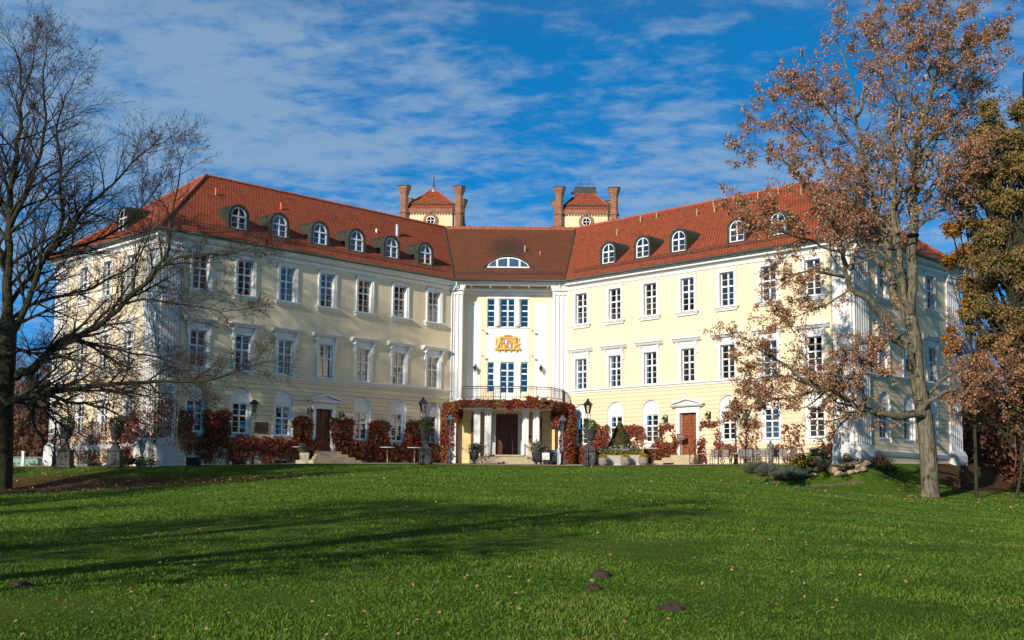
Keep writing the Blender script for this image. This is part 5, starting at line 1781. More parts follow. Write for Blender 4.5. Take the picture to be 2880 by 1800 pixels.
T1 = make_table(M['tabletop'], 0.50, M['steel'])
GTb = 'standing tables before the left wing'
for i, (px, dep, lab) in enumerate([(797, 80.2, 'white standing table, outermost left, against dark creeper'), (833, 80.2, 'white standing table left of the dark door steps, touching another'),
                                    (1089, 82.6, 'white standing table between the third and fourth red creeper clumps'), (1165, 83.4, 'white standing table behind the lamp left of the portico')]):
    o = T1 if i == 0 else copy_tree(T1)
    tag(stand(o, px, dep), lab, 'table', GTb)
T2 = make_table(M['tabletop'], 0.46, M['iron'])
tag(stand(T2, 1834, 79.0), 'thin standing table left of the brown door steps', 'table')
T3 = empty('terrace_table')
m = MB(); m.box(-0.55, 0.55, -0.38, 0.38, 0.70, 0.745); m.build('table_top', M['tabletan'], T3, 0.006)
for sx in (-1, 1):
    for sy in (-1, 1): m = MB(); m.tube([(sx * 0.48, sy * 0.31, 0), (sx * 0.48, sy * 0.31, 0.71)], 0.022, 6); m.build('leg', M['iron'], T3)


def at_wall(fr, px, out):
    """spot on the ground 'out' metres in front of a facade, on the sight line of a pixel column"""
    org, rz = FR[fr]
    n = Vector((math.sin(rz), -math.cos(rz), 0))
    p = on_plane(px, 1290, org + n * out, n)
    return Vector((p.x, p.y, tz(p.x, p.y)))


for i, (px, out, lab) in enumerate([(1995, 2.4, 'tan terrace table beside the railing of the brown door'), (2084, 2.5, 'tan terrace table left of the shaded lamp post'),
                                    (2142, 2.4, 'tan terrace table behind the dark statue'), (2268, 2.3, 'tan terrace table nearest the white statue')]):
    o = T3 if i == 0 else copy_tree(T3)
    tag(place(o, at_wall('R', px, out), -Q + 0.06 * i), lab, 'table', 'tables on the right terrace')
CH = empty('terrace_chair')
m = MB()
m.prism_x([(0.23, 0.50), (0.27, 0.50), (0.36, 0.96), (0.32, 0.96)], -0.21, 0.21); m.build('backrest', M['sling'], CH)
m = MB(); m.box(-0.23, 0.23, -0.24, 0.24, 0.42, 0.45); m.build('seat', M['sling'], CH)
for s in (-1, 1):
    m = MB(); m.tube([(s * 0.25, -0.25, 0), (s * 0.25, -0.24, 0.64), (s * 0.25, 0.20, 0.66)], 0.014, 5); m.build('leg', M['iron'], CH)
    m = MB(); m.tube([(s * 0.25, 0.20, 0), (s * 0.25, 0.24, 0.45), (s * 0.23, 0.36, 0.98)], 0.014, 5); m.build('leg', M['iron'], CH)
m = MB(); m.tube([(-0.23, 0.36, 0.98), (0, 0.37, 1.02), (0.23, 0.36, 0.98)], 0.014, 5); m.tube([(-0.25, -0.24, 0.44), (0.25, -0.24, 0.44)], 0.012, 5); m.build('frame', M['iron'], CH)
CL_ = [(2009, 3.2, 'taupe chair with its back to the lawn, beside the door railing'), (2041, 3.0, 'taupe chair between the first two terrace tables'), (2083, 3.3, 'taupe chair in front of the second terrace table'),
       (2106, 2.9, 'taupe chair touching another left of the shaded lamp post'), (2121, 2.6, 'taupe chair directly behind the shaded lamp post'), (2152, 3.0, 'taupe chair just left of the dark statue'),
       (2176, 2.8, 'taupe chair just right of the dark statue'), (2202, 2.9, 'taupe chair behind the middle lavender bush'), (2221, 2.5, 'tilted taupe chair beyond the middle lavender bush'),
       (2286, 2.7, 'taupe chair beside the table nearest the white statue')]
for i, (px, out, lab) in enumerate(CL_):
    o = CH if i == 0 else copy_tree(CH)
    tag(place(o, at_wall('R', px, out), math.pi - Q + [0.75, 0.5, 0.9, 0.6, 1.0, 0.4, 0.8, 0.65, 1.3, 0.7][i]), lab, 'chair', 'chairs on the right terrace')
o = empty('terrace_fence', label='low black wire fence along the front of the right terrace', cat='fence')
m, rr2 = MB(), MB()
pts = [at_wall('R', px, 3.9) for px in range(1985, 2330, 24)]
for i, p in enumerate(pts): m.tube([p, p + Vector((0, 0, 1.05))], 0.016, 5)
m.build('post', M['iron'], o)
for z in (1.02, 0.55, 0.12): rr2.tube([p + Vector((0, 0, z)) for p in pts], 0.009, 4)
rr2.build('rail', M['iron'], o)

# planter box and bench by the left steps
root = empty('square_planter')
m = MB(); m.box(-0.28, 0.28, -0.28, 0.28, 0.24, 0.72, taper=-0.02); m.box(-0.55, 0.45, -0.32, 0.32, 0, 0.24); m.build('box', M['concrete'], root, 0.012)
leaf_ball('plant', M['grey_green'], (-0.15, 0, 0.95), 0.38, 420, 0.13, root, 1.0, 0.2)
tag(stand(root, 857, 79.8), 'cream concrete planter on a block left of the dark door steps', 'planter')

# signs
m = MB(); m.box(-0.51, 0.51, -0.05, 0, -0.36, 0.36)
p = m.build('plaque', M['plaque'], None, 0.01)
x, z = fl(735, 1203, 'L'); place(p, W('L', x, -0.01, z), Q)
tag(p, 'brown plaque with raised bronze lettering on the left wing wall', 'plaque')
m = MB(); rr = random.Random(5)
for row, (zz, hh, n) in enumerate([(0.21, 0.075, 9), (0.08, 0.045, 14), (0.0, 0.045, 15), (-0.08, 0.045, 13), (-0.16, 0.045, 15), (-0.24, 0.045, 8)]):
    wd = 0.80 if row else 0.62
    for k in range(n):
        if rr.random() < 0.14: continue
        xx = -wd / 2 + wd * k / n; cw_ = wd / n * 0.62
        m.box(xx, xx + cw_ * 0.3, -0.056, -0.049, zz, zz + hh)
        if rr.random() < .6: m.box(xx + cw_ * 0.3, xx + cw_, -0.056, -0.049, zz + hh * .75, zz + hh)
        if rr.random() < .6: m.box(xx + cw_ * 0.3, xx + cw_, -0.056, -0.049, zz, zz + hh * .25)
        if rr.random() < .5: m.box(xx + cw_ * 0.7, xx + cw_, -0.056, -0.049, zz + hh * .25, zz + hh * .75)
m.build('lettering', M['plaquetext'], p)
m = MB(); m.box(-0.26, 0.26, -0.05, 0, -0.20, 0.20, 1); m.box(-0.225, 0.225, -0.056, -0.049, -0.165, 0.165, 0)
p = m.build('door_sign', [M['signblack'], M['signred']])
x, z = fl(1912, 1228, 'R', 0.6); place(p, W('R', x, -0.5, z), -Q + 0.35)
tag(p, 'small black sign in a red frame with white handwriting, beside the brown door', 'sign')
m = MB()
for zz, n, a in ((0.05, 26, 0.045), (-0.06, 30, 0.04)):
    m.tube([(-0.17 + 0.34 * i / n + 0.012 * math.sin(i * 1.9), -0.062, zz + a * math.sin(i * 1.25) * (0.6 + 0.4 * math.sin(i * .7))) for i in range(n + 1)], 0.009, 4)
m.build('handwriting', M['chalk'], p)
m = MB(); m.tube([(0, 0.05, -0.2), (0, 0.05, -0.5), (0, 0.45, -0.5)], 0.015, 5); m.build('bracket', M['iron'], p)


# statues on the right: skinned figures
def statue(name, mat, joints, edges, cloth, plinth, lab, px, dep, rz, h):
    root = empty(name)
    me = bpy.data.meshes.new('figure'); me.from_pydata([j[0] for j in joints], edges, [])
    o = bpy.data.objects.new('figure', me); COL.objects.link(o); o.parent = root
    sk = o.modifiers.new('skin', 'SKIN')
    for v, j in zip(me.skin_vertices[0].data if me.skin_vertices else [], joints): v.radius = (j[1], j[1])
    if not me.skin_vertices:
        pass
    sb = o.modifiers.new('sub', 'SUBSURF'); sb.levels = 1; sb.render_levels = 2
    me.materials.append(mat)
    if cloth:
        m = MB(); m.lathe(cloth, k=18)
        m.v = [(x * (1 + 0.10 * math.sin(9 * math.atan2(y, x))), y * (1 + 0.10 * math.sin(9 * math.atan2(y, x))) * 0.8, z) for x, y, z in m.v]
        m.build('drapery', mat, root)
    m = MB(); m.box(-0.3, 0.3, -0.3, 0.3, -0.2, plinth); m.build('plinth', mat, root, 0.01)
    stand(root, px, dep, rz)
    tag(root, lab, 'statue')
    return root


def figure(z0, arm_up=False):
    s = 1.0
    J = [((0, 0, z0 + 0.95), .13), ((0.01, 0, z0 + 1.15), .12), ((0, 0, z0 + 1.36), .15), ((0, 0, z0 + 1.50), .065), ((0, -0.02, z0 + 1.60), .095), ((0, -0.02, z0 + 1.74), .085),
         ((-0.20, 0, z0 + 1.42), .065), ((-0.26, 0.02, z0 + 1.15), .05), ((-0.12, -0.16, z0 + 1.02), .04), ((-0.06, -0.20, z0 + 1.03), .035),
         ((0.20, 0, z0 + 1.42), .065), ((0.27, -0.02, z0 + 1.16), .05), ((0.22, -0.08, z0 + 0.92), .04), ((0.21, -0.09, z0 + 0.84), .035),
         ((-0.10, 0, z0 + 0.86), .10), ((-0.11, -0.03, z0 + 0.48), .07), ((-0.11, 0.02, z0 + 0.08), .045), ((-0.11, -0.12, z0 + 0.03), .04),
         ((0.10, 0, z0 + 0.86), .10), ((0.12, -0.10, z0 + 0.48), .07), ((0.13, 0.02, z0 + 0.08), .045), ((0.14, -0.12, z0 + 0.03), .04)]
    E = [(0, 1), (1, 2), (2, 3), (3, 4), (4, 5), (2, 6), (6, 7), (7, 8), (8, 9), (2, 10), (10, 11), (11, 12), (12, 13), (0, 14), (14, 15), (15, 16), (16, 17), (0, 18), (18, 19), (19, 20), (20, 21)]
    return J, E


J, E = figure(0.12)
statue('draped_statue', M['marble'], J, E, [(0.30, 0.10), (0.27, 0.45), (0.22, 0.85), (0.16, 1.12), (0.20, 1.36), (0.10, 1.46)], 0.12, 'tall white draped marble statue at the right wing corner', 2354, 70.2, 0.5, 1.8)
J, E = figure(0.16)
st = statue('bronze_statue', M['bronze'], J, E, [(0.20, 0.14), (0.19, 0.45), (0.17, 0.95), (0.10, 1.0)], 0.16, 'small dark standing statue among the lavender on the right terrace', 2168, 73.0, -0.6, 1.3)
st.scale = (0.80, 0.80, 0.80)
# pale green boards at the far left
root = empty('cold_frame', label='low pale green boarded frame on the far left behind the beech trunk', cat='garden frame')
m = MB(); m.box(-4.6, 4.6, -1.0, 1.0, 0, 0.62); m.build('boards', M['board'], root, 0.02)
m = MB(); m.box(-4.7, 4.7, -1.08, 1.08, 0.62, 0.70, taper=0.1); m.build('lid', M['zinc'], root)
p = at(40, 1330, 86); place(root, (p.x - 1.0, 86, tz(p.x, 86) - 0.05), 0.05)
m = MB(); m.box(-0.09, 0.09, -0.09, 0.09, 0, 1.0); m.box(-0.12, 0.12, -0.12, 0.12, 1.0, 1.06)
p = at(63, 1330, 84); o = m.build('garden_post', M['white'], None, 0.01); place(o, (p.x, 84, tz(p.x, 84)))
tag(o, 'short white post before the pale green garden frame', 'post')
# ------------------------------------------------------------------ creepers on the walls
GC = 'creepers climbing the palace walls'


def creeper(lab, fr, rects, mat, size=0.15, stems=8, seed=0, dens=1.0):
    """rects: (x0, x1, z0, z1, leaves per m2, thickness); ragged outline by noise"""
    r_ = np.random.default_rng(100 + seed)
    root = empty('virginia_creeper', W(fr, (rects[0][0] + rects[0][1]) / 2, 0, min(q[2] for q in rects)), FR[fr][1], lab, 'creeper', GC)
    x00, z00 = (rects[0][0] + rects[0][1]) / 2, min(q[2] for q in rects)
    Ps = []
    for x0, x1, z0, z1, d, th in rects:
        n = int((x1 - x0 + .3) * (z1 - z0 + .3) * d * dens)
        x = x0 - .15 + (x1 - x0 + .3) * r_.random(n); z = z0 - .15 + (z1 - z0 + .3) * r_.random(n)
        nz = np.array([noise.noise((a * 1.7 + seed, b * 1.7, seed * 3.1)) for a, b in zip(x, z)])
        nf = np.array([noise.noise((a * 5 + seed, b * 5, seed * 1.1)) for a, b in zip(x, z)])
        ed = np.minimum.reduce([x - x0 + .15, x1 + .15 - x, z - z0 + .15, z1 + .15 - z]) / 0.35
        k = (np.clip(ed, 0, 1) + nz * 0.9 + nf * 0.45) > (0.25 if d > 200 else 0.55)
        y = -(0.04 + th * r_.random(n) * np.clip(ed, .2, 1))
        Ps.append(np.stack([x - x00, y, z - z00], 1)[k])
    P = np.concatenate(Ps)
    quads_mesh('leaves', leaf_quads(P, size, np.array([[0.1, -1.0, 0.25]]), 0.55, 0.8, 1.2), 4, mat, root, np.clip(r_.random(len(P)) * 0.8 + 0.25 * np.array([noise.noise((a * 1.3, b * 1.3, seed)) for a, b in P[:, [0, 2]]]) + .1, 0, 1))
    br = []
    for x0, x1, z0, z1, d, th in rects:
        for i in range(max(1, int(stems * (x1 - x0) / 2))):
            n = 9; xs = x0 + (x1 - x0) * r_.random() + np.cumsum(r_.normal(size=n) * 0.10); zb = z0 if z0 > 3 else max(1.75, z0 - 0.6)
            zs = np.linspace(zb, z0 + (z1 - z0) * (0.6 + 0.4 * r_.random()), n)
            br.append((np.stack([xs - x00, np.full(n, -0.03) - 0.02 * r_.random(n), zs - z00], 1), np.linspace(0.022, 0.006, n)))
            for k in range(4):
                j = r_.integers(2, n - 1); m = 5
                q = np.stack([np.cumsum(np.r_[0, r_.normal(size=m - 1) * 0.05 + r_.choice([-1, 1]) * 0.13]), np.zeros(m), np.cumsum(np.r_[0, r_.random(m - 1) * 0.10])], 1)
                br.append((br[-1 - k][0][j] + q, np.linspace(0.009, 0.004, m)))
    tubes_mesh('stems', br, M['vine'], root, 4)
    return root


def px_rect(fr, ax, ay, bx, by, d, th, off=0.15):
    (x0, za), (x1, zb) = fl(ax, (ay + by) / 2, fr, off), fl(bx, (ay + by) / 2, fr, off)
    xm = (ax + bx) / 2
    z1, z0 = fl(xm, ay, fr, off)[1], fl(xm, by, fr, off)[1]
    return (min(x0, x1), max(x0, x1), z0, z1, d, th)


CRP, DRY = M['creeper'], M['creeper_dry']
creeper('dark red creeper column between the two outermost windows of the left wing', 'L', [px_rect('L', 578, 1158, 650, 1240, 420, .25)], CRP, .15, 6, 1)
creeper('long low band of rust creeper under the outer windows of the left wing', 'L', [px_rect('L', 520, 1228, 830, 1262, 300, .25), px_rect('L', 570, 1262, 600, 1300, 200, .2), px_rect('L', 640, 1262, 700, 1296, 150, .2), px_rect('L', 745, 1258, 770, 1302, 250, .2), px_rect('L', 530, 1262, 860, 1284, 120, .2)], CRP, .15, 10, 2)
creeper('rust and yellow creeper column left of the dark door', 'L', [px_rect('L', 826, 1176, 878, 1290, 420, .28), px_rect('L', 858, 1236, 900, 1286, 420, .4)], CRP, .15, 8, 3)
creeper('bushy red creeper right of the dark door', 'L', [px_rect('L', 938, 1180, 992, 1250, 430, .3), px_rect('L', 942, 1236, 1022, 1288, 430, .5), px_rect('L', 990, 1244, 1042, 1292, 380, .35)], CRP, .15, 8, 4)
creeper('square-topped crimson creeper between the middle pair of niches in the left wing', 'L', [px_rect('L', 1044, 1188, 1096, 1262, 470, .3), px_rect('L', 1040, 1258, 1120, 1294, 330, .25)], CRP, .15, 8, 5)
creeper('crimson creeper behind the lamp left of the portico', 'L', [px_rect('L', 1142, 1186, 1198, 1262, 450, .3), px_rect('L', 1112, 1250, 1236, 1296, 330, .25)], CRP, .15, 8, 6)
creeper('dark rust creeper filling the left wing corner behind the beech twigs', 'L', [px_rect('L', 505, 1150, 545, 1230, 260, .2)], CRP, .15, 8, 7)
creeper('thin rust creeper straggling over the far left end wall', 'LE', [px_rect('LE', 155, 1180, 430, 1300, 55, .1), px_rect('LE', 330, 1150, 440, 1300, 130, .15), px_rect('LE', 130, 1220, 160, 1310, 160, .15)], DRY, .14, 9, 8)
creeper('red creeper around the outer pilaster of the left wing', 'L', [(-24.0, -22.9, 1.9, 5.6, 200, .2)], CRP, .15, 8, 9)
creeper('bright red creeper clump right of the black urn on the right wing', 'R', [px_rect('R', 1662, 1200, 1706, 1262, 420, .25), px_rect('R', 1664, 1250, 1704, 1290, 330, .2), px_rect('R', 1612, 1256, 1650, 1300, 330, .25)], CRP, .15, 8, 11)
creeper('thinning red creeper between the conifer cone and the third niche of the right wing', 'R', [px_rect('R', 1756, 1198, 1808, 1228, 380, .2), px_rect('R', 1758, 1228, 1806, 1268, 120, .15)], DRY, .14, 8, 12)
creeper('creeper trained around a square frame left of the brown door', 'R', [px_rect('R', 1855, 1194, 1899, 1204, 330, .15), px_rect('R', 1852, 1204, 1862, 1240, 180, .12), px_rect('R', 1890, 1204, 1899, 1240, 140, .12)], DRY, .14, 7, 13)
creeper('dense dark red creeper mound against the brown door surround', 'R', [px_rect('R', 1846, 1240, 1906, 1280, 420, .45), px_rect('R', 1814, 1254, 1860, 1302, 330, .35)], CRP, .15, 7, 14)
creeper('creeper trained around a square frame right of the brown door', 'R', [px_rect('R', 1972, 1186, 2020, 1198, 260, .15), px_rect('R', 1966, 1198, 1980, 1258, 160, .12), px_rect('R', 2008, 1198, 2024, 1250, 150, .12), px_rect('R', 1960, 1240, 1982, 1296, 240, .25)], DRY, .14, 8, 15)
creeper('low red creeper band behind the first terrace chairs', 'R', [px_rect('R', 2012, 1250, 2070, 1276, 230, .2)], DRY, .14, 6, 16)
creeper('sparse red creeper on the bay behind the shaded lamp post', 'R', [px_rect('R', 2078, 1184, 2134, 1206, 150, .12), px_rect('R', 2080, 1206, 2136, 1290, 60, .1), px_rect('R', 2084, 1248, 2104, 1290, 180, .12)], DRY, .14, 9, 17)
creeper('nearly bare creeper stems between the two shaded ground windows', 'R', [px_rect('R', 2196, 1190, 2260, 1300, 75, .1), px_rect('R', 2170, 1246, 2190, 1270, 180, .1)], DRY, .14, 10, 18)
creeper('bare stems and scarlet leaves over the outer pilaster of the right wing', 'R', [px_rect('R', 2322, 1176, 2392, 1300, 65, .1, .3), px_rect('R', 2310, 1244, 2336, 1276, 240, .15), px_rect('R', 2350, 1258, 2388, 1300, 150, .2, .4)], DRY, .14, 10, 19)

# the porch creeper: along the slab edge and down both ends
root = empty('virginia_creeper', (XC, 86.5, 2.0), 0, 'thick crimson creeper draped along the balcony edge and down both porch corners', 'creeper', GC)
Ps, Ns = [], []
edge = [Vector((x, y, 0)) for x, y in BX]
for a, b in zip(edge, edge[1:]):
    L_ = (b - a).length; n = int(L_ * 520)
    d = (b - a) / L_; nn = Vector((d.y, -d.x, 0))
    t_ = rng.random(n)
    drop_ = 0.50 + 0.25 * np.array([noise.noise(((a.x + d.x * L_ * q) * 1.1, a.y, 2.0)) for q in t_]) + (0.25 if a.x > 2.4 or b.x < -3 else 0)
    z = 6.62 - drop_ * rng.random(n) ** 0.8 + 0.12
    o_ = 0.10 + 0.30 * rng.random(n)
    Ps.append(np.stack([a.x + d.x * L_ * t_ + nn.x * o_, a.y + d.y * L_ * t_ + nn.y * o_, z], 1)); Ns.append(np.tile([nn.x, nn.y, 0.3], (n, 1)))
for (cx, cy, w0, n, z0, z1) in ((-4.62, 88.4, 0.52, 3600, 2.0, 6.55), (4.10, 88.4, 0.66, 4300, 2.0, 6.6), (-3.95, 87.6, 0.35, 900, 5.2, 6.5), (3.4, 87.8, 0.5, 1100, 5.0, 6.5)):
    z = z0 + (z1 - z0) * rng.random(n)
    wv = w0 * (0.72 + 0.35 * np.sin((z - z0) / (z1 - z0) * 3.0)) * (1 + 0.25 * np.array([noise.noise((q * 1.6, cx, 5)) for q in z]))
    a = rng.random(n) * 2 * np.pi
    q = np.sqrt(0.35 + 0.65 * rng.random(n))
    Ps.append(np.stack([cx + wv * q * np.cos(a), cy + wv * q * np.sin(a) * 0.8, z], 1)); Ns.append(np.stack([np.cos(a), np.sin(a), 0.2 + 0 * a], 1))
for x_, dz in ((1.25, .35), (1.75, .25), (2.3, .2), (-0.2, -0.9), (0.3, .1)):                     # sprays that stand up or hang
    n = 70; t_ = rng.random(n); Ps.append(np.stack([x_ + rng.normal(size=n) * .10, 86.1 + rng.normal(size=n) * .08, 6.7 + dz * t_], 1)); Ns.append(np.tile([0, -1, .2], (n, 1)))
P, N = np.concatenate(Ps), np.concatenate(Ns)
P0 = P - np.array([XC, 86.5, 2.0])
pn = np.array([noise.noise((a * .9, b * .9, c * .7)) for a, b, c in P])
quads_mesh('leaves', leaf_quads(P0, 0.155, N, 0.6, 0.8, 1.0), 4, CRP, root, np.clip(rng.random(len(P)) * .65 + .2 + pn * .55, 0, 1))
br = []
for cx, cy in ((-4.62, 88.4), (4.05, 88.4)):
    for i in range(9):
        n = 8; br.append((np.stack([cx - XC + rng.normal() * .25 + np.cumsum(rng.normal(size=n) * .06), np.full(n, cy - 86.5 + rng.normal() * .2), np.linspace(-0.1, 4.4, n)], 1), np.linspace(.035, .012, n)))
tubes_mesh('stems', br, M['vine'], root, 5)


# ------------------------------------------------------------------ trees
class Tree:
    def __init__(self, seed):
        self.r = random.Random(seed); self.limbs, self.twigs, self.tips = [], [], []

    def rv(self, s=1.0): return Vector((self.r.gauss(0, s), self.r.gauss(0, s), self.r.gauss(0, s)))

    def limb(self, pts, r0, r1, wob=0.0, sub=3):
        """a traced limb: smooth the polyline and keep it as a tube"""
        P = [Vector(p) for p in pts]
        out = []
        for i in range(len(P) - 1):
            p0, p1, p2, p3 = P[max(i - 1, 0)], P[i], P[i + 1], P[min(i + 2, len(P) - 1)]
            for k in range(sub):
                t = k / sub
                q = 0.5 * ((2 * p1) + (p2 - p0) * t + (2 * p0 - 5 * p1 + 4 * p2 - p3) * t * t + (3 * p1 - p0 - 3 * p2 + p3) * t ** 3)
                out.append(q + self.rv(wob) * (0 if i + k == 0 else 1))
        out.append(P[-1])
        n = len(out)
        rad = [r0 + (r1 - r0) * (i / (n - 1)) ** 0.85 for i in range(n)]
        self.limbs.append((np.array([tuple(p) for p in out]), np.array(rad)))
        return out, rad

    def grow(self, p, d, L, r, lvl, P):
        """a side branch and, recursively, its own side branches"""
        n = P['seg'][min(lvl, len(P['seg']) - 1)]
        pts, dirs = [p.copy()], [d.normalized()]
        d = d.normalized()
        for i in range(n):
            d = (d + self.rv(P['wig']) + Vector((0, 0, P['up'] * (0.5 + i / n)))).normalized()
            p = p + d * (L / n); pts.append(p.copy()); dirs.append(d.copy())
        r1 = max(P['rmin'], r * 0.35)
        rad = [r + (r1 - r) * i / n for i in range(n + 1)]
        (self.limbs if r > P['rlimb'] else self.twigs).append((np.array([tuple(q) for q in pts]), np.array(rad)))
        if lvl >= P['levels']:
            self.tips.append((pts[-1], dirs[-1])); self.tips.append((pts[max(1, n // 2)], dirs[n // 2]))
            return
        nb = P['nb'][min(lvl, len(P['nb']) - 1)]
        nb = max(2, int(nb * (0.75 + 0.5 * self.r.random())))
        side = self.r.random() * 6.28
        for k in range(nb):
            t = P['t0'] + (1 - P['t0']) * (k + self.r.random() * .8) / nb
            t = min(t, 0.98)
            f = t * n; i = min(int(f), n - 1); q = pts[i].lerp(pts[i + 1], f - i); dd = dirs[i + 1]
            a = dd.orthogonal().normalized(); b = dd.cross(a)
            side += 2.2 + self.r.random() * 1.2
            ang = math.radians(self.r.uniform(*P['ang']))
            nd = dd * math.cos(ang) + (a * math.cos(side) + b * math.sin(side)) * math.sin(ang)
            nd = nd * Vector((1, P.get('flat', 1.0), 1)) if False else nd
            self.grow(q, nd, L * P['ratio'] * (1.0 - 0.45 * t) * (0.7 + 0.6 * self.r.random()), rad[i] * 0.6, lvl + 1, P)
        self.grow(pts[-1], dirs[-1], L * 0.5, r1, lvl + 1, P)

    def sprout(self, limb, n, L0, L1, P, t0=0.25, lvl=1, out=None, up=0.0):
        """side branches along a traced limb"""
        pts, rad = limb
        m = len(pts) - 1
        side = self.r.random() * 6.28
        for k in range(n):
            t = min(0.99, t0 + (1 - t0) * (k + self.r.random()) / n)
            f = t * m; i = min(int(f), m - 1)
            q = pts[i].lerp(pts[i + 1], f - i); dd = (pts[i + 1] - pts[i]).normalized()
            a = dd.orthogonal().normalized(); b = dd.cross(a); side += 2.4 + self.r.random()
            ang = math.radians(self.r.uniform(*P['ang']))
            nd = dd * math.cos(ang) + (a * math.cos(side) + b * math.sin(side)) * math.sin(ang) + Vector((0, 0, up))
            if out is not None: nd += out * self.r.random()
            self.grow(q, nd, (L0 + (L1 - L0) * t) * (0.7 + .6 * self.r.random()), max(P['rmin'] * 1.5, min(rad[i] * 0.55, 0.10)), lvl, P)
        d = (pts[-1] - pts[-2]).normalized()
        self.grow(pts[-1], d, L1, rad[-1], lvl, P)

    def arr(self): return np.array([tuple(p) for p, _ in self.tips]), np.array([tuple(d) for _, d in self.tips])


def sides_(r): return 10 if r > 0.12 else (6 if r > 0.04 else (4 if r > 0.012 else 3))


def traced(base_depth, pts):
    """photo polyline with a depth offset per point -> points in space"""
    return [at(px, py, base_depth + dd) for px, py, dd in pts]


def shift(branches, o): return [(p - np.array(o), r) for p, r in branches]


# --- the bare beech on the left -----------------------------------------------------------------
DB = 63.0
bt = Tree(11)
bp = dict(seg=[5, 5, 5, 4, 3], wig=0.10, up=0.012, rmin=0.0055, rlimb=0.03, levels=5, nb=[6, 6, 6, 5, 4], t0=0.15, ang=(24, 52), ratio=0.64)
bb = at(-8, 1388, DB); bz = tz(bb.x, DB); bb = Vector((bb.x, DB, bz - 0.15))
trunk = bt.limb([bb - Vector((0, 0, .2)), bb + Vector((0, 0, .4))] + traced(DB, [(-2, 1300, 0), (2, 1200, 0), (6, 1100, 0), (14, 1000, 0.0), (18, 900, .1)]), 0.78, 0.52, 0, 4)
bt.limbs[-1][1][:3] *= np.array([1.45, 1.3, 1.15])
main = [
    ([(18, 900, 0.1), (20, 800, .2), (25, 690, .3), (24, 600, .4), (34, 500, .5), (48, 400, .4), (58, 300, .2), (60, 200, .1), (34, 120, 0)], .40, .025, 20, 4.6, 1.8),
    ([(4, 1140, -.3), (50, 1122, -.8), (110, 1108, -1.2), (190, 1096, -1.6), (330, 1078, -2.2), (450, 1074, -2.4), (580, 1068, -2.6), (690, 1034, -2.7), (768, 1016, -2.8)], .30, .02, 22, 2.9, 1.1),
    ([(12, 1060, .3), (60, 1050, .0), (99, 1032, -.3), (165, 966, -.6), (248, 933, -.9), (300, 896, -1.1), (387, 816, -1.3), (440, 760, -1.5), (470, 700, -1.6), (486, 600, -1.6), (500, 500, -1.5), (520, 430, -1.4)], .36, .02, 22, 3.2, 1.3),
    ([(440, 760, -1.5), (506, 727, -1.8), (595, 716, -2.0), (690, 706, -2.1), (742, 690, -2.2)], .10, .015, 12, 1.9, .8),
    ([(345, 856, -1.2), (430, 842, -1.0), (520, 858, -.9), (620, 872, -.9), (700, 868, -.8)], .10, .015, 13, 2.1, .9),
    ([(20, 960, .3), (60, 890, .5), (119, 740, .9), (190, 650, 1.2), (250, 575, 1.4), (315, 518, 1.6), (400, 430, 1.8), (470, 392, 1.9)], .28, .02, 20, 3.6, 1.4),
    ([(119, 740, .9), (165, 640, .4), (172, 540, .2), (170, 450, 0), (160, 350, -.2), (190, 270, -.3), (215, 210, -.3)], .17, .02, 16, 3.0, 1.3),
    ([(165, 966, -.6), (240, 960, -.2), (330, 985, .2), (420, 1000, .5), (500, 1030, .8), (560, 1080, 1.0)], .12, .015, 15, 2.1, 1.0),
    ([(110, 1108, -1.2), (190, 1130, -1.9), (270, 1142, -2.3), (340, 1170, -2.6), (420, 1195, -2.8), (500, 1226, -3)], .14, .015, 15, 2.0, .9),
    ([(95, 1112, -1.0), (92, 1160, -1.4), (100, 1205, -1.7), (125, 1240, -1.9), (146, 1264, -2.0)], .10, .03, 8, 1.4, .8),
    ([(18, 880, .2), (70, 790, 1.6), (140, 720, 2.6), (240, 690, 3.2), (340, 640, 3.6), (420, 560, 3.8), (470, 470, 4.0)], .20, .02, 18, 3.0, 1.2),
    ([(22, 760, .3), (-30, 640, .2), (-70, 520, .1), (-80, 400, 0), (-60, 250, 0)], .22, .02, 16, 3.6, 1.4),
    ([(26, 640, .4), (80, 540, -.4), (110, 430, -.8), (130, 320, -1.0), (120, 200, -1.1), (130, 120, -1.1)], .20, .02, 16, 3.0, 1.3),
    ([(10, 1000, -.2), (60, 985, -2.2), (140, 1000, -3.6), (240, 1020, -4.4), (340, 1052, -5.0), (420, 1110, -5.4)], .15, .015, 15, 2.4, 1.0),
    ([(14, 1020, .2), (-60, 960, .2), (-140, 900, .2), (-220, 800, .2)], .25, .03, 10, 3.2, 1.6),
    ([(20, 900, .4), (90, 860, 2.0), (180, 830, 3.0), (280, 800, 3.4), (380, 740, 3.8), (420, 660, 4.0), (430, 560, 4.0)], .18, .02, 18, 2.8, 1.2),
    ([(60, 250, .2), (95, 170, .2), (100, 110, .3), (110, 100, .3)], .05, .012, 7, 1.4, .8),
    ([(420, 640, -1.5), (400, 560, -1.5), (410, 480, -1.5), (420, 420, -1.5)], .05, .012, 9, 1.2, .8),
]
for pts, r0, r1, n, L0, L1 in main:
    lb = bt.limb(traced(DB, pts), r0 * .74, r1 * .8, 0.05)
    bt.sprout(lb, int(n * (1.45 if pts[-1][1] > 650 else 1.15)), L0, L1, bp, 0.10, 2)
beech = empty('beech_tree', (bb.x, DB, bz), 0, 'bare dark beech with spreading twiggy branches at the left edge of the lawn', 'tree')
o_ = (bb.x, DB, bz)
tubes_mesh('trunk', shift(bt.limbs, o_), M['bark_beech'], beech, sides_)
tubes_mesh('crown', shift(bt.twigs, o_), M['twig_beech'], beech, sides_)
P, D = bt.arr()
k = rng.random(len(P)) < 0.06
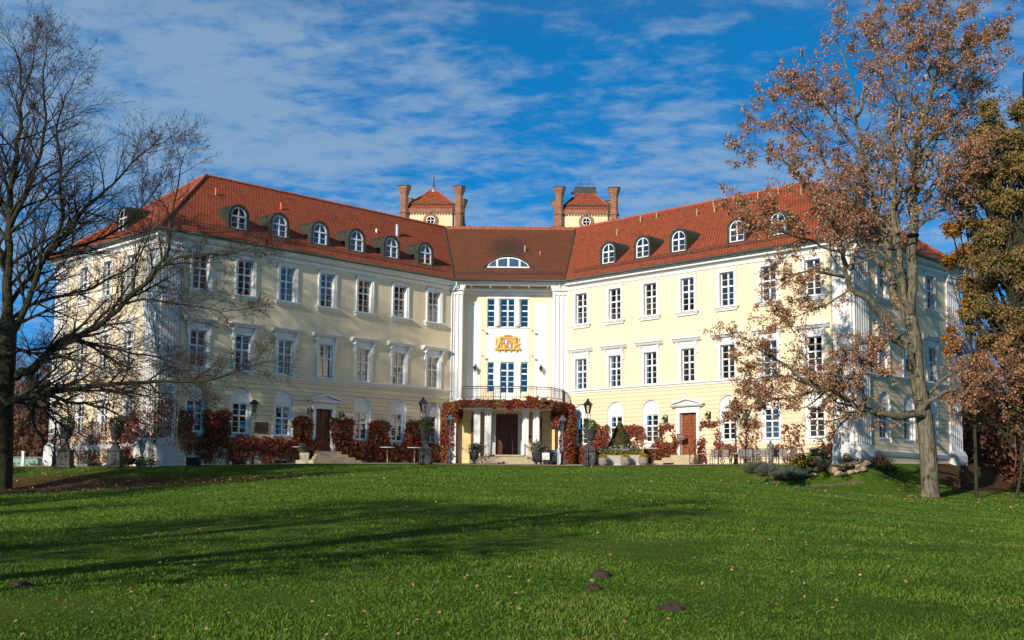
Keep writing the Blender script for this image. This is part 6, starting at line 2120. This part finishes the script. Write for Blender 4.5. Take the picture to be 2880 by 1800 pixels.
quads_mesh('last_leaves', leaf_quads(P[k] - np.array(o_), 0.10, None, 1, .7), 4, M['rustleaf'], beech, 0.3 * rng.random(k.sum()))

# --- the brown-leaved oak on the right ------------------------------------------------------------
DO = 66.0
ot = Tree(5)
op = dict(seg=[5, 4, 4], wig=0.20, up=0.02, rmin=0.007, rlimb=0.045, levels=4, nb=[5, 5, 4], t0=0.25, ang=(30, 65), ratio=0.56)
ob = at(2616, 1386, DO); oz = tz(ob.x, DO); ob = Vector((ob.x, DO, oz))
tr = ot.limb([ob - Vector((0, 0, .3)), ob + Vector((0, 0, .25))] + traced(DO, [(2614, 1320, 0), (2608, 1250, 0), (2602, 1190, 0), (2592, 1130, 0), (2578, 1050, 0), (2572, 960, 0), (2562, 900, 0)]), .52, .36, 0, 4)
ot.limbs[-1][1][:5] *= np.array([1.5, 1.32, 1.18, 1.08, 1.02])
om = [
    ([(2562, 900, 0), (2560, 840, -.2), (2566, 750, -.3), (2568, 630, -.4), (2568, 540, -.5), (2572, 450, -.6), (2596, 340, -.8), (2636, 220, -1.0), (2672, 100, -1.2), (2700, 20, -1.3)], .36, .04, 26, 3.6, 1.7, .15),
    ([(2565, 930, .1), (2540, 870, .4), (2517, 837, .5), (2506, 760, .6), (2502, 709, .6), (2487, 658, .7), (2468, 610, .8), (2452, 540, .9), (2434, 490, 1.0), (2420, 430, 1.1), (2408, 330, 1.2), (2388, 210, 1.3), (2350, 110, 1.4)], .30, .03, 26, 3.4, 1.6, .2),
    ([(2560, 880, -.2), (2544, 822, -.5), (2534, 750, -.8), (2520, 688, -1.0), (2514, 584, -1.2), (2514, 495, -1.4), (2516, 420, -1.6), (2534, 290, -1.8), (2552, 160, -2.0), (2560, 60, -2.1)], .24, .03, 24, 3.2, 1.6, .2),
    ([(2508, 930, -.2), (2487, 896, -.6), (2443, 846, -1.0), (2395, 807, -1.4), (2380, 777, -1.6), (2374, 718, -1.9), (2362, 664, -2.1), (2339, 617, -2.3), (2294, 555, -2.6), (2240, 490, -2.9), (2180, 440, -3.1), (2120, 400, -3.3)], .22, .025, 26, 2.6, 1.3, .25),
    ([(2572, 980, -.1), (2540, 960, -.3), (2508, 930, -.3)], .24, .22, 0, 1, 1, 0),
    ([(2540, 800, .4), (2496, 777, .9), (2458, 724, 1.4), (2428, 670, 1.8), (2406, 610, 2.2), (2370, 530, 2.5), (2316, 450, 2.8), (2250, 370, 3.1), (2190, 310, 3.3)], .18, .025, 24, 2.8, 1.4, .25),
    ([(2578, 1060, -.3), (2556, 985, -.8), (2511, 956, -1.3), (2435, 960, -1.8), (2390, 985, -2.1), (2364, 1020, -2.4), (2360, 1050, -2.6), (2366, 1085, -2.6)], .15, .09, 9, 1.8, 1.4, .4),
    ([(2598, 1160, -.2), (2562, 1166, -.8), (2520, 1172, -1.3), (2470, 1158, -1.9), (2415, 1148, -2.4), (2385, 1126, -2.8), (2358, 1098, -3.0), (2315, 1098, -3.3), (2282, 1085, -3.6), (2210, 1034, -4.0), (2150, 990, -4.3), (2080, 950, -4.5)], .24, .022, 34, 2.2, 1.2, .05),
    ([(2315, 1098, -3.3), (2260, 1110, -3.8), (2200, 1120, -4.2), (2140, 1130, -4.6), (2090, 1150, -4.9)], .09, .02, 15, 1.6, 1.0, .1),
    ([(2282, 1085, -3.6), (2230, 1060, -3.2), (2160, 1060, -3.0), (2110, 1075, -2.9)], .08, .02, 13, 1.6, 1.0, .1),
    ([(2366, 1085, -2.6), (2420, 1060, -2.9), (2450, 1020, -3.2), (2470, 985, -3.4)], .07, .02, 9, 1.3, .8, .1),
    ([(2596, 1150, -.4), (2640, 1110, -1.2), (2690, 1090, -1.8), (2760, 1070, -2.4), (2850, 1060, -2.8)], .15, .025, 20, 2.2, 1.3, .1),
    ([(2592, 1120, .2), (2650, 1075, .8), (2720, 1010, 1.2), (2790, 960, 1.6), (2860, 920, 2)], .13, .025, 16, 2.0, 1.2, .1),
    ([(2574, 548, -.5), (2610, 530, -1.0), (2660, 505, -1.5), (2720, 460, -2.0)], .09, .02, 13, 2.0, 1.2, .2),
    ([(2570, 630, -.4), (2620, 612, 0.2), (2672, 582, 0.6), (2730, 560, 1.0)], .09, .02, 10, 1.8, 1.1, .2),
    ([(2572, 450, -.6), (2620, 400, .4), (2680, 330, 1.2), (2750, 270, 1.8)], .12, .02, 20, 2.6, 1.4, .2),
    ([(2420, 430, 1.1), (2360, 350, .6), (2300, 290, .3), (2250, 250, .1)], .12, .02, 18, 2.4, 1.3, .25),
    ([(2408, 330, 1.2), (2440, 240, 1.6), (2470, 140, 2.0), (2480, 60, 2.2)], .10, .02, 16, 2.2, 1.3, .2),
    ([(2596, 340, -.8), (2620, 260, -2.0), (2610, 150, -2.8), (2620, 60, -3.2)], .12, .02, 17, 2.4, 1.3, .2),
    ([(2380, 777, -1.6), (2330, 770, -2.2), (2270, 760, -2.8), (2210, 790, -3.2), (2180, 830, -3.4)], .09, .018, 12, 1.5, .9, .0),
    ([(2374, 718, -1.9), (2310, 690, -2.6), (2240, 660, -3.2), (2170, 640, -3.6), (2100, 600, -3.9)], .09, .018, 18, 1.9, 1.1, .15),
    ([(2636, 220, -1.0), (2690, 180, -1.4), (2740, 150, -1.8), (2790, 110, -2)], .09, .02, 14, 2.0, 1.1, .2),
    ([(2395, 807, -1.4), (2340, 850, -2.0), (2270, 880, -2.6), (2200, 905, -3.1)], .07, .016, 11, 1.5, .9, .0),
]
for pts, r0, r1, n, L0, L1, up_ in om:
    lb = ot.limb(traced(DO, pts), r0, r1, 0.06)
    if n: ot.sprout(lb, n, L0, L1, op, 0.30, 2, None, up_)
oak = empty('oak_tree', (ob.x, DO, oz), 0, 'tall oak with several stems and brown withered leaves in front of the right wing', 'tree')
o_ = (ob.x, DO, oz)
tubes_mesh('trunk', shift(ot.limbs, o_), M['bark_oak'], oak, sides_)
tubes_mesh('crown_twigs', shift(ot.twigs, o_), M['twig_oak'], oak, sides_)
P, D = ot.arr()
keep = rng.random(len(P)) < np.where((P[:, 2] < 13) & (P[:, 0] < 22), 0.50, 0.72)
P, D = P[keep], D[keep]
kk = 9
C_ = np.repeat(P, kk, 0) + rng.normal(size=(len(P) * kk, 3)) * 0.085
open('/tmp/cnt.txt', 'w').write(str((len(C_), len(ot.twigs), len(bt.twigs))))
quads_mesh('crown', leaf_quads(C_ - np.array(o_), 0.07 + 0.10 * rng.random(len(C_)), None, 1, 0.66, 0.8), 4, M['oakleaf'], oak)
for px, py, r_ in ((2568, 530, .29), (2567, 662, .30), (2506, 700, .27)):
    c = at(px, py, DO - 0.4 if px > 2550 else DO + .6) - Vector(o_)
    m = MB(); m.lathe([(r_ + .02, -.07), (r_ + .04, -.06), (r_ + .04, .06), (r_ + .02, .07)], tuple(c), 14); m.build('strap', M['strap'], oak)


# --- trees with a full crown: clumps of leaves round limb ends --------------------------------------
def leafy(name, lab, base, h, clumps, mat, bark_, twigm, seed, nleaf, size, trunk_r, cat='tree', group=None, twigs=True, split=1):
    """clumps: (centre, radius, squash) in space; each gets limbs from the trunk and its own cloud of leaves"""
    t_ = Tree(seed); b = Vector(base)
    rr = random.Random(seed)
    top = b + Vector((0, 0, h))
    tl = t_.limb([b - Vector((0, 0, .3)), b + (top - b) * .33 + t_.rv(.2), b + (top - b) * .66 + t_.rv(.35), top], trunk_r, trunk_r * .2, .05)
    P_ = dict(seg=[4, 3], wig=.2, up=.03, rmin=.008, rlimb=.05, levels=3, nb=[5, 4], t0=.3, ang=(30, 70), ratio=.6)
    if split > 1:
        cc = []
        for c, r_, sq in clumps:
            for _ in range(split):
                d = Vector((rr.gauss(0, 1), rr.gauss(0, 1), rr.gauss(0, 1))).normalized()
                cc.append((Vector(c) + d * r_ * rr.uniform(.45, .95), r_ * rr.uniform(.35, .62), sq * rr.uniform(.55, .9)))
        clumps = cc
    Ls, rn = [], []
    tot = sum(c[1] ** 2 for c in clumps)
    for c, r_, sq in clumps:
        c = Vector(c)
        z = min(max((c.z - b.z) * .6, h * .15), h * .95)
        s0 = b + (top - b) * (z / h)
        lb = t_.limb([s0, s0.lerp(c, .5) + t_.rv(.3), c], trunk_r * .35, .03, .05)
        if twigs: t_.sprout(lb, 6, r_ * .9, r_ * .7, P_, .45, 2)
        n = int(nleaf * r_ ** 2 / tot)
        d = rng.normal(size=(n, 3)); d /= np.linalg.norm(d, axis=1, keepdims=True)
        nz = np.array([noise.noise(tuple(q * 1.9 + np.array(c) * .31)) for q in d])
        q = r_ * (0.42 + 0.58 * rng.random(n)) * (1 + .75 * nz)
        pts = d * q[:, None] * np.array([1, 1, sq]) + np.array(c)
        cl = np.array([noise.noise(tuple(p_ * (1.15 / max(.6, r_ * .4)))) for p_ in pts])
        k_ = cl > -0.34 + 0.15 * rng.random(n)
        Ls.append(leaf_quads(pts[k_] - np.array(b), size, d[k_], .9, .6, .5)); rn.append(np.clip(rng.random(k_.sum()) * .8 + .25 * cl[k_] + .10 + rr.uniform(-.18, .20), 0, 1))
    root = empty(name, base, 0, lab, cat, group)
    tubes_mesh('trunk', shift(t_.limbs, base), bark_, root, sides_)
    if twigs and t_.twigs: tubes_mesh('twigs', shift(t_.twigs, base), twigm, root, sides_)
    quads_mesh('crown', np.concatenate(Ls), 4, mat, root, np.concatenate(rn))
    return root


def clump_px(lst, depth):
    out = []
    for px, py, rpx, dd, sq in lst:
        out.append((at(px, py, depth + dd), rpx / FOCAL * (depth + dd), sq))
    return out


DI = 65.5
p = at(2925, 1330, DI)
leafy('ivy_clad_tree', 'tall dense olive-brown tree thick with ivy at the right edge behind the oak', (p.x, DI, tz(p.x, DI) - .2), 24.0,
      clump_px([(2790, 330, 62, 0, 1.1), (2790, 430, 90, 1, 1), (2760, 490, 60, -.5, 1.1), (2860, 380, 90, .5, 1), (2900, 520, 110, 0, 1), (2790, 580, 95, -1, 1), (2755, 640, 50, 0, 1.1), (2850, 700, 110, -1, 1),
                (2770, 740, 90, 0, 1), (2850, 840, 100, -.5, 1), (2740, 860, 70, .5, 1.1), (2900, 960, 90, -1, 1), (2830, 940, 55, 0, 1), (2930, 700, 100, 0, 1), (2930, 850, 100, 0, 1),
                (2720, 900, 36, 1, 1.3), (2745, 790, 50, 1, 1), (2860, 1050, 75, 0, 1), (2930, 250, 60, 0, 1), (2730, 410, 38, 1, 1.2), (2725, 560, 40, 1, 1.3), (2880, 1180, 60, 1, 1), (2940, 1120, 80, 0, 1)], DI),
      M['ivyleaf'], M['bark_beech'], M['twig_oak'], 21, 190000, 0.145, .5, split=5)
p = at(2745, 1330, 66.5)
leafy('hornbeam_tree', 'slender golden-orange tree between the palace end and the ivy-clad tree', (p.x, 66.5, tz(p.x, 66.5) - .2), 13.0,
      clump_px([(2690, 560, 38, 0, 1.2), (2700, 640, 48, 0, 1.2), (2690, 720, 42, 0, 1.1), (2720, 700, 45, 0, 1), (2696, 860, 36, 0, 1.2), (2670, 930, 26, 0, 1.2), (2684, 985, 28, 0, 1.2)], 66.5),
      M['goldleaf'], M['bark_beech'], M['twig_oak'], 22, 8000, 0.15, .12, split=2)
p = at(2850, 1340, 67)
leafy('young_oak', 'low brown-leaved young oak below the ivy-clad tree on the right', (p.x, 67, tz(p.x, 67) - .1), 7.0,
      clump_px([(2760, 1080, 52, 0, 1), (2700, 1120, 46, 0, 1), (2820, 1120, 62, .3, 1), (2730, 1190, 55, .4, 1), (2860, 1030, 50, 0, 1), (2790, 1010, 46, 0, 1), (2850, 1180, 44, 0, 1)], 67),
      M['oakleaf'], M['bark_beech'], M['twig_oak'], 23, 9000, 0.14, .12, split=2)
p = at(2700, 1372, 76)
leafy('beech_sapling', 'small bright rust beech sapling at the foot of the right pilaster', (p.x, 76, tz(p.x, 76) - .1), 2.6,
      clump_px([(2705, 1335, 14, 0, 1), (2715, 1356, 18, 0, 1), (2696, 1368, 16, 0, .8), (2712, 1310, 9, 0, 1)], 76), M['rustleaf'], M['bark_oak'], M['twig_oak'], 24, 900, 0.13, .04, 'sapling')

# --- bare trees in the distance: two kinds, copied --------------------------------------------------
def bare(seed, h, lv=4, spread=.5, lean=0):
    t_ = Tree(seed)
    P_ = dict(seg=[5, 4, 3, 3], wig=.14, up=.05, rmin=.010, rlimb=.06, levels=lv, nb=[7, 6, 5, 4], t0=.25, ang=(24, 55), ratio=.58)
    lb = t_.limb([Vector((0, 0, -.4)), Vector((.1, 0, h * .3)), Vector((.2 + lean, .1, h * .6)), Vector((lean * 1.5, 0, h * .82))], .018 * h, .003 * h, .1)
    t_.sprout(lb, 15, h * .42, h * .18, P_, .22, 1, None, .25)
    root = empty('bare_tree', (0, 0, 0))
    tubes_mesh('trunk', t_.limbs, M['bark_beech'], root, sides_)
    tubes_mesh('crown', t_.twigs, M['twig_far'], root, sides_)
    return root, t_


BA, ta = bare(31, 20)
BB, tb = bare(32, 17)
GBt = 'bare trees beyond the palace'
uses = {id(BA): False, id(BB): False}
for src, px, dep, sc, rz, lab in [
        (BA, 2560, 112, 1.0, .3, 'grey-brown bare tree rising behind the right wing roof, left of two'), (BB, 2640, 108, 1.02, 1.4, 'grey-brown bare tree behind the right wing roof, beside the golden tree'),
        (BA, 2760, 100, .75, 2.2, 'bare tree seen in the gap under the ivy-clad tree'), (BB, 2880, 104, .8, 4.0, 'bare tree at the far right edge behind the young oak'),
        (BB, 20, 120, .72, .9, 'bare brown tree at the far left edge beyond the green frame'), (BA, 75, 126, .66, 2.6, 'bare brown tree left of the palace, between two others'), (BB, 128, 118, .60, 5.1, 'bare brown tree closest to the far left palace corner'),
        (BA, -60, 116, .8, 1.2, 'bare brown tree half outside the left edge of the view')]:
    o = src if not uses[id(src)] else copy_tree(src); uses[id(src)] = True
    p = at(px, 1330, dep)
    tag(place(o, (p.x, dep, tz(p.x, dep)), rz, sc), lab, 'tree', GBt)
# trees outside the picture to the left and behind the camera; their shadows cross the lawn
GS = 'trees along the left side of the lawn'
for k, (x, y, hc, rc, lab) in enumerate([(-33, 47, 10, 5.5, 'brown-leaved tree on the lawn edge left of the beech'), (-39, 60, 8, 4.5, 'brown-leaved tree farther back on the lawn edge left of the beech'),
                                         (-21, 4.5, 10, 5.0, 'brown-leaved tree left of the viewpoint'), (-13.5, 8.5, 10, 4.2, 'brown-leaved tree nearest the viewpoint on the left'),
                                         (-28.5, 37, 9.5, 5.0, 'brown-leaved tree nearest the middle of the left lawn edge'), (-31, 14, 9, 5, 'brown-leaved tree between two others left of the viewpoint'),
                                         (-40, 26, 8, 5, 'brown-leaved tree far left of the lawn')]):
    b = (x, y, tz(x, y)); rr = random.Random(70 + k)
    cl = [((x + rr.uniform(-.6, .6) * rc, y + rr.uniform(-.6, .6) * rc, b[2] + hc + rr.uniform(-.55, .75) * hc * .8), rc * rr.uniform(.35, .6), rr.uniform(.7, 1)) for _ in range(11)]
    leafy('leafy_tree', lab, b, hc * 1.7, cl, M['oakleaf'], M['bark_beech'], M['twig_beech'], 60 + k, (11000, 9000, 6000, 3000, 8000, 5000, 5000)[k], .26, .4, 'tree', GS)

# brown woodland undergrowth beyond both ends of the palace
def thicket(name, lab, mat, boxes, n, size, seed):
    r_ = np.random.default_rng(seed); Ps = []
    root = empty(name, ((boxes[0][0] + boxes[0][1]) / 2, boxes[0][2], boxes[0][4]), 0, lab, 'hedge'); o = np.array(root.location)
    br = []
    tot = sum((b[1] - b[0]) * (b[5] - b[4]) for b in boxes)
    for x0, x1, y0, y1, z0, z1 in boxes:
        k = int(n * (x1 - x0) * (z1 - z0) / tot)
        x, y, z = x0 + (x1 - x0) * r_.random(k), y0 + (y1 - y0) * r_.random(k), z0 + (z1 - z0) * r_.random(k) ** 1.2
        topz = z0 + (z1 - z0) * (0.72 + .45 * np.array([noise.noise((a * .35, b_ * .35, seed)) for a, b_ in zip(x, y)]))
        cl = np.array([noise.noise((a * .8, b_ * .8, c * .8)) for a, b_, c in zip(x, y, z)])
        q = (z < topz) & (cl > -.12)
        Ps.append(np.stack([x, y, z], 1)[q])
        for i in range(int((x1 - x0) * 5)):
            m = 6; bx, by = x0 + (x1 - x0) * r_.random(), y0 + (y1 - y0) * r_.random()
            br.append((np.stack([bx + np.cumsum(r_.normal(size=m) * .18), by + np.cumsum(r_.normal(size=m) * .18), np.linspace(z0 - .3, z0 + (z1 - z0) * (.5 + .5 * r_.random()), m)], 1) - o, np.linspace(.05, .012, m)))
    P = np.concatenate(Ps)
    tubes_mesh('stems', br, M['twig_far'], root, 4)
    quads_mesh('leaves', leaf_quads(P - o, size, None, 1, .7), 4, mat, root)


thicket('undergrowth', 'dark rust-brown woodland undergrowth behind the oak on the right', M['rustleaf'], [(28.5, 44, 84, 94, .3, 10.5), (44, 74, 84, 98, .3, 11)], 42000, .42, 3)
thicket('undergrowth', 'red-brown thicket at the far left beyond the palace corner', M['rustleaf'], [(-52, -37, 96, 108, .8, 7.5), (-80, -52, 92, 106, .6, 9)], 34000, .42, 4)
r_ = np.random.default_rng(77); Ps = []
for x0, x1, y0, y1, hgt, n in ((-230, -44, 122, 160, 13, 52000), (38, 230, 116, 160, 15, 60000)):
    x, y = x0 + (x1 - x0) * r_.random(n), y0 + (y1 - y0) * r_.random(n)
    gz = terrain(x, y)
    top = hgt * (0.7 + 0.5 * np.array([noise.noise((a * .09, b * .09, 4.0)) for a, b in zip(x, y)]))
    Ps.append(np.stack([x, y, gz + top * r_.random(n) ** .9], 1))
P = np.concatenate(Ps)
wd = quads_mesh('woodland', leaf_quads(P, 1.15, None, 1, .6), 4, M['rustleaf'])
tag(wd, 'distant rust-brown woodland beyond both ends of the palace', 'woodland', kind='stuff')
thicket('undergrowth', 'low green and rust planting along the pale green frame', M['green'], [(-39.0, -31.5, 82.0, 83.6, 1.2, 2.2)], 1800, .16, 5)

# --- the rockery on the right -----------------------------------------------------------------------
def bush(lab, px, dep, w_, h, mats, n, size, seed, blades=False, name='lavender_bush'):
    root = empty(name); r_ = np.random.default_rng(seed)
    a = r_.random(n) * 2 * np.pi; q = np.sqrt(r_.random(n))
    hh = h * (1 - .55 * q ** 2) * (.55 + .45 * r_.random(n)) * (1 + .4 * np.array([noise.noise((math.cos(t) * 2 + seed, math.sin(t) * 2, s * 2)) for t, s in zip(a, q)]))
    x, y = w_ * q * np.cos(a), w_ * .7 * q * np.sin(a)
    if blades:
        B_ = np.stack([x * .55, y * .55, 0 * x], 1); T_ = np.stack([x * 1.15, y * 1.15, hh], 1)
        s = np.cross(T_ - B_, r_.normal(size=(n, 3))); s /= np.linalg.norm(s, axis=1, keepdims=True) + 1e-9; s *= size
        mid = B_ * .4 + T_ * .6 + np.array([0, 0, .06])
        quads_mesh('leaves', np.stack([B_ - s * .5, mid - s, T_, mid + s], 1), 4, mats[0], root)
    else:
        P_ = np.stack([x, y, hh * (.35 + .65 * r_.random(n))], 1)
        quads_mesh('leaves', leaf_quads(P_, size, np.stack([x, y, hh], 1), .8, .6), 4, mats[0], root)
    if len(mats) > 1:
        m_ = n // 8; P_ = np.stack([x[:m_] * 1.1, y[:m_] * 1.1, hh[:m_] + .05], 1); quads_mesh('flowers', leaf_quads(P_, size * .8, None, 1, .7), 4, mats[1], root)
    st_ = [(np.stack([np.linspace(0, .6 * w_ * math.cos(t), 4), np.linspace(0, .5 * w_ * math.sin(t), 4), np.linspace(-.15, h * .6, 4)], 1), np.linspace(.015, .006, 4)) for t in r_.random(10) * 6.28]
    tubes_mesh('stems', st_, M['vine'], root, 4)
    stand(root, px, dep)
    tag(root, lab, 'bush')


GG = M['grey_green']
bush('pale grey-green lavender bush at the left end of the rockery', 2128, 71.0, .9, .85, [GG], 1700, .013, 41, True)
bush('grey lavender bush in front of the dark statue', 2160, 70.2, .75, .9, [GG, M['rustleaf']], 1600, .013, 42, True)
bush('large dark grey lavender bush in the middle of the rockery', 2222, 69.0, 1.15, .85, [GG], 2600, .014, 43, True)
bush('small yellow-flowered plant at the front of the rockery', 2166, 69.0, .35, .35, [M['green'], M['yellow']], 240, .09, 44, False, 'rockery_plant')
bush('yellow-green broad-leaved shrub right of the large lavender', 2262, 70.0, .85, .95, [M['yellow']], 900, .15, 45, False, 'rockery_shrub')
bush('bright green upright shrub behind the rockery stones', 2306, 71.5, .55, 1.75, [M['green']], 620, .13, 46, False, 'rockery_shrub')
bush('dark green low shrub under the bright upright shrub', 2302, 70.4, .75, .55, [M['green']], 800, .11, 47, False, 'rockery_shrub')
bush('brown heather cushion among the rockery stones', 2330, 68.8, .7, .42, [M['rustleaf'], GG], 800, .07, 48, False, 'heather')
bush('grey-green cushion at the right end of the rockery', 2402, 69.2, .8, .55, [GG, M['green']], 900, .08, 49, False, 'heather')
bush('green leafy plant beside the right wing corner plinth', 2490, 72.0, .75, .85, [M['green'], M['yellow']], 700, .13, 50, False, 'rockery_shrub')
bush('leafless orange-stemmed shrub before the right end wall', 2476, 73.2, .7, 1.3, [M['rustleaf']], 120, .03, 51, True, 'young_shrub')
bush('dark green shrub by the pedestal urn on the left', 402, 73.0, .95, .85, [M['green']], 900, .14, 52, False, 'shrub')
bush('red-leaved low shrub between the left urns', 268, 73.6, .5, .4, [M['rustleaf']], 300, .10, 53, False, 'shrub')
rr = random.Random(9)
m = MB(); m.blob((0, 0, .12), .26, seed=3, amp=.22, n=2, sz=.75)
rk = m.build('rockery_stone', M['rock']); m = MB(); m.blob((0, 0, .10), .24, seed=8, amp=.3, n=2, sz=.6); rk2 = m.build('rockery_stone', M['rock'])
GR = 'rounded tan stones of the rockery'
RK = [(2276, 69.2), (2286, 69.6), (2295, 69.0), (2288, 68.6), (2300, 69.8), (2310, 69.0), (2345, 68.2), (2358, 67.8), (2366, 68.3), (2374, 67.6), (2384, 68.0), (2392, 67.5), (2400, 68.0), (2408, 67.5), (2416, 67.9), (2424, 67.6), (2352, 69.0), (2379, 69.3), (2430, 68.4), (2412, 69.0)]
NM = ['large', 'small', 'flat', 'round', 'tilted']
for i, (px, dep) in enumerate(RK):
    o = (rk, rk2)[i % 2] if i < 2 else (rk, rk2)[i % 2].copy()
    if i > 1: COL.objects.link(o)
    stand(o, px, dep, rr.random() * 6); s = rr.uniform(.8, 1.5); o.scale = (s, s, s * rr.uniform(.7, 1.1)); o.location.z += .05 + (0.18 if i in (1, 4, 10, 12) else 0)
    tag(o, 'rounded tan fieldstone lying in the rockery below the right wing corner', 'stone', GR)
m = MB(); m.blob((0, 0, .3), .3, seed=12, amp=.2, n=2, sz=1.6); o = m.build('standing_stone', M['rock']); stand(o, 2382, 69.8); tag(o, 'upright pointed stone at the foot of the white statue', 'stone')
root = empty('bed_edging', label='row of brown boards edging the front of the rockery', cat='edging')
for i in range(15):
    pa, pb = 2118 + 21 * i, 2118 + 21 * (i + 1)
    f = lambda px: at(px, 1348, np.interp(px, [2118, 2220, 2440], [70.2, 67.6, 66.6]))
    a, b = f(pa), f(pb); za, zb = tz(a.x, a.y) , tz(b.x, b.y)
    m = MB(); d = (b - a); d.z = 0; L_ = d.length; ang = math.atan2(d.y, d.x)
    m.box(0.01, L_ - .02, -.025, .025, -.25, .15)
    o = m.build('edging_board', M['edging'], root); o.location = (a.x, a.y, min(za, zb)); o.rotation_euler = (0, 0, ang)
